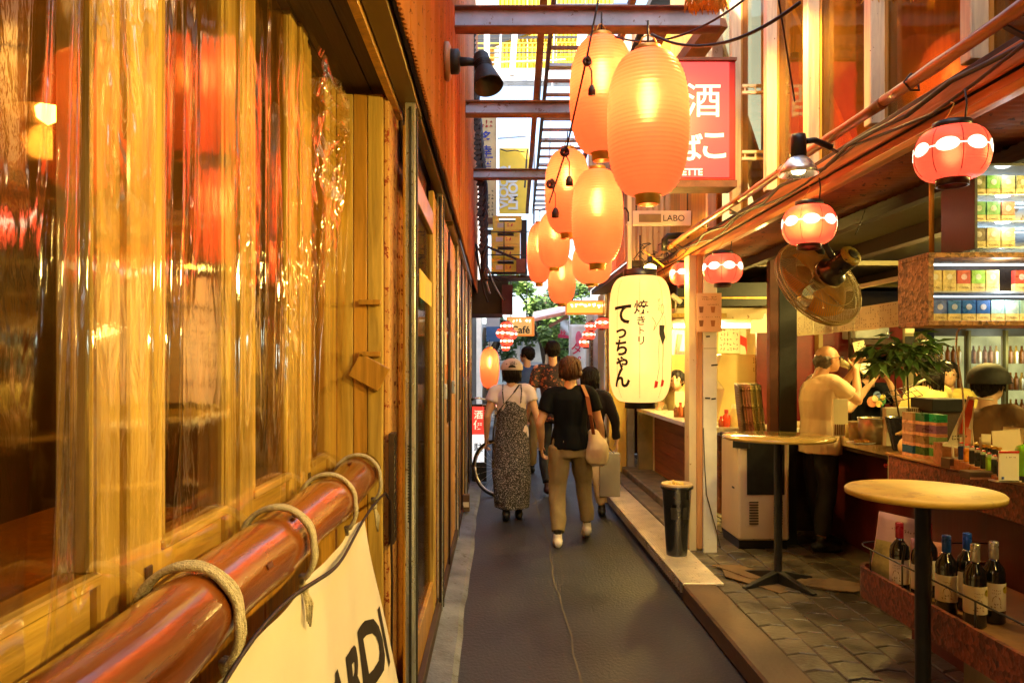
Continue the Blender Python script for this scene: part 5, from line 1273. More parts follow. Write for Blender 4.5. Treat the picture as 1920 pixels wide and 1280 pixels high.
cn = {0: 'cream', 1: 'plain cream', 2: 'red', 3: 'green', 4: 'taller cream', 6: 'dark red', 7: 'teal', 8: 'tan'}
ordn = ['first', 'second', 'third', 'fourth', 'fifth', 'sixth', 'seventh', 'eighth', 'ninth', 'tenth']
for i, c in enumerate(row1):
    if c: pack(1.735 + i * .057, Y0 + .05, Z0 + .139, c, '%s pack, %s from the chipboard end, top row of the shelf' % (cn[i], ordn[i]))
for i, c in enumerate(row2):
    pack(1.755 + i * .057, Y0 + .05, Z0 + .0205, c, '%s pack, %s from the chipboard end, bottom row of the shelf' % (['violet blue', 'bright blue', 'deep blue', 'dark blue', 'pale aqua', 'pale grey blue', 'sage', 'olive'][i], ordn[i]))
t = thing('pack_rack', 'black tiered rack of lit packs above the long shelf', 'rack', (2.1, 2.9, 2.0))
MB().box(1.86, 1.87, Y0, Y1, 2.0, 2.32).build('side_panel', M_black, t)
for j in range(3):
    z = 2.005 + j * .103
    MB().box(1.871, 2.6, Y0 + .0, Y1, z - .004, z).build('tier', M_steel, t); MB().box(1.9, 2.6, Y1 - .04, Y1 - .03, z + .088, z + .092).build('led_strip', M_led, t)
    lamp('lamp_light', (2.0, Y0 + .045, z + .093), .35, (.9, .97, 1), .03, parent=t)
MB().box(1.9, 2.6, Y1 - .01, Y1, 2.0, 2.32).build('back_panel', M_grey, t); MB().box(1.86, 2.6, Y0, Y1, 2.321, 2.33).build('top_panel', M_black, t)
MB().tube([(1.88, 3.05, 2.33), (1.88, 3.05, 2.43)], .008, 8).build('rod', M_olancap, t)
rk = [[(.15, .1, .05), (.7, .66, .35), (.75, .7, .4), (.6, .5, .2)], [(.08, .4, .12), (.1, .45, .12), (.65, .15, .1), (.6, .5, .2)], [(.18, .2, .04), (.15, .5, .05), (.7, .6, .3), (.3, .3, .1)]]
rn = [['dark printed', 'white', 'cream', 'tan'], ['green topped', 'bright green', 'red and cream', 'tan'], ['black and lime', 'lime green', 'yellowish', 'olive']]
for j in range(3):
    for i in range(4): pack(1.905 + i * .058, Y0 + .045, 2.006 + j * .103, rk[j][i], '%s pack, %s from the side panel, %s rack tier' % (rn[j][i], ordn[i], ['lowest', 'middle', 'top'][j]))

# ------------------------------------------------------------------ goods on the ledge
LZ = 1.0805
def onledge(u, D): return (u - 930) / 1400 * D
t = thing('wooden_duck', 'pale wooden duck ornament at the end of the ledge', 'duck', (2.17, 3.9, LZ))
x, y = onledge(1703, 3.92), 3.92
M_duck = wood('duck_wood', (.6, .36, .14), GV, .4, .2)
MB().lathe([(.001, 0), (.035, 0), (.048, .02), (.05, .045), (.04, .07), (.022, .088), (.018, .1)], (x, y, LZ), 24).build('body', M_duck, t)
MB().lathe([(.001, -.028), (.02, -.02), (.027, 0), (.02, .02), (.001, .028)], (x - .008, y, LZ + .115), 20).build('head', M_duck, t)
MB().tube([(x - .028, y, LZ + .112), (x - .05, y, LZ + .106), (x - .066, y, LZ + .104)], [.012, .009, .006], 10).build('bill', M_duck, t)
MB().lathe([(.001, -.003), (.003, 0), (.001, .003)], (x - .02, y - .022, LZ + .12), 8).build('eye', M_ink, t)
bx = [(1722, 3.8, [(.01, .06, .16), (.35, .16, .10), (.32, .15, .10), (.3, .16, .08)], 'left'), (1744, 3.72, [(.05, .09, .015), (.22, .12, .05), (.14, .05, .07), (.01, .1, .04)], 'middle'), (1766, 3.66, [(.1, .3, .08), (.2, .35, .15), (.22, .1, .25), (.02, .35, .15)], 'right')]
nm = [['navy', 'brown', 'pink brown', 'rust'], ['moss green', 'khaki', 'plum', 'forest green'], ['leaf green', 'pale green', 'violet', 'emerald']]
for bi, (u, D, cs, side) in enumerate(bx):
    for k, c in enumerate(cs):
        x = onledge(u, D); w_ = 21.5 / 1400 * D; h_ = .056
        q = thing('tobacco_box', '%s box, %s from the bottom in the %s pile on the ledge' % (nm[bi][k], ordn[k], side), 'box', (x, D, LZ + k * h_), 'piled boxes on the ledge')
        MB().box(x - w_ / 2, x + w_ / 2, D, D + .1, LZ + k * h_ + .016, LZ + (k + 1) * h_ - .0008).build('box', packmat(c), q, bevel=.001)
        MB().box(x - w_ / 2, x + w_ / 2, D, D + .1, LZ + k * h_ + .0003, LZ + k * h_ + .0155).build('warning_band', packmat((.6, .28, .18)), q)
        g = MB(); scribble(g, plane_fn((x, D, LZ + k * h_ + .035), (1, 0, 0), off=.001), w_ * .7, .012, 8, 1, 0, k + bi, .3); tag(g.build('box_print', packmat(tuple(min(1, a * 1.6) for a in c)), q), kind='stuff')
# tan open cartons
for i, (u, D, w_, h_, lab) in enumerate(((1783, 3.5, .085, .1, 'tan card carton below the paper flag'), (1800, 3.36, .09, .045, 'low tan carton under the lighters'), (1846, 3.05, .12, .03, 'low tan tray at the foot of the code stand'))):
    x = onledge(u, D); q = thing('carton', lab, 'carton', (x, D, LZ), 'tan cartons on the ledge')
    MB().box(x - w_ / 2, x + w_ / 2, D, D + .07, LZ, LZ + h_).build('body', M_card if i else packmat((.5, .24, .13)), q, bevel=.002); MB().box(x - w_ / 2, x + w_ / 2, D - .002, D - .0005, LZ, LZ + h_ * .3).build('front_lip', packmat((.6, .3, .15)), q)
# lighters
lt = [(.01, .02, .08), (.8, .25, .02), (.012, .012, .012), (.012, .012, .012), (.012, .012, .012), (.3, .5, .03), (.01, .012, .01), (.01, .012, .01)]
ln = ['navy', 'orange', 'black', 'black', 'black', 'lime', 'black', 'black']
for i, c in enumerate(lt):
    u = 1803 + i * 10.5; D = 3.32 - i * .045; x = onledge(u, D); z = LZ + .046 - .004 * i
    q = thing('lighter', '%s lighter, %s from the paper flag end of the row' % (ln[i], ordn[i]), 'lighter', (x, D, z), 'lighters in a row on the ledge')
    MB().box(x - .011, x + .011, D, D + .012, z, z + .06).build('body', packmat(c), q, bevel=.003)
    MB().box(x - .01, x + .01, D + .001, D + .011, z + .0605, z + .072).build('metal_top', M_steel, q, bevel=.001); MB().box(x - .004, x + .008, D + .001, D + .011, z + .0725, z + .078).build('button', M_red, q)
q = thing('lighter_tray', 'low rust coloured tray carrying the row of lighters', 'tray', (2.1, 3.1, LZ))
g = MB()
for i in range(8):
    u = 1803 + i * 10.5; D = 3.32 - i * .045; x = onledge(u, D); MB().box(x - .017, x + .017, D - .012, D + .03, LZ, LZ + .045 - .004 * i).build('tray_cell', packmat((.5, .2, .06)), q, bevel=.002)
for i in range(6):
    u = 1830 + i * 9; D = 3.42 - i * .04; x = onledge(u, D); qq = thing('lighter', 'black lighter, %s in the rear row behind the others' % ordn[i], 'lighter', (x, D, LZ + .04), 'lighters in a row on the ledge')
    MB().box(x - .01, x + .01, D, D + .012, LZ + .0, LZ + .1).build('body', packmat((.012, .012, .012)), qq, bevel=.003); MB().box(x - .009, x + .009, D, D + .011, LZ + .1005, LZ + .112).build('metal_top', M_olancap, qq)
# paper flag pennant on stick
t = thing('paper_flag', 'red and cream paper pennant tied to a white stick stand on the ledge', 'pennant', tuple(P(1808, 850, 3.45)))
D = 3.42
g = MB(); pt = [(1776, 832), (1822, 838), (1824, 790), (1828, 748), (1815, 744), (1800, 780)]
g.add([P(u, v, D) + Vector((0, .004 * (u % 3), 0)) for u, v in pt], [(0, 1, 2, 3, 4, 5)]); g.build('paper', M_cream, t, solid=.002)
g = MB(); g.add([P(u, v, D - .01) for u, v in ((1798, 812), (1812, 815), (1822, 780), (1826, 750), (1817, 748), (1806, 780))], [(0, 1, 2, 3, 4, 5)]); g.build('red_print', mat('flag_red', (.75, .08, .02), .5), t)
g = MB(); g.add([P(u, v, D - .011) for u, v in ((1808, 836), (1820, 836), (1821, 806), (1812, 800))], [(0, 1, 2, 3)]); g.build('pink_print', mat('flag_pink', (.75, .25, .15), .5), t)
g = MB(); scribble(g, plane_fn(P(1798, 820, D - .012), (1, 0, 0)), .075, .025, 6, 2, 0, 41, .25); tag(g.build('lettering', M_ink, t), kind='stuff')
MB().tube([P(1815, 744, D), P(1835, 747, D), P(1862, 750, D)], .005, 6).build('stick', M_cream, t)
MB().tube([P(1815, 742, D), P(1822, 800, D), P(1828, 860, D)], .003, 6).build('stick', M_cream, t)
MB().tube([P(1815, 742, D), Vector((P(1815, 742, D).x, D + .05, LZ + .12)), Vector((P(1815, 742, D).x, D + .05, LZ))], .004, 6).build('stand', M_cream, t)
MB().bar(P(1768, 833, D), P(1822, 842, D), .006, .012).build('crossbar', M_cream, t); MB().bar(P(1786, 835, D), P(1787, 858, D), .006, .012).build('upright', M_cream, t)
# code stand (blank panel) and green object, papers
t = thing('payment_stand', 'small white acrylic payment card stand with a red top edge', 'stand', (2.0, 2.98, LZ)); D = 2.98
a = P(1873, 900, D); b = P(1911, 845, D); MB().box(a.x, b.x, D, D + .006, LZ, b.z).build('card', mat('card_white', (.8, .78, .6), .3, 0, .03), t, bevel=.001)
MB().box(a.x, b.x, D - .002, D - .0005, b.z - .008, b.z).build('red_edge', M_red, t); g = MB(); scribble(g, plane_fn(((a.x + b.x) / 2, D, b.z - .025), (1, 0, 0)), .05, .008, 9, 1, 0, 2, .3); tag(g.build('lettering', M_brownink, t), kind='stuff')
MB().box(a.x + .01, a.x + .02, D - .002, D - .0005, LZ + .012, LZ + .022).build('blue_mark', packmat((.1, .2, .6)), t); MB().box(a.x - .01, b.x + .01, D, D + .05, LZ - .0, LZ + .006).build('foot', M_cream, t)
t = thing('green_dispenser', 'bright lime green rounded dispenser at the right end of the ledge', 'dispenser', (2.1, 2.94, LZ)); D = 3.0
x = P(1918, 860, D).x; MB().lathe([(.001, 0), (.022, 0), (.02, .03), (.024, .09), (.03, .12), (.022, .14), (.001, .15)], (x, D, LZ), 20).build('body', mat('lime', (.25, .7, .03), .3, coat=.4), t); MB().lathe([(.001, -.001), (.026, -.001), (.026, .02), (.023, .021)], (x, D, LZ + .002), 20).build('base', M_black, t)
t = thing('paper_sheets', 'pile of cream papers and a folded card behind the payment stand', 'papers', (2.3, 3.3, LZ))
for i, (u0, v0, u1, v1, D) in enumerate(((1862, 806, 1915, 850, 3.3), (1842, 820, 1860, 850, 3.36), (1850, 815, 1868, 862, 3.32), (1895, 803, 1935, 845, 3.4))):
    a = P(u0, v1, D); b = P(u1, v0, D); MB().obox(((a.x + b.x) / 2, D + .02 * i, (LZ + b.z) / 2), (b.x - a.x, .003, b.z - LZ), Matrix.Rotation(R(-4 + 3 * i), 3, 'Y')).build('sheet', M_paper, t)
t = thing('price_note', 'small cream note with bold red katakana stuck at the counter end', 'note', (2.1, 4.05, .98))
a = P(1660, 896, 4.05); b = P(1716, 853, 4.05); MB().box(a.x, b.x, 4.02, 4.023, a.z, b.z).build('sheet', M_paper, t)
M_noteink = mat('note_ink', (.4, .02, .03), .6); cx = (a.x + b.x) / 2; cz = (a.z + b.z) / 2
put_text('センチリの豊久風', plane_fn((cx, 4.018, cz + .012), (1, 0, 0)), 'lettering', M_noteink, t, .028, .02); put_text('豆パーセント', plane_fn((cx, 4.018, cz - .022), (1, 0, 0)), 'lettering', M_noteink, t, .028, .02)

# ------------------------------------------------------------------ things on the far counter
t = thing('potted_plant', 'dark green leafy plant with two thin stems in a black pot', 'plant', (2.55, 4.6, 1.02))
px, py = P(1696, 800, 4.6).x, 4.6
MB().lathe([(.001, 0), (.065, 0), (.068, .01), (.108, .2), (.112, .205), (.104, .205), (.1, .19), (.001, .19)], (px, py, 1.02), 28).build('pot', M_bin, t)
M_pl = mat('plant_leaf', (.10, .20, .05), .4, 0, .5, 4, rnd=.35)
rg = random.Random(17); stems = []
for (dx, topu, topv) in ((-.03, 1678, 682), (.03, 1700, 676)):
    q1 = P(topu, topv, 4.6); st = [Vector((px + dx, py, 1.21)), Vector((px + dx * 1.3 - .01, py + .01, 1.35)), q1]; MB().tube(st, .005, 6).build('stem', M_bark, t); stems.append(q1)
nl = 0
for k in range(44):
    b = Vector(rg.choice(stems)) + Vector((rg.uniform(-.02, .02), rg.uniform(-.02, .02), rg.uniform(-.04, .07)))
    a = rg.uniform(0, 6.28); L = rg.uniform(.08, .19)
    tip = b + Vector((math.cos(a) * L, math.sin(a) * L * .7, rg.uniform(-.05, .12)))
    g = MB()
    g.tube([b, b.lerp(tip, .6) + Vector((0, 0, .02)), tip], .002, 4)
    for j in range(5):
        aa = a + (j - 2) * .55 + rg.uniform(-.1, .1); l2 = rg.uniform(.09, .14); dr = Vector((math.cos(aa), math.sin(aa) * .8, rg.uniform(-1.0, .25))).normalized(); sd = dr.cross(Vector((0, 0, 1))).normalized() * .025
        m1 = tip + dr * l2 * .45 + Vector((0, 0, .012))
        g.add([tip, m1 + sd, tip + dr * l2 + Vector((0, 0, -.01)), m1 - sd], [(0, 1, 2), (0, 2, 3)], 0, True)
    g.build('leaf_cluster', M_pl, t)
def cyl(name, label, cat, u, D, r, h, m, z=1.021, prof=None, group=None, rim=None):
    x = (u - 930) / 1400 * D; q = thing(name, label, cat, (x, D, z), group)
    MB().lathe(prof or [(.001, 0), (r * .9, 0), (r, h), (r - .004, h), (r * .85, .01), (.001, .01)], (x, D, z), 24).build('body', m, q)
    if rim: MB().lathe([(r, h - .002), (r + .003, h + .001), (r, h + .004)], (x, D, z), 24).build('rim', rim, q)
    return q
cyl('steel_pot', 'big dull steel pot beside the plant on the far counter', 'pot', 1643, 5.0, .115, .17, mat('pot_metal', (.35, .28, .16), .3, .6, .2), rim=M_steel)
cyl('plastic_tub', 'pale translucent tub of drinks next to the steel pot', 'tub', 1605, 5.2, .05, .13, mat('tub_pale', (.6, .48, .2), .3), rim=M_cream)
cyl('drinking_glass', 'small yellow glass on the far counter by the plate', 'glass', 1592, 5.4, .028, .1, mat('glass_yellow', (.55, .45, .15), .1, coat=.5))
cyl('food_plate', 'round white plate of food in front of the bald man', 'plate', 1614, 4.95, .09, .012, M_white, prof=[(.001, 0), (.05, 0), (.09, .012), (.088, .016), (.05, .006), (.001, .006)])
q = thing('fried_food', 'heap of fried food on the white plate', 'food', (P(1614, 800, 4.95).x, 4.95, 1.03)); rg = random.Random(9)
for k in range(12): MB().lathe([(.001, -.008), (.013, -.003), (.014, .004), (.001, .01)], (P(1614, 800, 4.95).x + rg.uniform(-.045, .045), 4.95 + rg.uniform(-.03, .03), 1.037 + rg.uniform(0, .012)), 7).build('piece', mat('fried', (.5, .28, .06), .6) if k == 0 else bpy.data.materials['fried'], q)
q = thing('napkin_box', 'cream box of folded menus standing behind the black pot', 'box', (2.7, 4.8, 1.02)); a = P(1662, 780, 4.85); b = P(1728, 764, 4.85)
MB().box(a.x, b.x, 4.85, 4.9, 1.021, b.z).build('box', M_paper, q); g = MB()
for k in range(8): g.box(a.x + .13 + k * .012, a.x + .136 + k * .012, 4.845, 4.849, b.z - .09, b.z - .005)
g.build('page_edge', M_brownink, q)
q = thing('menu_holder', 'slatted cream menu holder standing by the bald man arm', 'holder', (2.6, 5.5, 1.02)); a = P(1563, 775, 5.5); b = P(1590, 748, 5.5)
MB().box(a.x, b.x, 5.5, 5.52, 1.021, b.z).build('card', M_paper, q)
for k in range(6): MB().box(a.x + .008 + k * .016, a.x + .016 + k * .016, 5.494, 5.4985, 1.03, 1.11).build('slat', M_brownink, q)
q = thing('black_tray', 'black box tray on the far counter in front of the boy', 'tray', (3.0, 4.6, 1.02)); a = P(1748, 772, 4.7); b = P(1815, 748, 4.7); MB().box(a.x, b.x, 4.7, 4.95, 1.25, b.z).build('tray', M_black, q, bevel=.004); MB().box(a.x + .02, b.x - .02, 4.72, 4.93, 1.021, 1.249).build('stand', M_stain_dark, q)
q = thing('grill_basket', 'dark wire basket tilted over the steel pot', 'basket', (2.75, 5.1, 1.2)); p0 = P(1652, 757, 5.0); p1 = P(1722, 740, 5.0)
for k in range(7): MB().tube([p0.lerp(p1, k / 6) + Vector((0, -.05, 0)), p0.lerp(p1, k / 6) + Vector((0, .08, .06))], .0025, 5).build('wire', M_dark, q)
for k in range(3): MB().tube([p0 + Vector((0, -.05 + k * .06, k * .03)), p1 + Vector((0, -.05 + k * .06, k * .03))], .003, 5).build('wire', M_dark, q)
MB().tube([p0 + Vector((0, 0, -.0)), Vector((p0.x, 5.0, 1.02))], .004, 5).build('leg', M_dark, q)
q = thing('ladle', 'pale ladle handle sticking up from the pot beside the long haired guest', 'ladle', tuple(P(1720, 720, 5.0))); MB().tube([P(1700, 728, 5.0), P(1735, 711, 5.0)], .008, 6).build('handle', M_cream, q)
# ------------------------------------------------------------------ beyond the girders: yellow clad bridge, signs
t = thing('yellow_annex', 'yellow corrugated annex high above the end of the alley', 'building', (1, 16, 7))
M_ycorr = mat('yellow_sheet', (.78, .50, .015), .5, 0, .12, 2, (1, 1, .3), .1, speck=(9, .7, (.4, .25, .05)), rnd=.04)
a = P(935, 137, 16); b = P(1125, 20, 16)
for k in range(4):
    x0 = a.x + k * .62
    g = MB(); g.grid(lambda u, v, x0=x0: (x0 + u * .61, 16 + .02 * math.sin((x0 + u * .61) * 2 * PI / .09), a.z + v * 2.6), 56, 1); g.build('corrugated_sheet', M_ycorr, t)
MB().box(a.x - .6, a.x - .02, 15.98, 16.1, a.z, a.z + 2.6).build('white_panel', M_white, t); MB().box(a.x - .5, a.x - .1, 15.95, 15.975, a.z + .15, a.z + .95).build('window', M_window, t)
MB().box(a.x - .52, a.x - .08, 15.93, 15.948, a.z + .56, a.z + .6).build('window_bar', M_dark, t)
MB().box(a.x - .8, a.x + 2.8, 15.7, 16.2, a.z - .22, a.z - .01).build('gutter', M_grey, t, bevel=.02)
MB().box(a.x - .8, a.x + 2.8, 15.65, 15.7, a.z - .3, a.z - .1).build('trim', M_white, t)
MB().bar(P(880, 88, 15.5), P(1030, 38, 15.5), .1, .3).build('roof_edge', M_black, t)
MB().box(a.x, a.x + 2.4, 15.9, 15.96, a.z + .72, a.z + .75).build('rail', M_dark, t)
t = thing('white_standards', 'pale vertical steel bars standing in front of the yellow annex', 'bars', (0, 12, 5))
for (u, u2, D) in ((913, 913, 12), (968, 960, 12), (1092, 1082, 12)): MB().bar(P(u, 20, D), P(u2, 142, D), .09, .05).build('bar', M_white, t)
MB().bar(P(1078, 130, 12), P(1112, 20, 12), .13, .05).build('diagonal_bar', M_white, t); MB().bar(P(1085, 132, 11.9), P(1120, 20, 11.9), .08, .05).build('diagonal_bar', M_dark, t)
# tall menu sign board and yellow banner
t = thing('tall_board_sign', 'tall cream framed sign board with blue brushed characters, upper left gap', 'sign', tuple(P(918, 320, 11)))
a = P(900, 427, 11); b = P(933, 208, 11)
MB().box(a.x, b.x - .02, 11, 11.05, a.z, b.z).build('board', mat('board_cream', (.72, .58, .28), .5, 0, .15, 4), t); MB().box(b.x - .02, b.x, 10.97, 11.06, a.z - .03, b.z).build('frame', M_steel, t); MB().box(a.x, b.x, 10.97, 11.06, a.z - .1, a.z - .03).build('frame', M_dark, t)
M_blue = mat('sign_blue', (.03, .05, .35), .5)
for ch, v, s_ in (('多', 258, .2), ('幸', 283, .17), ('酒', 305, .2)): put_text(ch, plane_fn(P(912, v, 10.99), (1, 0, 0)), 'lettering', M_blue, t, s_, .02)
put_text('!', plane_fn(P(912, 232, 10.99), (1, 0, 0)), 'lettering', M_red, t, .1, .02)
g = MB(); scribble(g, plane_fn(P(917, 380, 10.99), (1, 0, 0)), .15, .4, 3, 7, 0, 12, .14); tag(g.build('small_lettering', M_ink, t), kind='stuff'); g = MB(); scribble(g, plane_fn(P(913, 232, 10.99), (1, 0, 0)), .18, .12, 3, 2, 0, 14, .2); tag(g.build('red_lettering', M_red, t), kind='stuff')
g = MB(); f = lambda u, v: P(u, v, 10.985); g.add([f(903, 408), f(925, 408), f(925, 420), f(903, 420)], [(0, 1, 2, 3)]); g.build('brown_patch', M_brownink, t)
t = thing('yellow_wall_banner', 'bright yellow banner with big pale letters behind the ladder frame', 'banner', tuple(P(965, 340, 14)))
a = P(936, 400, 14); b = P(992, 278, 14); MB().box(a.x, b.x, 14, 14.05, a.z, b.z).build('panel', mat('banner_yellow', (.85, .55, .03), .5, 0, .08), t)
for ch, u in (('VIOOO', 944), ('LMOUT', 962)): put_text(ch, plane_fn(P(u, 352, 13.99), (0, 0, 1), (-1, 0, 0)), 'lettering', M_white, t, .24, .04)
MB().tube([P(938, 280, 13.9), P(950, 284, 13.9), P(965, 282, 13.9), P(985, 286, 13.9)], .012, 5).build('wire', M_cable, t)
# pale building behind everything at the top
t = thing('white_block', 'overexposed white rendered block beyond the alley roofline', 'building', (0, 19, 4))
MB().box(-5, -.35, 18, 19, 0, 6.5).build('wall', M_white, t); MB().box(2.4, 7, 18, 19, 0, 6.5).build('wall', M_white, t)
# right brown fin, left buildings past the fronts
t = thing('left_back_building', 'dark stacked fronts past the end of the orange sheet, left', 'building', (-.8, 13, 0))
MB().box(-3, -.42, 10.05, 16, 0, 2.65).build('wall', M_stain_dark, t); MB().box(-3, -.52, 10.7, 16, 2.65, 5.5).build('wall', M_rustbeam, t)
MB().box(-.418, -.40, 10.3, 10.4, .1, 2.6).build('pilaster', M_stain, t)
# dark twisted cables hanging down the end of the orange sheet
t = thing('cable_bundle', 'thick twisted bundle of dark cables down the edge of the orange sheet', 'cables', tuple(P(895, 250, 9.5)))
for k in range(5):
    pts = [P(874 + (34 * min(1, i / 26)) ** 1.0 + 5 * math.sin(i * 1.1 + k * 1.26), -30 + i * 15, 9.2 + .06 * math.cos(i * 1.1 + k * 1.26)) for i in range(38)]
    MB().tube(pts, .022, 6).build('cable', M_cable, t)
g = MB(); rg = random.Random(2)
for i in range(46):
    p = P(884 + 20 * i / 46 + rg.uniform(-3, 3), 40 + i * 9.5, 9.1); g.obox(p, (.06, .03, .07), Matrix.Rotation(rg.uniform(.3, .8), 3, 'Y'))
tag(g.build('cable_clip', M_stain_dark, t), kind='stuff')
# crates
t0 = thing('crate_rack', 'black metal rack shelf with bars carrying the yellow crates', 'rack', tuple(P(950, 515, 10)))
a = P(900, 522, 10); b = P(1000, 514, 10)
MB().box(a.x, b.x, 9.9, 10.35, a.z, a.z + .03).build('shelf', M_dark, t0); MB().bar(P(903, 458, 9.8), P(978, 490, 9.8), .03).build('arm', M_stain_dark, t0); MB().box(P(968, 0, 9.8).x, P(985, 0, 9.8).x, 9.75, 9.85, P(0, 512, 9.8).z, P(0, 486, 9.8).z).build('arm_plate', M_rustbeam, t0)
MB().box(P(977, 0, 10).x, P(988, 0, 10).x, 10.0, 10.3, P(0, 512, 10).z, P(0, 412, 10).z).build('dark_side_box', M_black, t0)
for v in (435, 478): MB().bar(P(905, v, 9.85), P(992, v, 9.85), .012).build('guard_bar', M_dark, t0)
for u in (945, 993, 1000): MB().bar(P(u, 415 if u < 990 else 440, 9.85), P(u, 520, 9.85), .012).build('guard_bar', M_dark, t0)
M_crate = mat('crate_yellow', (.95, .72, .03), .35, 0, .1, 8, coat=.2)
def crate():
    q = thing('beer_crate', 'x', 'crate', (0, 0, 0), 'yellow crates stacked on the rack'); w_, h_, d_ = .375, .185, .28
    for (z0, z1) in ((0, .105), (.15, h_)): MB().box(-w_ / 2, w_ / 2, 0, .012, z0, z1).build('front', M_crate, q, bevel=.003)
    for s_ in (-1, 1): MB().box(s_ * (w_ / 2 - .04) - .04, s_ * (w_ / 2 - .04) + .04, 0, .0121, .1051, .1499).build('front_end', M_crate, q); MB().box(s_ * w_ / 2 - .006, s_ * w_ / 2 + .006, .0125, d_, 0, h_).build('side', M_crate, q)
    MB().box(-w_ / 2, w_ / 2, -.006, -.0005, h_ - .012, h_).build('lip', M_crate, q); MB().box(-.17, .17, .02, d_, .01, .13).build('dark_inside', M_stain_dark, q); MB().box(-w_ / 2, w_ / 2, d_, d_ + .012, 0, h_).build('back', M_crate, q)
    g = MB(); g.box(-.13, -.04, -.003, -.0005, .03, .09); g.build('white_patch', M_cream, q); g = MB(); scribble(g, plane_fn((.06, 0, .06), (1, 0, 0)), .14, .06, 3, 1, 0, 4, .2); tag(g.build('red_print', M_red, q), kind='stuff')
    return q
cr = crate(); z0 = P(0, 512, 10).z
for k, lab in enumerate(('yellow bottle crate at the bottom of the overhead stack', 'yellow bottle crate second from the bottom of the overhead stack', 'yellow bottle crate second from the top of the overhead stack', 'yellow bottle crate on top of the overhead stack')):
    o = cr if k == 0 else dup(cr); o.location = (P(948 + (3 if k == 3 else 0), 0, 10).x, 9.95, z0 + .01 + k * .187 + (.0 if k < 3 else 0)); o['label'] = lab
# dark awning box beneath
t = thing('dark_canopy', 'dark drooping canopy with tangled wires below the crate rack', 'canopy', tuple(P(920, 560, 11)))
a = P(898, 588, 11); b = P(948, 525, 11); MB().prism([(a.x - .3, a.z), (b.x - .04, a.z), (b.x + .05, b.z + .02), (a.x - .3, b.z)], lambda x, y, tt_: (x, tt_, y), 11, 12).build('box', M_roomdark, t)
MB().box(P(941, 0, 11).x, P(961, 0, 11).x, 10.9, 11.0, P(0, 590, 11).z, P(0, 535, 11).z).build('red_panel', mat('dark_red2', (.12, .02, .02), .5), t)
rg = random.Random(4)
for k in range(9):
    p = P(rg.uniform(890, 906), rg.uniform(455, 480), 9.7); MB().tube(sag(p, P(rg.uniform(905, 950), rg.uniform(515, 570), 10), rg.uniform(.02, .15), 8), rg.uniform(.006, .016), 5).build('wire', M_cable if k % 3 else M_grey, t)

# ------------------------------------------------------------------ alley end signs and lanterns
t = thing('cafe_sign', 'orange hanging sign reading Café over the alley', 'sign', tuple(P(977, 613, 14)))
a = P(950, 630, 14); b = P(1002, 594, 14)
M_sor = mat('sign_orange', (.75, .16, .02), .4, 0, .1, emit=(1, .28, .03), estr=.35)
MB().box(a.x, b.x, 14, 14.08, a.z, b.z).build('case', M_sor, t, bevel=.01); MB().box(a.x + .03, b.x - .05, 13.99, 13.9995, a.z + .03, b.z - .02).build('face', mat('sign_face', (.8, .42, .12), .4, emit=(1, .5, .12), estr=.3), t)
put_text('Café', plane_fn(((a.x + b.x) / 2 + .0, 13.985, a.z + .12), (1, 0, 0)), 'lettering', M_ink, t, .19, .02)
g = MB(); scribble(g, plane_fn(((a.x + b.x) / 2 + .02, 13.985, b.z - .07), (1, 0, 0)), .36, .07, 6, 1, 0, 6, .25); tag(g.build('small_lettering', M_oval, t), kind='stuff')
for dx in (.08, .38): MB().tube([(a.x + dx, 14.04, b.z), (a.x + dx, 14.04, b.z + .9)], .01, 5).build('hanger', M_dark, t)
t = thing('orange_box_sign', 'long glowing orange box sign next to the yellow lantern', 'sign', tuple(P(1100, 577, 10.5)))
a = P(1061, 589, 10.5); b = P(1142, 563, 10.5); MB().box(a.x, b.x, 10.5, 10.62, a.z, b.z).build('case', M_sor, t, bevel=.008); MB().box(a.x + .015, b.x - .015, 10.49, 10.4995, a.z + .02, b.z - .02).build('face', glow('boxsign_face', (1, .42, .06), .95), t)
g = MB(); scribble(g, plane_fn(((a.x + b.x) / 2, 10.485, b.z - .07), (1, 0, 0)), .5, .07, 8, 1, 0, 9, .3, 1); tag(g.build('lettering', M_oval, t), kind='stuff')
MB().tube([(a.x + .1, 10.56, b.z), (a.x + .1, 10.56, b.z + .3)], .01, 5).build('hanger', M_dark, t)
# left hanging orange lantern with black caps
q = dup(og, label='solitary orange lantern low on the left above the bicycle', group='orange lanterns strung down the middle of the alley'); p = P(918, 690, 8.6); q.location = p; q.scale = (36 / 1400 * 8.6 / .42,) * 2 + (74 / 1400 * 8.6 / .76,); q.rotation_euler = (0, 0, 1)
MB2 = [(950, 612, 11.5, 24, 'topmost small lantern of the cluster by the café sign'), (943, 625, 11.6, 26, 'left small lantern in the cluster by the café sign'), (957, 627, 11.7, 26, 'right small lantern in the cluster by the café sign'), (950, 640, 11.4, 24, 'lower small lantern of the cluster by the café sign'), (948, 652, 11.6, 16, 'lowest and smallest lantern of the cluster by the café sign'),
       (1130, 606, 9.6, 28, 'small red lantern nearest in the row left of the yellow lantern'), (1108, 612, 11.5, 22, 'small red lantern second in the row beyond the yellow lantern'), (1104, 628, 12.2, 24, 'small red lantern third, lower in the row beyond the yellow lantern'), (1099, 642, 13.2, 26, 'small red lantern furthest in the row over the dark haired walker')]
for u, v, D, wpx, lab in MB2:
    s_ = wpx / 1400 * D / .3; dup(rgd, loc=P(u, v, D), scale=(s_, s_, s_ * .95), rz=u * .3, label=lab, group='small red lanterns at the end of the alley')
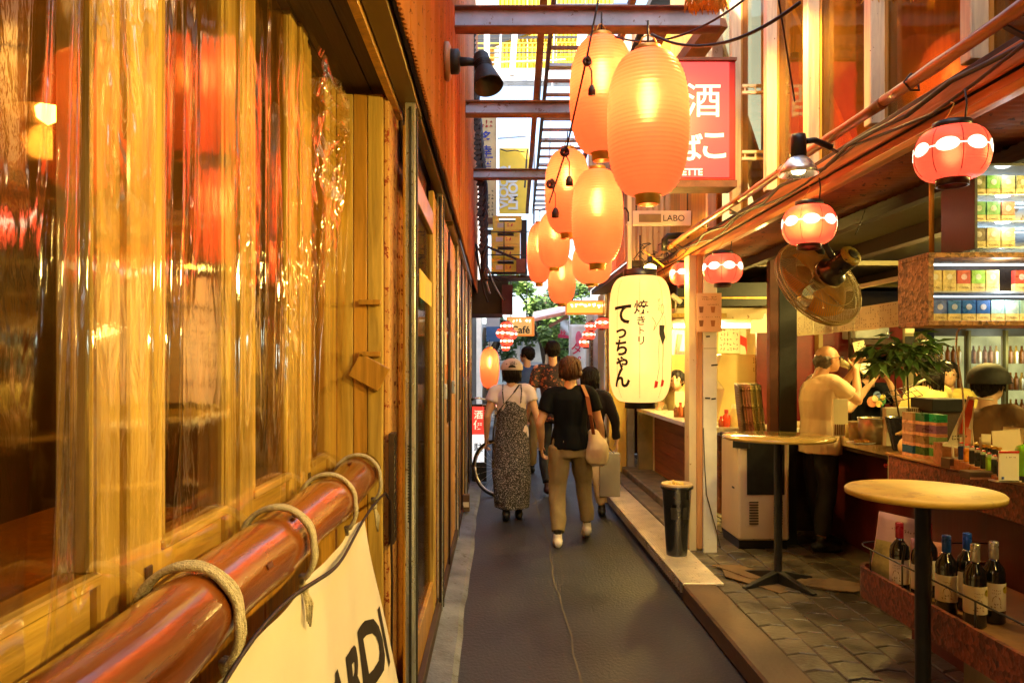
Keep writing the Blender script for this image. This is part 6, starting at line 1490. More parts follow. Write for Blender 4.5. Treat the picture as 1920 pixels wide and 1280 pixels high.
# awning, nobori banners, posts
t = thing('pale_awning', 'pale pink fabric awning under the trees at the alley end', 'awning', tuple(P(1030, 590, 16)))
g = MB(); g.add([P(998, 598, 16), P(1062, 584, 15), P(1062, 572, 17), P(1000, 585, 18)], [(0, 1, 2, 3)]); g.build('canopy', mat('awning_pink', (.8, .62, .55), .8), t, solid=.01)
g = MB(); g.add([P(998, 598, 16), P(1062, 584, 15), P(1062, 590, 15), P(998, 603, 16)], [(0, 1, 2, 3)]); g.build('valance', mat('awning_edge', (.75, .3, .22), .8), t, solid=.01)
MB().bar(P(1000, 600, 16), P(1060, 588, 15.1), .05).build('front_bar', M_rustbeam, t)
MB().bar(P(1030, 612, 15.2), P(1065, 592, 15.1), .06).build('strut', M_rustbeam, t)
def nobori(u0, u1, v0, v1, D, label, chars, seed):
    t = thing('vertical_banner', label, 'banner', tuple(P((u0 + u1) / 2, v1, D)), 'white vertical banners at the alley end'); a = P(u0, v1, D); b = P(u1, v0, D)
    g = MB(); g.grid(lambda u, v: (a.x + u * (b.x - a.x), D + .03 * math.sin(v * 7 + u * 3), a.z + v * (b.z - a.z)), 6, 24); g.build('cloth', M_white, t, solid=.004)
    MB().tube([(b.x + .02, D, .02), (b.x + .02, D, b.z + .1)], .015, 6).build('pole', M_white, t)
    if chars:
        n = len(chars); h = (b.z - a.z) / (n + 1.5)
        for k, ch in enumerate(chars): put_text(ch, plane_fn(((a.x + b.x) / 2 - .03, D - .05, b.z - h * (k + 1.9)), (1, 0, 0)), 'lettering', mat('nobori_red', (.75, .03, .08), .6) if 'nobori_red' not in bpy.data.materials else bpy.data.materials['nobori_red'], t, h * .95, .015)
    return t
q = nobori(1068, 1098, 608, 740, 14, 'white vertical banner with red katakana beside the alley end', 'タピオカ', 1)
g = MB(); f = lambda x, y: P(1085, 634, 13.94) + Vector((x, 0, y)); g.add([f(.06 * math.cos(k * .63), .14 * math.sin(k * .63)) for k in range(10)], [list(range(10))]); g.build('pink_mark', mat('nobori_pink', (.8, .15, .25), .6), q)
q = nobori(1050, 1066, 600, 632, 16, 'short white banner with a red hem left of the tall one', '秋', 2)
g = MB(); g.add([P(1047, 626, 15.95), P(1066, 629, 15.95), P(1066, 634, 15.95), P(1046, 633, 15.95)], [(0, 1, 2, 3)]); g.build('red_hem', bpy.data.materials['nobori_red'], q)
t = thing('white_rendered_pier', 'white rendered pier with dark speckled strip at the alley end, right', 'pier', (1.6, 13, 0))
a = P(1113, 760, 12.5); b = P(1142, 600, 12.5); MB().box(a.x, b.x + .4, 12.5, 13.5, .1, 2.5).build('pier', mat('pier_white', (.6, .56, .5), .6, 0, .2, 6, speck=(8, .6, (.35, .3, .25))), t)
MB().box(P(1104, 0, 12.8).x, P(1113, 0, 12.8).x, 12.6, 12.8, .1, 2.3).build('speckled_strip', mat('speckled_strip', (.15, .09, .04), .6, 0, .3, speck=(30, .55, (.6, .45, .2))), t)
t = thing('left_shop_sign', 'pale and blue shop board in the gap beyond the orange lantern', 'board', tuple(P(930, 610, 15)))
MB().box(P(912, 0, 15).x, P(937, 0, 15).x, 15, 15.1, P(0, 612, 15).z, P(0, 590, 15).z).build('pale_board', M_white, t); MB().box(P(912, 0, 15).x, P(937, 0, 15).x, 15, 15.1, P(0, 640, 15).z, P(0, 612.2, 15).z).build('blue_board', mat('blue_board', (.08, .2, .4), .5), t); MB().tube([P(913, 590, 15), P(913, 540, 15)], .01).build('hanger', M_dark, t)
# standing red sign behind the bicycle
t = thing('standing_light_sign', 'red and white lit standing sign with Japanese characters behind the bicycle', 'sign', tuple(P(897, 850, 9.6)))
a = P(884, 866, 9.7); b = P(908, 762, 9.7); m_ = (a.z + b.z) / 2
MB().box(a.x, b.x + .03, 9.7, 9.8, .03, b.z + .03).build('frame', M_black, t); MB().box(a.x + .01, b.x, 9.69, 9.699, m_, b.z).build('red_face', mat('std_red', (.7, .04, .03), .4, emit=(1, .06, .04), estr=.5), t); MB().box(a.x + .01, b.x, 9.69, 9.699, a.z, m_ - .002).build('white_face', mat('std_white', (.8, .8, .8), .4, emit=(.9, .95, 1), estr=.5), t)
put_text('酒', plane_fn(P(897, 777, 9.68), (1, 0, 0)), 'lettering', M_signwhite, t, .12, .01); put_text('便', plane_fn(P(897, 796, 9.68), (1, 0, 0)), 'lettering', M_signwhite, t, .13, .01); put_text('駐', plane_fn(P(897, 838, 9.68), (1, 0, 0)), 'lettering', M_ink, t, .12, .01)
# bicycle
t = thing('bicycle', 'parked dark bicycle leaning by the left wall past the steel posts', 'bicycle', (0, 8.7, 0))
yaw = Matrix.Rotation(R(62), 3, 'Z')      # steering wheel turned towards the camera
o = Vector((.02, 8.75, .335))
def wheel(o, rot, par):
    q = MB(); q.tube([o + rot @ Vector((0, .325 * math.cos(a), .325 * math.sin(a))) for a in [k * 2 * PI / 40 for k in range(41)]], .017, 8); w0 = q.build('wheel', M_black, par)
    q = MB(); q.tube([o + rot @ Vector((0, .302 * math.cos(a), .302 * math.sin(a))) for a in [k * 2 * PI / 40 for k in range(41)]], .011, 6); q.build('rim', M_steel, w0)
    q = MB()
    for k in range(20): a = k * 2 * PI / 20; q.tube([o + rot @ Vector((.015 * (-1) ** k, 0, 0)), o + rot @ Vector((0, .3 * math.cos(a), .3 * math.sin(a)))], .002, 4)
    tag(q.build('spoke', M_steel, w0), kind='stuff'); q = MB(); q.tube([o + rot @ Vector((-.04, 0, 0)), o + rot @ Vector((.04, 0, 0))], .02, 10); q.build('axle', M_steel, w0)
wheel(o, yaw, t); back = Matrix.Rotation(R(8), 3, 'Z'); o2 = Vector((.10, 9.75, .335)); wheel(o2, back, t)
hd_ = Vector((.0, 8.9, .95)); MB().tube([o + Vector((-.06, .02, 0)), hd_ + Vector((-.03, 0, -.2)), hd_], .012).build('fork', M_black, t); MB().tube([o + Vector((.06, .02, 0)), hd_ + Vector((.03, 0, -.2))], .012).build('fork', M_black, t)
st_ = Vector((.06, 9.4, .5)); MB().tube([hd_ + Vector((0, .02, -.25)), Vector((.05, 9.3, .3)), o2], .015).build('frame_tube', M_black, t); MB().tube([Vector((.05, 9.3, .3)), Vector((.07, 9.45, .85))], .015).build('seat_tube', M_black, t); MB().tube([hd_ + Vector((0, .02, -.1)), Vector((.06, 9.38, .6))], .015).build('frame_tube', M_black, t)
MB().lathe([(.001, -.02), (.06, -.015), (.09, .01), (.001, .03)], (.07, 9.5, .88), 16, sy=1.5).build('saddle', M_black, t)
MB().tube([hd_ + Vector((-.26, -.06, .2)), hd_ + Vector((-.2, 0, .2)), hd_ + Vector((0, .03, .15)), hd_ + Vector((.2, 0, .2)), hd_ + Vector((.26, -.06, .2))], .012).build('handlebar', M_steel, t); MB().tube([hd_, hd_ + Vector((0, .02, .16))], .015).build('stem', M_steel, t)
for s_ in (-1, 1): MB().tube([hd_ + Vector((s_ * .26, -.06, .2)), hd_ + Vector((s_ * .28, -.16, .19))], .017).build('grip', M_black, t)
MB().lathe([(.001, 0), (.035, .01), (.04, .05), (.001, .06)], hd_ + Vector((0, -.05, .1)), 14, rot=Matrix.Rotation(R(90), 3, 'X')).build('front_lamp', M_steel, t)
g = MB()
for k in range(7):
    g.bar(hd_ + Vector((-.16, -.08, .12 - k * .03)), hd_ + Vector((.12, -.08, .12 - k * .03)), .004); g.bar(hd_ + Vector((-.16 + k * .045, -.08, .12)), hd_ + Vector((-.14 + k * .04, -.08, -.06)), .004)
g.build('wire_basket', M_steel, t)
# small floor things left
q = thing('orange_tag_box', 'small rusty box standing at the foot of the far steel post', 'box', (-.3, 7.7, .05)); MB().box(-.34, -.27, 7.6, 7.7, .05, .22).build('box', M_card, q, bevel=.004); MB().box(-.335, -.275, 7.596, 7.5995, .1, .15).build('tag', M_cream, q)

# ------------------------------------------------------------------ street beyond: trees, pale vans/buildings
g = MB(); g.quad((-12, 18.5, .003), (14, 18.5, .003), (14, 60, .003), (-12, 60, .003)); tag(g.build('street', mat('street_pale', (.22, .22, .22), .8), None), kind='structure')
t = thing('pale_shopfront', 'bright pale shopfront with posts across the street at the alley end', 'shopfront', (1.4, 22, 0))
MB().box(-3, 5, 22, 24, .0, 2.6).build('wall', M_white, t); MB().box(-.3, 1.0, 21.95, 21.99, .2, 1.55).build('lower_wall', mat('pale_blue', (.55, .68, .72), .5), t)
for x in (-.2, .7, 1.55, 2.3): MB().box(x, x + .08, 21.9, 21.94, 0, 2.6).build('post', M_grey, t)
MB().box(-.8, 2.8, 21.85, 21.89, 1.55, 1.62).build('rail', M_grey, t); MB().box(-3, 5, 21.6, 22.0, 2.6, 2.72).build('canopy', M_grey, t)
for x in (1.66, 2.0): MB().box(x, x + .22, 21.95, 21.99, 1.2, 2.4).build('blue_window', mat('teal_window', (.2, .5, .55), .2), t)
def tree(x, y, z0, h, rx, rz, n, label, seed, lm=M_leaf):
    q = thing('tree', label, 'tree', (x, y, 0), 'trees at the end of the alley'); rg = random.Random(seed)
    MB().tube([(x, y, 0), (x + .05, y, h * .3), (x - .08, y, h * .6), (x, y, h * .8)], [.16, .12, .09, .04], 10).build('trunk', M_bark, q)
    cl = []
    for k in range(9):
        a = rg.uniform(0, 6.28); e = Vector((x + rx * .75 * math.cos(a), y + rx * .6 * math.sin(a), z0 + rg.uniform(-.6, .6) * rz)); MB().tube([(x, y, h * rg.uniform(.3, .6)), Vector((x, y, h * .5)).lerp(e, .6) + Vector((0, 0, .2)), e], [.06, .04, .015], 6).build('limb', M_bark, q); cl.append(e)
    for k in range(12): a = rg.uniform(0, 6.28); cl.append(Vector((x + rx * rg.uniform(.1, 1) * math.cos(a), y + rx * .7 * math.sin(a), z0 + rg.uniform(-1, 1) * rz)))
    g = MB()
    for c_ in cl:
        rr = rx * rg.uniform(.2, .34)
        for k in range(n // len(cl)):
            d = Vector((rg.gauss(0, 1), rg.gauss(0, 1), rg.gauss(0, .8))).normalized() * rr * rg.uniform(.3, 1.05); p = c_ + d; s_ = rg.uniform(.05, .10)
            u_ = Vector((rg.gauss(0, 1), rg.gauss(0, 1), rg.gauss(0, .5))).normalized(); v_ = u_.orthogonal().normalized()
            g.add([p - u_ * s_, p + v_ * s_ * .5, p + u_ * s_, p - v_ * s_ * .5], [(0, 1, 2, 3)])
    tag(g.build('crown', lm, q), kind='stuff')
M_leaf2 = mat('leaf_light', (.09, .18, .03), .5, 0, .6, 2, col2=(.2, .32, .06), rnd=.2)
tree(1.3, 19.5, 3.15, 4.2, 1.3, .9, 5200, 'leafy green tree above the pale awning at the alley end', 1, M_leaf2)
tree(-.3, 20.5, 2.2, 3.2, .9, .6, 3200, 'smaller green tree left of the café sign', 2, M_leaf)
tree(1.5, 17.6, 2.05, 2.8, .5, .35, 2000, 'low leafy shrub tree under the café sign level', 3, M_leaf2)
# ------------------------------------------------------------------ people
def rings(mb, secs, n=20):
    """secs: (centre, rx, ry[, dir]) ellipse rings joined into a closed tube; x axis = sideways"""
    vs = []
    k = len(secs)
    for i, s in enumerate(secs):
        c = Vector(s[0]); rx, ry = s[1], s[2]; tilt = s[3] if len(s) > 3 else None; yaw = s[4] if len(s) > 4 else 0
        rm = Matrix.Rotation(yaw, 3, 'Z') @ (Matrix.Rotation(tilt, 3, 'X') if tilt else Matrix.Identity(3))
        for j in range(n):
            a = 2 * PI * j / n; vs.append(c + rm @ Vector((rx * math.cos(a), ry * math.sin(a), 0)))
    fs = [(i * n + j, i * n + (j + 1) % n, (i + 1) * n + (j + 1) % n, (i + 1) * n + j) for i in range(k - 1) for j in range(n)]
    fs.append(list(range(n))[::-1]); fs.append([(k - 1) * n + j for j in range(n)])
    mb.add(vs, fs, 0, True)
def limb(mb, pts, rs, n=14, round_end=True):
    pts = [Vector(p) for p in pts]; P2 = []; R2 = []
    # subdivide smoothly
    for i in range(len(pts) - 1):
        for k in range(4):
            t_ = k / 4; P2.append(pts[i].lerp(pts[i + 1], t_)); R2.append(rs[i] + (rs[i + 1] - rs[i]) * (3 * t_ ** 2 - 2 * t_ ** 3))
    P2.append(pts[-1]); R2.append(rs[-1])
    # relax corners
    for _ in range(2):
        Q = [P2[0]] + [(P2[i - 1] + P2[i] * 2 + P2[i + 1]) / 4 for i in range(1, len(P2) - 1)] + [P2[-1]]; P2 = Q
    if round_end:
        d0 = (P2[0] - P2[1]).normalized(); d1 = (P2[-1] - P2[-2]).normalized()
        P2 = [P2[0] + d0 * R2[0] * .85, P2[0] + d0 * R2[0] * .5] + P2 + [P2[-1] + d1 * R2[-1] * .5, P2[-1] + d1 * R2[-1] * .85]
        R2 = [R2[0] * .4, R2[0] * .85] + R2 + [R2[-1] * .85, R2[-1] * .4]
    mb.tube(P2, R2, n)
def fuse(mb, name, m, parent, voxel=.009, smooth=4, disp=None, folds=0, fscale=7):
    o = mb.build(name, m, None)
    r = o.modifiers.new('r', 'REMESH'); r.mode = 'VOXEL'; r.voxel_size = voxel; r.use_smooth_shade = True
    s = o.modifiers.new('s', 'SMOOTH'); s.iterations = smooth; s.factor = .5
    o.parent = parent; CH.setdefault(parent.name, []).append(o); TODO.append((o, name, disp, folds, fscale))
    return o
TODO = []
def bake_all():
    dg = bpy.context.evaluated_depsgraph_get()
    done = [(t_, bpy.data.meshes.new_from_object(t_[0].evaluated_get(dg))) for t_ in TODO]
    for (o, name, disp, folds, fscale), me in done:
        me.name = name
        if folds or disp:
            src = [(v.co.copy(), v.normal.copy()) for v in me.vertices]; out_ = []
            for p, n_ in src:
                p = p + n_ * folds * (noise.noise(Vector((p.x * fscale, p.y * fscale, p.z * fscale * .55)) + Vector((3, 1, 7))) + .5 * noise.noise(Vector((p.x * fscale * 2.6, p.y * fscale * 2.6, p.z * fscale * 1.2))))
                out_ += [p.x, p.y, p.z]
            me.vertices.foreach_set('co', out_)
        o.modifiers.clear(); o.data = me; me.update()
        me.polygons.foreach_set('use_smooth', [True] * len(me.polygons))
def hand(mb, wr, d, palm, side, curl=.35, sc_=1.0):
    """wrist, direction to the fingers, palm normal, side=+1 thumb along d x palm"""
    d = Vector(d).normalized(); palm = Vector(palm); palm = (palm - d * palm.dot(d)).normalized(); s = d.cross(palm) * side
    wr = Vector(wr); L = .085 * sc_
    rm = [wr, wr + d * L * .5, wr + d * L]
    for off in (-.026, -.009, .009, .026): limb(mb, [wr + s * off * .6 * sc_, wr + d * L + s * off * sc_], [.014 * sc_, .0125 * sc_], 8)
    for i, off in enumerate((.028, .0095, -.0095, -.028)):
        l = (.07, .078, .073, .058)[i] * sc_; p = wr + d * L + s * off * sc_; dd = d.copy(); pts = [p - d * .02]; pts.append(p)
        for k, fr in enumerate((.42, .32, .26)):
            q_ = Matrix.Rotation(curl * (1 + .2 * k) * -1, 3, s); dd = q_ @ dd if (q_ @ dd).dot(palm) > dd.dot(palm) else Matrix.Rotation(curl * (1 + .2 * k), 3, s) @ dd
            p = p + dd * l * fr; pts.append(p)
        limb(mb, pts, [.0095 * sc_, .009 * sc_, .0085 * sc_, .0078 * sc_, .0065 * sc_], 8)
    t0_ = wr + d * .02 * sc_ + s * .022 * sc_; t1 = t0_ + (d * .6 + s * .7 + palm * .3).normalized() * .04 * sc_; t2 = t1 + (d * .9 + s * .25 + palm * .3).normalized() * .032 * sc_; t3 = t2 + (d * 1 + palm * .35).normalized() * .024 * sc_
    limb(mb, [t0_, t1, t2, t3], [.014 * sc_, .012 * sc_, .0105 * sc_, .008 * sc_], 8)
M_skin = mat('skin', (.60, .36, .22), .5, 0, .08, 20, bump=.05, rnd=0)
M_hairb = mat('black_hair', (.010, .007, .006), .6, 0, .5, 60, (1, 1, .12), .5, 160, rnd=0, spec=.25)
M_hairbr = mat('brown_hair', (.07, .024, .008), .6, 0, .4, 60, (1, 1, .12), .5, 160, rnd=0)
M_sole = mat('white_shoe', (.72, .68, .62), .5)
def HEAD(mb, h, f=0.0, r=1.0, rx=None, up=None):
    """head at centre h, f = heading of the face (0 = +Y), tilt rx"""
    rm = Matrix.Rotation(f, 3, 'Z') @ (Matrix.Rotation(rx or 0, 3, 'X'))
    def g_(c, ra): 
        prof = [(math.sin(PI * k / 12) + 1e-4, -math.cos(PI * k / 12)) for k in range(13)]
        vs = []; n = 20
        for (pr, pz) in prof:
            for j in range(n): a = 2 * PI * j / n; vs.append(Vector(h) + rm @ (Vector(c) * r + Vector((pr * math.cos(a) * ra[0], pr * math.sin(a) * ra[1], pz * ra[2])) * r))
        fs = [(i * n + j, i * n + (j + 1) % n, (i + 1) * n + (j + 1) % n, (i + 1) * n + j) for i in range(12) for j in range(n)]
        mb.add(vs, fs, 0, True)
    g_((0, -.008, .022), (.076, .094, .088)); g_((0, .028, -.035), (.058, .062, .066)); g_((0, .055, -.078), (.030, .028, .022))
    g_((0, .088, -.018), (.013, .017, .022)); g_((0, .078, .012), (.009, .014, .022)); g_((0, .083, -.052), (.023, .010, .006)); g_((0, .082, -.062), (.020, .010, .006))
    for s_ in (-1, 1):
        g_((s_ * .078, -.002, -.006), (.010, .018, .030)); g_((s_ * .028, .072, .022), (.022, .012, .006))
    return rm
def EYES(par, h, f, rm, r=1.0):
    g = MB()
    for s_ in (-1, 1): g.lathe([(.001, -.006), (.010, 0), (.001, .006)], Vector(h) + rm @ (Vector((s_ * .030, .081, .006)) * r), 10, rot=rm @ Matrix.Rotation(R(90), 3, 'Y'))
    o = g.build('eye', M_ink); o.parent = par; CH.setdefault(par.name, []).append(o)
def hairmesh(mb, h, rm, kind, r=1.0):
    def g_(c, ra, n=20):
        prof = [(math.sin(PI * k / 12) + 1e-4, -math.cos(PI * k / 12)) for k in range(13)]; vs = []
        for (pr, pz) in prof:
            for j in range(n): a = 2 * PI * j / n; vs.append(Vector(h) + rm @ (Vector(c) * r + Vector((pr * math.cos(a) * ra[0], pr * math.sin(a) * ra[1], pz * ra[2])) * r))
        mb.add(vs, [(i * n + j, i * n + (j + 1) % n, (i + 1) * n + (j + 1) % n, (i + 1) * n + j) for i in range(12) for j in range(n)], 0, True)
    if kind == 'short': g_((0, -.018, .040), (.090, .100, .086)); g_((0, -.045, -.015), (.078, .062, .062))
    elif kind == 'bob': g_((0, -.015, .030), (.094, .102, .096)); g_((0, -.035, -.035), (.098, .078, .075)); g_((0, -.05, -.075), (.085, .055, .04))
    elif kind == 'mushroom': g_((0, -.008, .035), (.098, .108, .094)); g_((0, -.03, -.015), (.098, .085, .072))
    elif kind == 'long': g_((0, -.015, .030), (.095, .105, .095)); g_((0, -.04, -.06), (.100, .075, .10)); g_((0, -.055, -.16), (.085, .05, .09))
    elif kind == 'fringe_back': g_((0, -.045, -.0), (.084, .066, .062)); g_((0, -.03, .01), (.084, .055, .035)); g_((0, -.05, -.03), (.072, .045, .05))
def shoe(par, an, toe_dir, m, L=.25, heel=.0, name='shoe', pitch=0):
    an = Vector(an); d = Vector(toe_dir).normalized(); mb = MB(); s = d.cross(Vector((0, 0, 1)))
    a = an + Vector((0, 0, -.045)) - d * .05; b = a + d * L * .45 + Vector((0, 0, -.006 - pitch)); c_ = a + d * (L - .055) + Vector((0, 0, -.012 - pitch * 1.2))
    limb(mb, [a, a + d * .06 + Vector((0, 0, .012)), b + Vector((0, 0, .012)), c_], [.036, .044, .040, .028], 12)
    for o_ in (-.012, .012): limb(mb, [a + Vector((0, 0, -.018)), b + s * o_ + Vector((0, 0, -.012)), c_ + s * o_ * .8 + Vector((0, 0, -.004))], [.026, .03, .024], 10)
    limb(mb, [an + Vector((0, 0, .02)), a + d * .05], [.038, .04], 12)
    return fuse(mb, name, m, par, .008, 3)
def mirror(p): return Vector((-p[0], p[1], p[2]))
def torso_secs(J, k=1.0, add=0.0, top=True):
    """rings up the trunk from hips to neck base, built on pelvis, chest, neck points"""
    pel, ch, nk = Vector(J['pelvis']), Vector(J['chest']), Vector(J['neck'])
    sw = J.get('sw', .185); w_ = J.get('wide', 1.0); yw = J.get('yaw', 0)
    s = []
    s.append((pel + Vector((0, 0, -.09)), (.125 + add) * w_, (.095 + add) * w_, None, yw))
    s.append((pel + Vector((0, 0, -.03)), (.160 + add) * w_, (.115 + add) * w_, None, yw))
    s.append((pel + Vector((0, 0, .06)), (.150 + add) * w_, (.108 + add) * w_, None, yw))
    s.append((pel.lerp(ch, .5), (.132 + add) * w_, (.096 + add) * w_, None, yw))
    s.append((ch, (.150 + add) * w_, (.108 + add) * w_, None, yw))
    s.append((ch.lerp(nk, .45), (.162 + add) * w_, (.105 + add), None, yw))
    s.append((ch.lerp(nk, .75), (sw * .80 + add), (.082 + add), None, yw))
    s.append((nk + Vector((0, 0, -.02)), (.085 + add), .066 + add, None, yw))
    if top: s.append((nk + Vector((0, 0, .012)), .058 + add * .5, .055 + add * .5, None, yw))
    return s
def base_pose(Ht=1.7):
    k = Ht / 1.7
    J = dict(pelvis=(0, 0, .93), chest=(0, -.01, 1.24), neck=(0, -.01, 1.435), head=(0, .02, 1.585), sh=(.175, -.01, 1.395), el=(.235, -.03, 1.11), wr=(.245, .04, .87), hip=(.088, 0, .90), kn=(.095, .01, .49), an=(.095, -.03, .085))
    out = {}
    for n_, v in J.items():
        v = Vector(v) * k
        if n_ in ('sh', 'el', 'wr', 'hip', 'kn', 'an'): out[n_ + 'R'] = v; out[n_ + 'L'] = mirror(v)
        else: out[n_] = v
    return out
def person(label, loc, rz, J, skin=M_skin, voxel=.0085, legs=True, face=0.0, hr=1.0, headtilt=0, shirt=None, trousers=None, hairk='short', hairm=M_hairb, shoes=None, sleeve=.5, handcurl=.4, palmR=None, palmL=None, bare=False, handdirR=None, handdirL=None, eyes=True, folds=.013, group=None, shirt_drop=0.06, skirt=None, trouser_r=(.092, .07, .062), longsleeve=False, group_=None):
    q = thing('person', label, 'person', (0, 0, 0), group)
    mb = MB()
    rings(mb, torso_secs(J, add=-.012))
    nk, hd = J['neck'], J['head']
    limb(mb, [nk - Vector((0, 0, .03)), nk.lerp(hd, .35), nk.lerp(hd, .75)], [.06, .052, .05], 14)
    rm = HEAD(mb, hd, face, hr, headtilt)
    for S in 'LR':
        sh, el_, wr = J['sh' + S], J['el' + S], J['wr' + S]
        limb(mb, [sh, sh.lerp(el_, .5), el_], [.050, .044, .036]); limb(mb, [el_, el_.lerp(wr, .3), wr], [.037, .037, .025])
        d = (wr - el_).normalized(); hdr = (handdirR if S == 'R' else handdirL); dd = Vector(hdr) if hdr else d
        pn = (palmR if S == 'R' else palmL) or ((-1, 0, 0) if S == 'R' else (1, 0, 0))
        hand(mb, wr + d * .012, dd, pn, 1 if S == 'R' else -1, handcurl)
        if legs:
            hp, kn, an = J['hip' + S], J['kn' + S], J['an' + S]
            limb(mb, [hp, hp.lerp(kn, .5), kn], [.082, .070, .052]); limb(mb, [kn, kn.lerp(an, .35), an], [.052, .052, .034])
            td = Vector(J.get('toe' + S, (0, 1, 0))).normalized(); limb(mb, [an + Vector((0, 0, -.02)), an + td * .09 + Vector((0, 0, -.045)), an + td * .15 + Vector((0, 0, -.055))], [.034, .03, .022])
    fuse(mb, 'body', skin, q, voxel, 3)
    if eyes: EYES(q, hd, face, rm, hr)
    if hairk:
        mb = MB(); hairmesh(mb, hd, rm, hairk, hr); fuse(mb, 'hair', hairm, q, voxel, 3, folds=.011, fscale=26)
        if hairk != 'fringe_back':
            rg = random.Random(len(label)); g = MB(); low = {'short': -.035, 'bob': -.10, 'mushroom': -.065, 'long': -.2}[hairk]
            for k in range(110):
                a = rg.uniform(.75, 2 * PI - .75) + PI / 2; sx = .097 if hairk != 'short' else .090; pts = []
                for j in range(7):
                    f_ = j / 6; el_ = PI / 2 * (1 - f_ * 1.05); zz = .035 + .095 * math.sin(el_) if el_ > 0 else .035
                    zz = zz if f_ < .75 else .05 + (low - .05) * (f_ - .75) / .25 * rg.uniform(.8, 1.05); rr_ = math.cos(max(0, el_)) * rg.uniform(.99, 1.05) * (1 if f_ < .95 else .94)
                    pts.append(hd + rm @ Vector((sx * rr_ * math.cos(a + .12 * math.sin(k + j)), -.016 + .106 * rr_ * math.sin(a + .12 * math.sin(k + j)), zz)) * hr)
                g.tube(pts, [.004, .005, .005, .005, .005, .004, .0015], 4)
            o = g.build('hair_strand', hairm); tag(o, kind='stuff'); o.parent = q; CH.setdefault(q.name, []).append(o)
    if shirt:
        mb = MB(); secs = torso_secs(J, add=.008)[:-1]; secs[0] = (Vector(J['pelvis']) + Vector((0, 0, -shirt_drop)), secs[1][1] + .006, secs[1][2] + .008, None, J.get('yaw', 0)); 
        secs[1] = (Vector(J['pelvis']) + Vector((0, 0, -shirt_drop * .3)), secs[1][1] + .004, secs[1][2] + .006, None, J.get('yaw', 0))
        rings(mb, secs)
        for S in 'LR':
            sh, el_, wr = J['sh' + S], J['el' + S], J['wr' + S]
            c0 = J['chest'].lerp(J['neck'], .82)
            if longsleeve: limb(mb, [c0, sh, sh.lerp(el_, .5), el_, el_.lerp(wr, .9)], [.055, .064, .058, .052, .040], 14, False)
            else: limb(mb, [c0, sh, sh.lerp(el_, sleeve), sh.lerp(el_, sleeve + .12)], [.055, .064, .066, .066], 14, False)
        fuse(mb, 'shirt', shirt, q, voxel, 3, folds=folds)
    if trousers and legs:
        mb = MB(); rings(mb, [(Vector(J['pelvis']) + Vector((0, 0, dz)), a_, b_, None, J.get('yaw', 0)) for dz, a_, b_ in ((-.12, .13, .11), (-.04, .166, .124), (.04, .158, .116), (.09, .148, .108))])
        for S in 'LR':
            hp, kn, an = J['hip' + S], J['kn' + S], J['an' + S]; limb(mb, [hp, hp.lerp(kn, .5), kn, kn.lerp(an, .5), an + Vector((0, 0, .04))], [trouser_r[0] + .006, trouser_r[0] - .006, trouser_r[1], trouser_r[2] + .003, trouser_r[2] - .004], 16, False)
        fuse(mb, 'trousers', trousers, q, voxel, 3, folds=folds, fscale=9)
    if legs and shoes:
        for S in 'LR': shoe(q, J['an' + S], J.get('toe' + S, (0, 1, 0)), shoes, pitch=J.get('pitch' + S, 0))
    q.location = loc; q.rotation_euler = (0, 0, rz)
    return q
def strap(q, pts, w_, m, name='strap'):
    g = MB(); pts = [Vector(p) for p in pts]
    for a, b in zip(pts, pts[1:]): g.bar(a, b, w_, .006)
    o = g.build(name, m); o.parent = q; CH.setdefault(q.name, []).append(o); return o
def addpart(mb, name, m, q, **k):
    o = mb.build(name, m); o.parent = q; CH.setdefault(q.name, []).append(o); return o

# 1 woman in cap and patterned dungaree dress, walking away
M_tee = mat('white_tee', (.70, .64, .66), .85, 0, .05, 5, rnd=0)
M_patt = mat('fleck_fabric', (.03, .03, .033), .8, 0, .2, 30, speck=(95, .54, (.50, .48, .46)), rnd=0)
J = base_pose(1.58)
J['hipR'] += Vector((0, 0, 0)); J['knR'] += Vector((0, .10, .02)); J['anR'] = Vector((.07, -.02, .08)); J['anL'] = Vector((-.06, -.16, .11)); J['knL'] += Vector((.02, .02, 0)); J['elL'] += Vector((-.03, -.03, 0)); J['wrL'] += Vector((-.03, .0, 0)); J['elR'] += Vector((.03, -.04, .01)); J['wrR'] += Vector((.06, -.06, .02)); J['sw'] = .165
W1 = person('woman in a cap, white tee and long black and white flecked dungaree dress, walking away', (.16, 7.55, 0), 0, J, shirt=M_tee, hairk='bob', shoes=None, sleeve=.35, voxel=.009)
mb = MB(); pz = J['pelvis'].z; rings(mb, [(Vector((0, -.05, .12)), .175, .19), (Vector((0, -.05, .30)), .19, .19), (Vector((0, -.03, .5)), .195, .175), (Vector((0, -.01, pz - .1)), .180, .150), (Vector((0, -.005, pz + .06)), .158, .128), (Vector((0, -.01, pz + .22)), .148, .118), (Vector((0, -.01, pz + .32)), .135, .116), (Vector((0, -.0, pz + .36)), .06, .1)], 26)
limb(mb, [(-.09, -.08, .5), (-.10, -.13, .18)], [.11, .085], 16, False); limb(mb, [(.09, 0, .5), (.10, .04, .15)], [.11, .085], 16, False)
fuse(mb, 'dress', M_patt, W1, .009, 3, folds=.012, fscale=6)
for s_ in (-1, 1): strap(W1, [(s_ * .085, -.125, pz + .30), (s_ * .095, -.11, pz + .42), (s_ * .09, -.05, pz + .485), (s_ * .085, .04, pz + .47)], .012, M_patt)
strap(W1, [(-.165, -.10, pz + .16), (-.09, -.135, pz + .28), (.02, -.125, pz + .41), (.075, -.055, pz + .485)], .016, M_black, 'bag_strap')
hd = J['head']; rmI = Matrix.Identity(3)
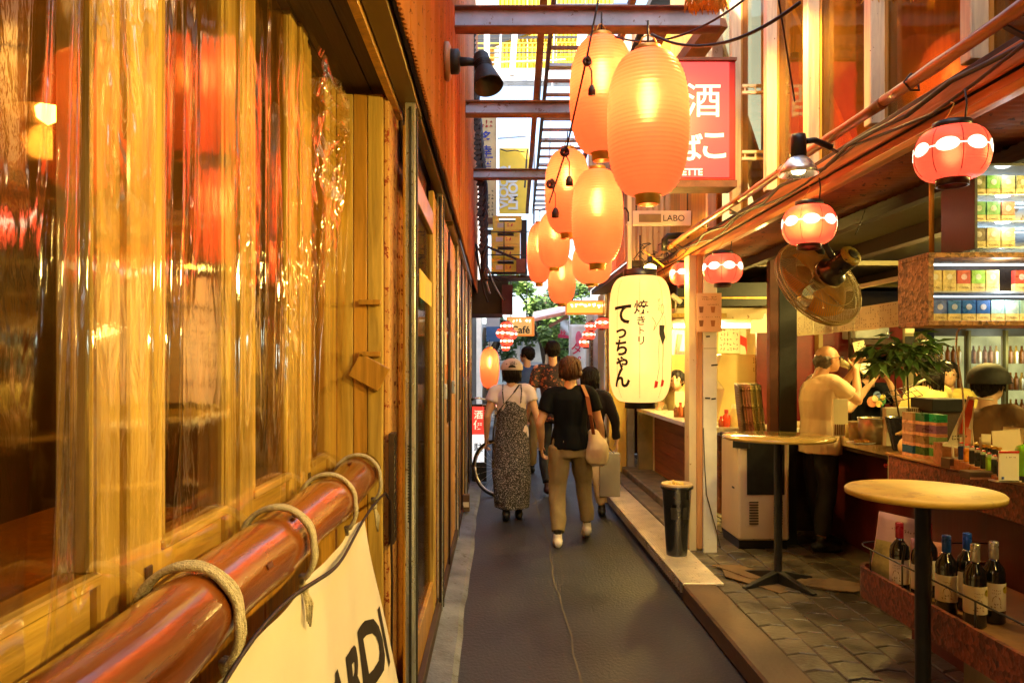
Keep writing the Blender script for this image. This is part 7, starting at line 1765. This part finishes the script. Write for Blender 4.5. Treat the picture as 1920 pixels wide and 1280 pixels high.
g = MB(); pr = [(.113 * math.cos(R(a)), .113 * math.sin(R(a)) * .93) for a in range(0, 91, 10)]; g.lathe([(r_ + 1e-4, z_) for r_, z_ in pr], hd + Vector((0, -.006, .035)), 28, sy=1.06); addpart(g, 'cap', mat('cap_grey', (.50, .42, .36), .8), W1)
g = MB(); g.lathe([(.112, -.014), (.1135, .0)], hd + Vector((0, -.006, .035)), 28, sy=1.06); g.grid(lambda u, v: hd + Vector((.075 * (u * 2 - 1), .09 + .07 * v * (1 - .5 * (u * 2 - 1) ** 2), .03 - .01 * v)), 8, 4); addpart(g, 'cap_brim', bpy.data.materials['cap_grey'], W1)
g = MB(); g.add([hd + Vector((.038 * math.cos(a), -.1275 - .0 , .045 + .028 * math.sin(a))) for a in [k * PI / 10 for k in range(11)]], [list(range(11))]); addpart(g, 'cap_opening', M_hairb, W1)
for S in 'LR': shoe(W1, J['an' + S], (0, 1, 0), M_black, .24, pitch=.03 if S == 'L' else 0, name='sandal')
g = MB(); limb(g, [J['wrR'] + Vector((0, .03, -.03)), J['wrR'] + Vector((.0, .04, -.1))], [.03, .035]); fuse(g, 'white_cloth', M_white, W1, .01)

# 2 man in black tee with tote bag
M_btee = mat('black_tee', (.004, .005, .008), .9, 0, .3, rnd=0, spec=.15); M_olive = mat('olive_trousers', (.24, .18, .09), .8, 0, .1, 12, rnd=0)
J = base_pose(1.60)
J['anL'] = Vector((-.115, -.10, .085)); J['knL'] += Vector((-.015, .03, 0)); J['anR'] = Vector((.165, .16, .13)); J['knR'] += Vector((.045, .15, .03)); J['pitchR'] = .03; J['elL'] += Vector((-.04, .0, 0)); J['wrL'] += Vector((-.01, .06, .02)); J['elR'] += Vector((.03, .01, 0)); J['wrR'] += Vector((.06, .05, .03)); J['sw'] = .2
W2 = person('man in a plain black tee and olive trousers carrying a cream tote bag, walking away', (.64, 6.45, 0), 0, J, shirt=M_btee, trousers=M_olive, hairk='mushroom', hairm=M_hairbr, shoes=M_sole, voxel=.009, shirt_drop=.05, trouser_r=(.096, .078, .064))
pz = J['pelvis'].z
mb = MB(); limb(mb, [(.20, -.03, pz + .07), (.225, -.04, pz - .05), (.225, -.04, pz - .12)], [.055, .105, .10], 18); fuse(mb, 'tote_bag', mat('tote_canvas', (.72, .62, .44), .85, 0, .1, rnd=0), W2, .01, 3, disp=lambda p, n_: Vector((p.x, p.y * 1.0, p.z)), folds=.014, fscale=9)
g = MB(); addp = [(.085, .03, pz + .49), (.10, -.045, pz + .50), (.135, -.115, pz + .40), (.16, -.125, pz + .25), (.19, -.10, pz + .08)]; strap(W2, addp, .035, mat('tan_strap', (.28, .09, .03), .6), 'tote_strap')
for S in 'LR': 
    g = MB(); limb(g, [J['an' + S] + Vector((0, 0, .09)), J['an' + S] + Vector((0, 0, -.01))], [.038, .034]); fuse(g, 'sock', M_dark, W2, .01)

# 3 tall person in dark floral shirt
M_floral = mat('floral_shirt', (.022, .015, .016), .75, 0, .3, 30, speck=(26, .55, (.50, .15, .05)), rnd=0)
J = base_pose(1.83); J['wide'] = 1.05
J['anR'] = Vector((.12, .05, .09)); J['anL'] = Vector((-.09, -.22, .13)); J['wrL'] += Vector((-.02, .1, 0))
W3 = person('tall person in a dark floral shirt with short dark hair, walking ahead of the couple', (.68, 8.95, 0), R(3), J, shirt=M_floral, trousers=mat('black_trousers', (.01, .01, .012), .8), hairk='short', shoes=mat('brown_shoe', (.07, .03, .02), .5), voxel=.011, shirt_drop=.13, sleeve=.6)
# 4 man in blue shirt looking left
J = base_pose(1.80); J['anR'] = Vector((.10, .1, .09)); J['anL'] = Vector((-.09, -.15, .1))
W4 = person('young man in a blue shirt glancing left, furthest of the walkers', (.44, 10.6, 0), R(12), J, shirt=mat('blue_shirt', (.04, .10, .32), .8), trousers=M_olive, face=R(55), hairk='short', shoes=M_black, voxel=.012)
# 5 woman in sheer black top, white trousers, paper bag
J = base_pose(1.50); J['anR'] = Vector((.12, .0, .08)); J['anL'] = Vector((-.06, -.12, .1)); J['elR'] += Vector((.05, 0, 0)); J['wrR'] += Vector((.06, .02, 0)); J['head'] += Vector((.0, .0, -.0))
W5 = person('short woman in a sheer black top and pale trousers behind the tote bag man', (.97, 7.7, 0), R(-4), J, shirt=mat('sheer_black', (.012, .008, .009), .8, rnd=0, spec=.2), trousers=mat('pale_trousers', (.62, .52, .36), .8, rnd=0), hairk='bob', shoes=M_black, longsleeve=True, voxel=.011)
q = thing('paper_bag', 'grey paper shopping bag held by the short woman in black', 'bag', (1.2, 7.7, .3), None)
a = P(1122, 928, 7.7); b = P(1160, 848, 7.7)
MB().box(a.x, b.x, 7.6, 7.8, a.z, b.z).build('bag', mat('bag_grey', (.26, .24, .22), .7, 0, .1), q, bevel=.004)
for s_ in (7.6, 7.8): MB().tube([(a.x + .04, s_, b.z), (a.x + .07, s_ - (s_ - 7.7) * .5, b.z + .09), (b.x - .06, s_, b.z)], .004, 5).build('handle', M_black, q)

# 6 bald man drinking, standing at the far counter, facing right (-x rotation)
J = base_pose(1.60); J['sw'] = .2; J['wide'] = 1.16
J['shR'] = Vector((.17, .01, 1.31)); J['shL'] = Vector((-.17, .03, 1.32)); J['elR'] = Vector((.185, .20, 1.17)); J['wrR'] = Vector((.06, .265, 1.40)); J['elL'] = Vector((-.17, .24, 1.2)); J['wrL'] = Vector((-.03, .30, 1.40))
J['head'] = J['head'] + Vector((0, .045, -.005)); J['anR'] = Vector((.12, -.06, .085)); J['anL'] = Vector((-.10, .08, .085))
M_cream_t = mat('cream_tee', (.60, .43, .27), .85, 0, .04, 5, rnd=0)
B6 = person('bald man in a cream tee and glasses raising a glass to drink at the counter', (2.56, 5.9, .1), R(-84), J, shirt=M_cream_t, trousers=mat('dark_trousers', (.012, .01, .01), .8, rnd=0), hairk='fringe_back', hairm=mat('grey_hair', (.07, .05, .03), .6, 0, .4, 60), shoes=M_black, skin=mat('tan_skin', (.40, .20, .10), .5, 0, .1, 20, rnd=0), voxel=.0075, headtilt=R(4), handcurl=.75, palmR=(-1, .2, 0), palmL=(1, .2, 0), handdirR=(-.35, .35, .85), handdirL=(.35, .25, .9), folds=.012, shirt_drop=.12, sleeve=.55)
hd = J['head']
g = MB(); g.tube([hd + Vector((.082, -.01, .015)), hd + Vector((.080, .06, .02)), hd + Vector((.05, .1, .02)), hd + Vector((0, .108, .02)), hd + Vector((-.05, .1, .02)), hd + Vector((-.080, .06, .02)), hd + Vector((-.082, -.01, .015))], .0035, 6)
for s_ in (-1, 1): g.tube([hd + Vector((s_ * .035 + .022 * math.cos(k * .63), .101, .01 + .017 * math.sin(k * .63))) for k in range(11)], .0022, 5)
addpart(g, 'glasses', M_dark, B6)
q = thing('beer_glass', 'small glass held up to the mouth of the bald man', 'glass', (2.7, 5.6, 1.5)); e = Matrix.Rotation(R(-84), 4, 'Z') @ Vector((.0, .20, 1.455)); e = Vector((2.56, 5.9, .1)) + e.to_3d()
MB().lathe([(.001, -.05), (.026, -.05), (.032, .05), (.030, .05), (.024, -.045)], e, 20, rot=Matrix.Rotation(R(-62), 3, 'Y')).build('glass', mat('beer', (.6, .5, .25), .08, coat=.8, trans=.5), q)

# 7.. guests round the counters (seen from the chest up)
def seat(label, u, v_top, D, rz, mats, hairk, face, armf=None, Ht=1.6, hair=M_hairb, wide=1.0, stand=False, **k):
    J = base_pose(Ht); top = J['head'].z + .115; p = P(u, v_top, D); dz = p.z - top
    for s_, S in ((1, 'R'), (-1, 'L')):
        if stand: J['el' + S] += Vector((0, .12, .02)); J['wr' + S] = Vector((s_ * .12, .28, 1.05)); continue
        J['hip' + S] = Vector((s_ * .1, .02, .86)); J['kn' + S] = Vector((s_ * .14, .40, .84)); J['an' + S] = Vector((s_ * .14, .38, .46)); J['el' + S] = Vector((s_ * .24, .10, 1.02)); J['wr' + S] = Vector((s_ * .12, .30, 1.05))
    J['wide'] = wide
    if armf: armf(J)
    return person(label, (p.x, D, dz), rz, J, shirt=mats, trousers=M_btee, hairk=hairk, hairm=hair, face=face, voxel=.0105, group='guests around the counters', **k)
def eat(J): J['wrR'] = Vector((.06, .20, 1.40)); J['elR'] = Vector((.24, .14, 1.14)); J['wrL'] = Vector((-.08, .22, 1.38)); J['elL'] = Vector((-.26, .12, 1.12))
G1 = seat('guest in a black tee with a colourful print lifting a bowl to the face', 1628, 667, 6.9, R(180), M_btee, 'bob', 0, eat, 1.62)
g = MB(); 
for (x, z, r, c_) in ((-.03, 1.22, .055, (.08, .3, .1)), (.04, 1.21, .05, (.55, .2, .1)), (0, 1.27, .035, (.12, .2, .4)), (.02, 1.24, .03, (.7, .55, .3)), (-.05, 1.25, .025, (.6, .5, .1)), (-.01, 1.19, .03, (.7, .5, .15))):
    gg = MB(); gg.add([(x + r * math.cos(k * .45), .128 + .004 * len(kids(G1)), z + r * math.sin(k * .45)) for k in range(14)], [list(range(14))]); addpart(gg, 'shirt_print', packmat(c_), G1)
q = thing('rice_bowl', 'white bowl tipped up in front of the face of the guest in the black tee', 'bowl', tuple(P(1624, 692, 6.6))); p = P(1625, 694, 6.62); MB().lathe([(.001, -.04), (.03, -.038), (.06, .0), (.07, .03), (.066, .03), (.03, -.03)], p, 24, rot=Matrix.Rotation(R(55), 3, 'X')).build('bowl', M_white, q)
G2 = seat('woman with long straight black hair in a pale yellow top, seen from behind', 1742, 668, 6.2, R(20), mat('pale_yellow_top', (.60, .48, .16), .85, rnd=0), 'long', R(40), None, 1.6)
G3 = seat('boy with short black hair in a yellowish tee between the seated women', 1777, 680, 7.0, R(160), mat('mustard_tee', (.50, .42, .10), .85, rnd=0), 'short', 0, None, 1.55)
strap(G3, [(.10, .12, 1.30), (.0, .13, 1.2), (-.10, .12, 1.1)], .03, M_black, 'bag_strap')
M_brownwrap = mat('brown_wrap', (.10, .045, .012), .8, 0, .5, 9, (1, 1, .3), rnd=0)
G4 = seat('woman in a dark cap and loose brown top leaning in, nearest of the guests', 1852, 688, 4.7, R(-62), M_brownwrap, 'short', R(0), None, 1.6, wide=1.3, folds=.03, longsleeve=True)
J4 = base_pose(1.6); hd = J4['head']; g = MB(); g.lathe([(.120 * math.cos(R(a)) + 1e-4, .112 * math.sin(R(a))) for a in range(-10, 91, 10)], hd + Vector((0, -.012, .03)), 28, sy=1.08); addpart(g, 'cap', mat('black_cap', (.012, .012, .01), .7), G4)
g = MB(); g.grid(lambda u, v: hd + Vector((.08 * (u * 2 - 1), .085 + .075 * v * (1 - .5 * (u * 2 - 1) ** 2), .03 - .02 * v)), 8, 4); addpart(g, 'cap_brim', bpy.data.materials['black_cap'], G4)
def cook(J): J['head'] += Vector((0, .10, -.08)); J['neck'] += Vector((0, .05, -.03)); J['chest'] += Vector((0, .03, 0))
K1 = seat('stall cook bending over the counter, half hidden beside the white pillar', 1274, 683, 9.0, R(150), mat('apron_olive', (.25, .2, .08), .8), 'short', 0, cook, 1.65, hair=M_hairb, stand=True)
K2 = seat('kitchen worker with a red collar glimpsed behind the brown post', 1441, 660, 7.9, R(160), mat('red_collar', (.3, .05, .03), .8), 'short', 0, None, 1.7, stand=True)

bake_all()
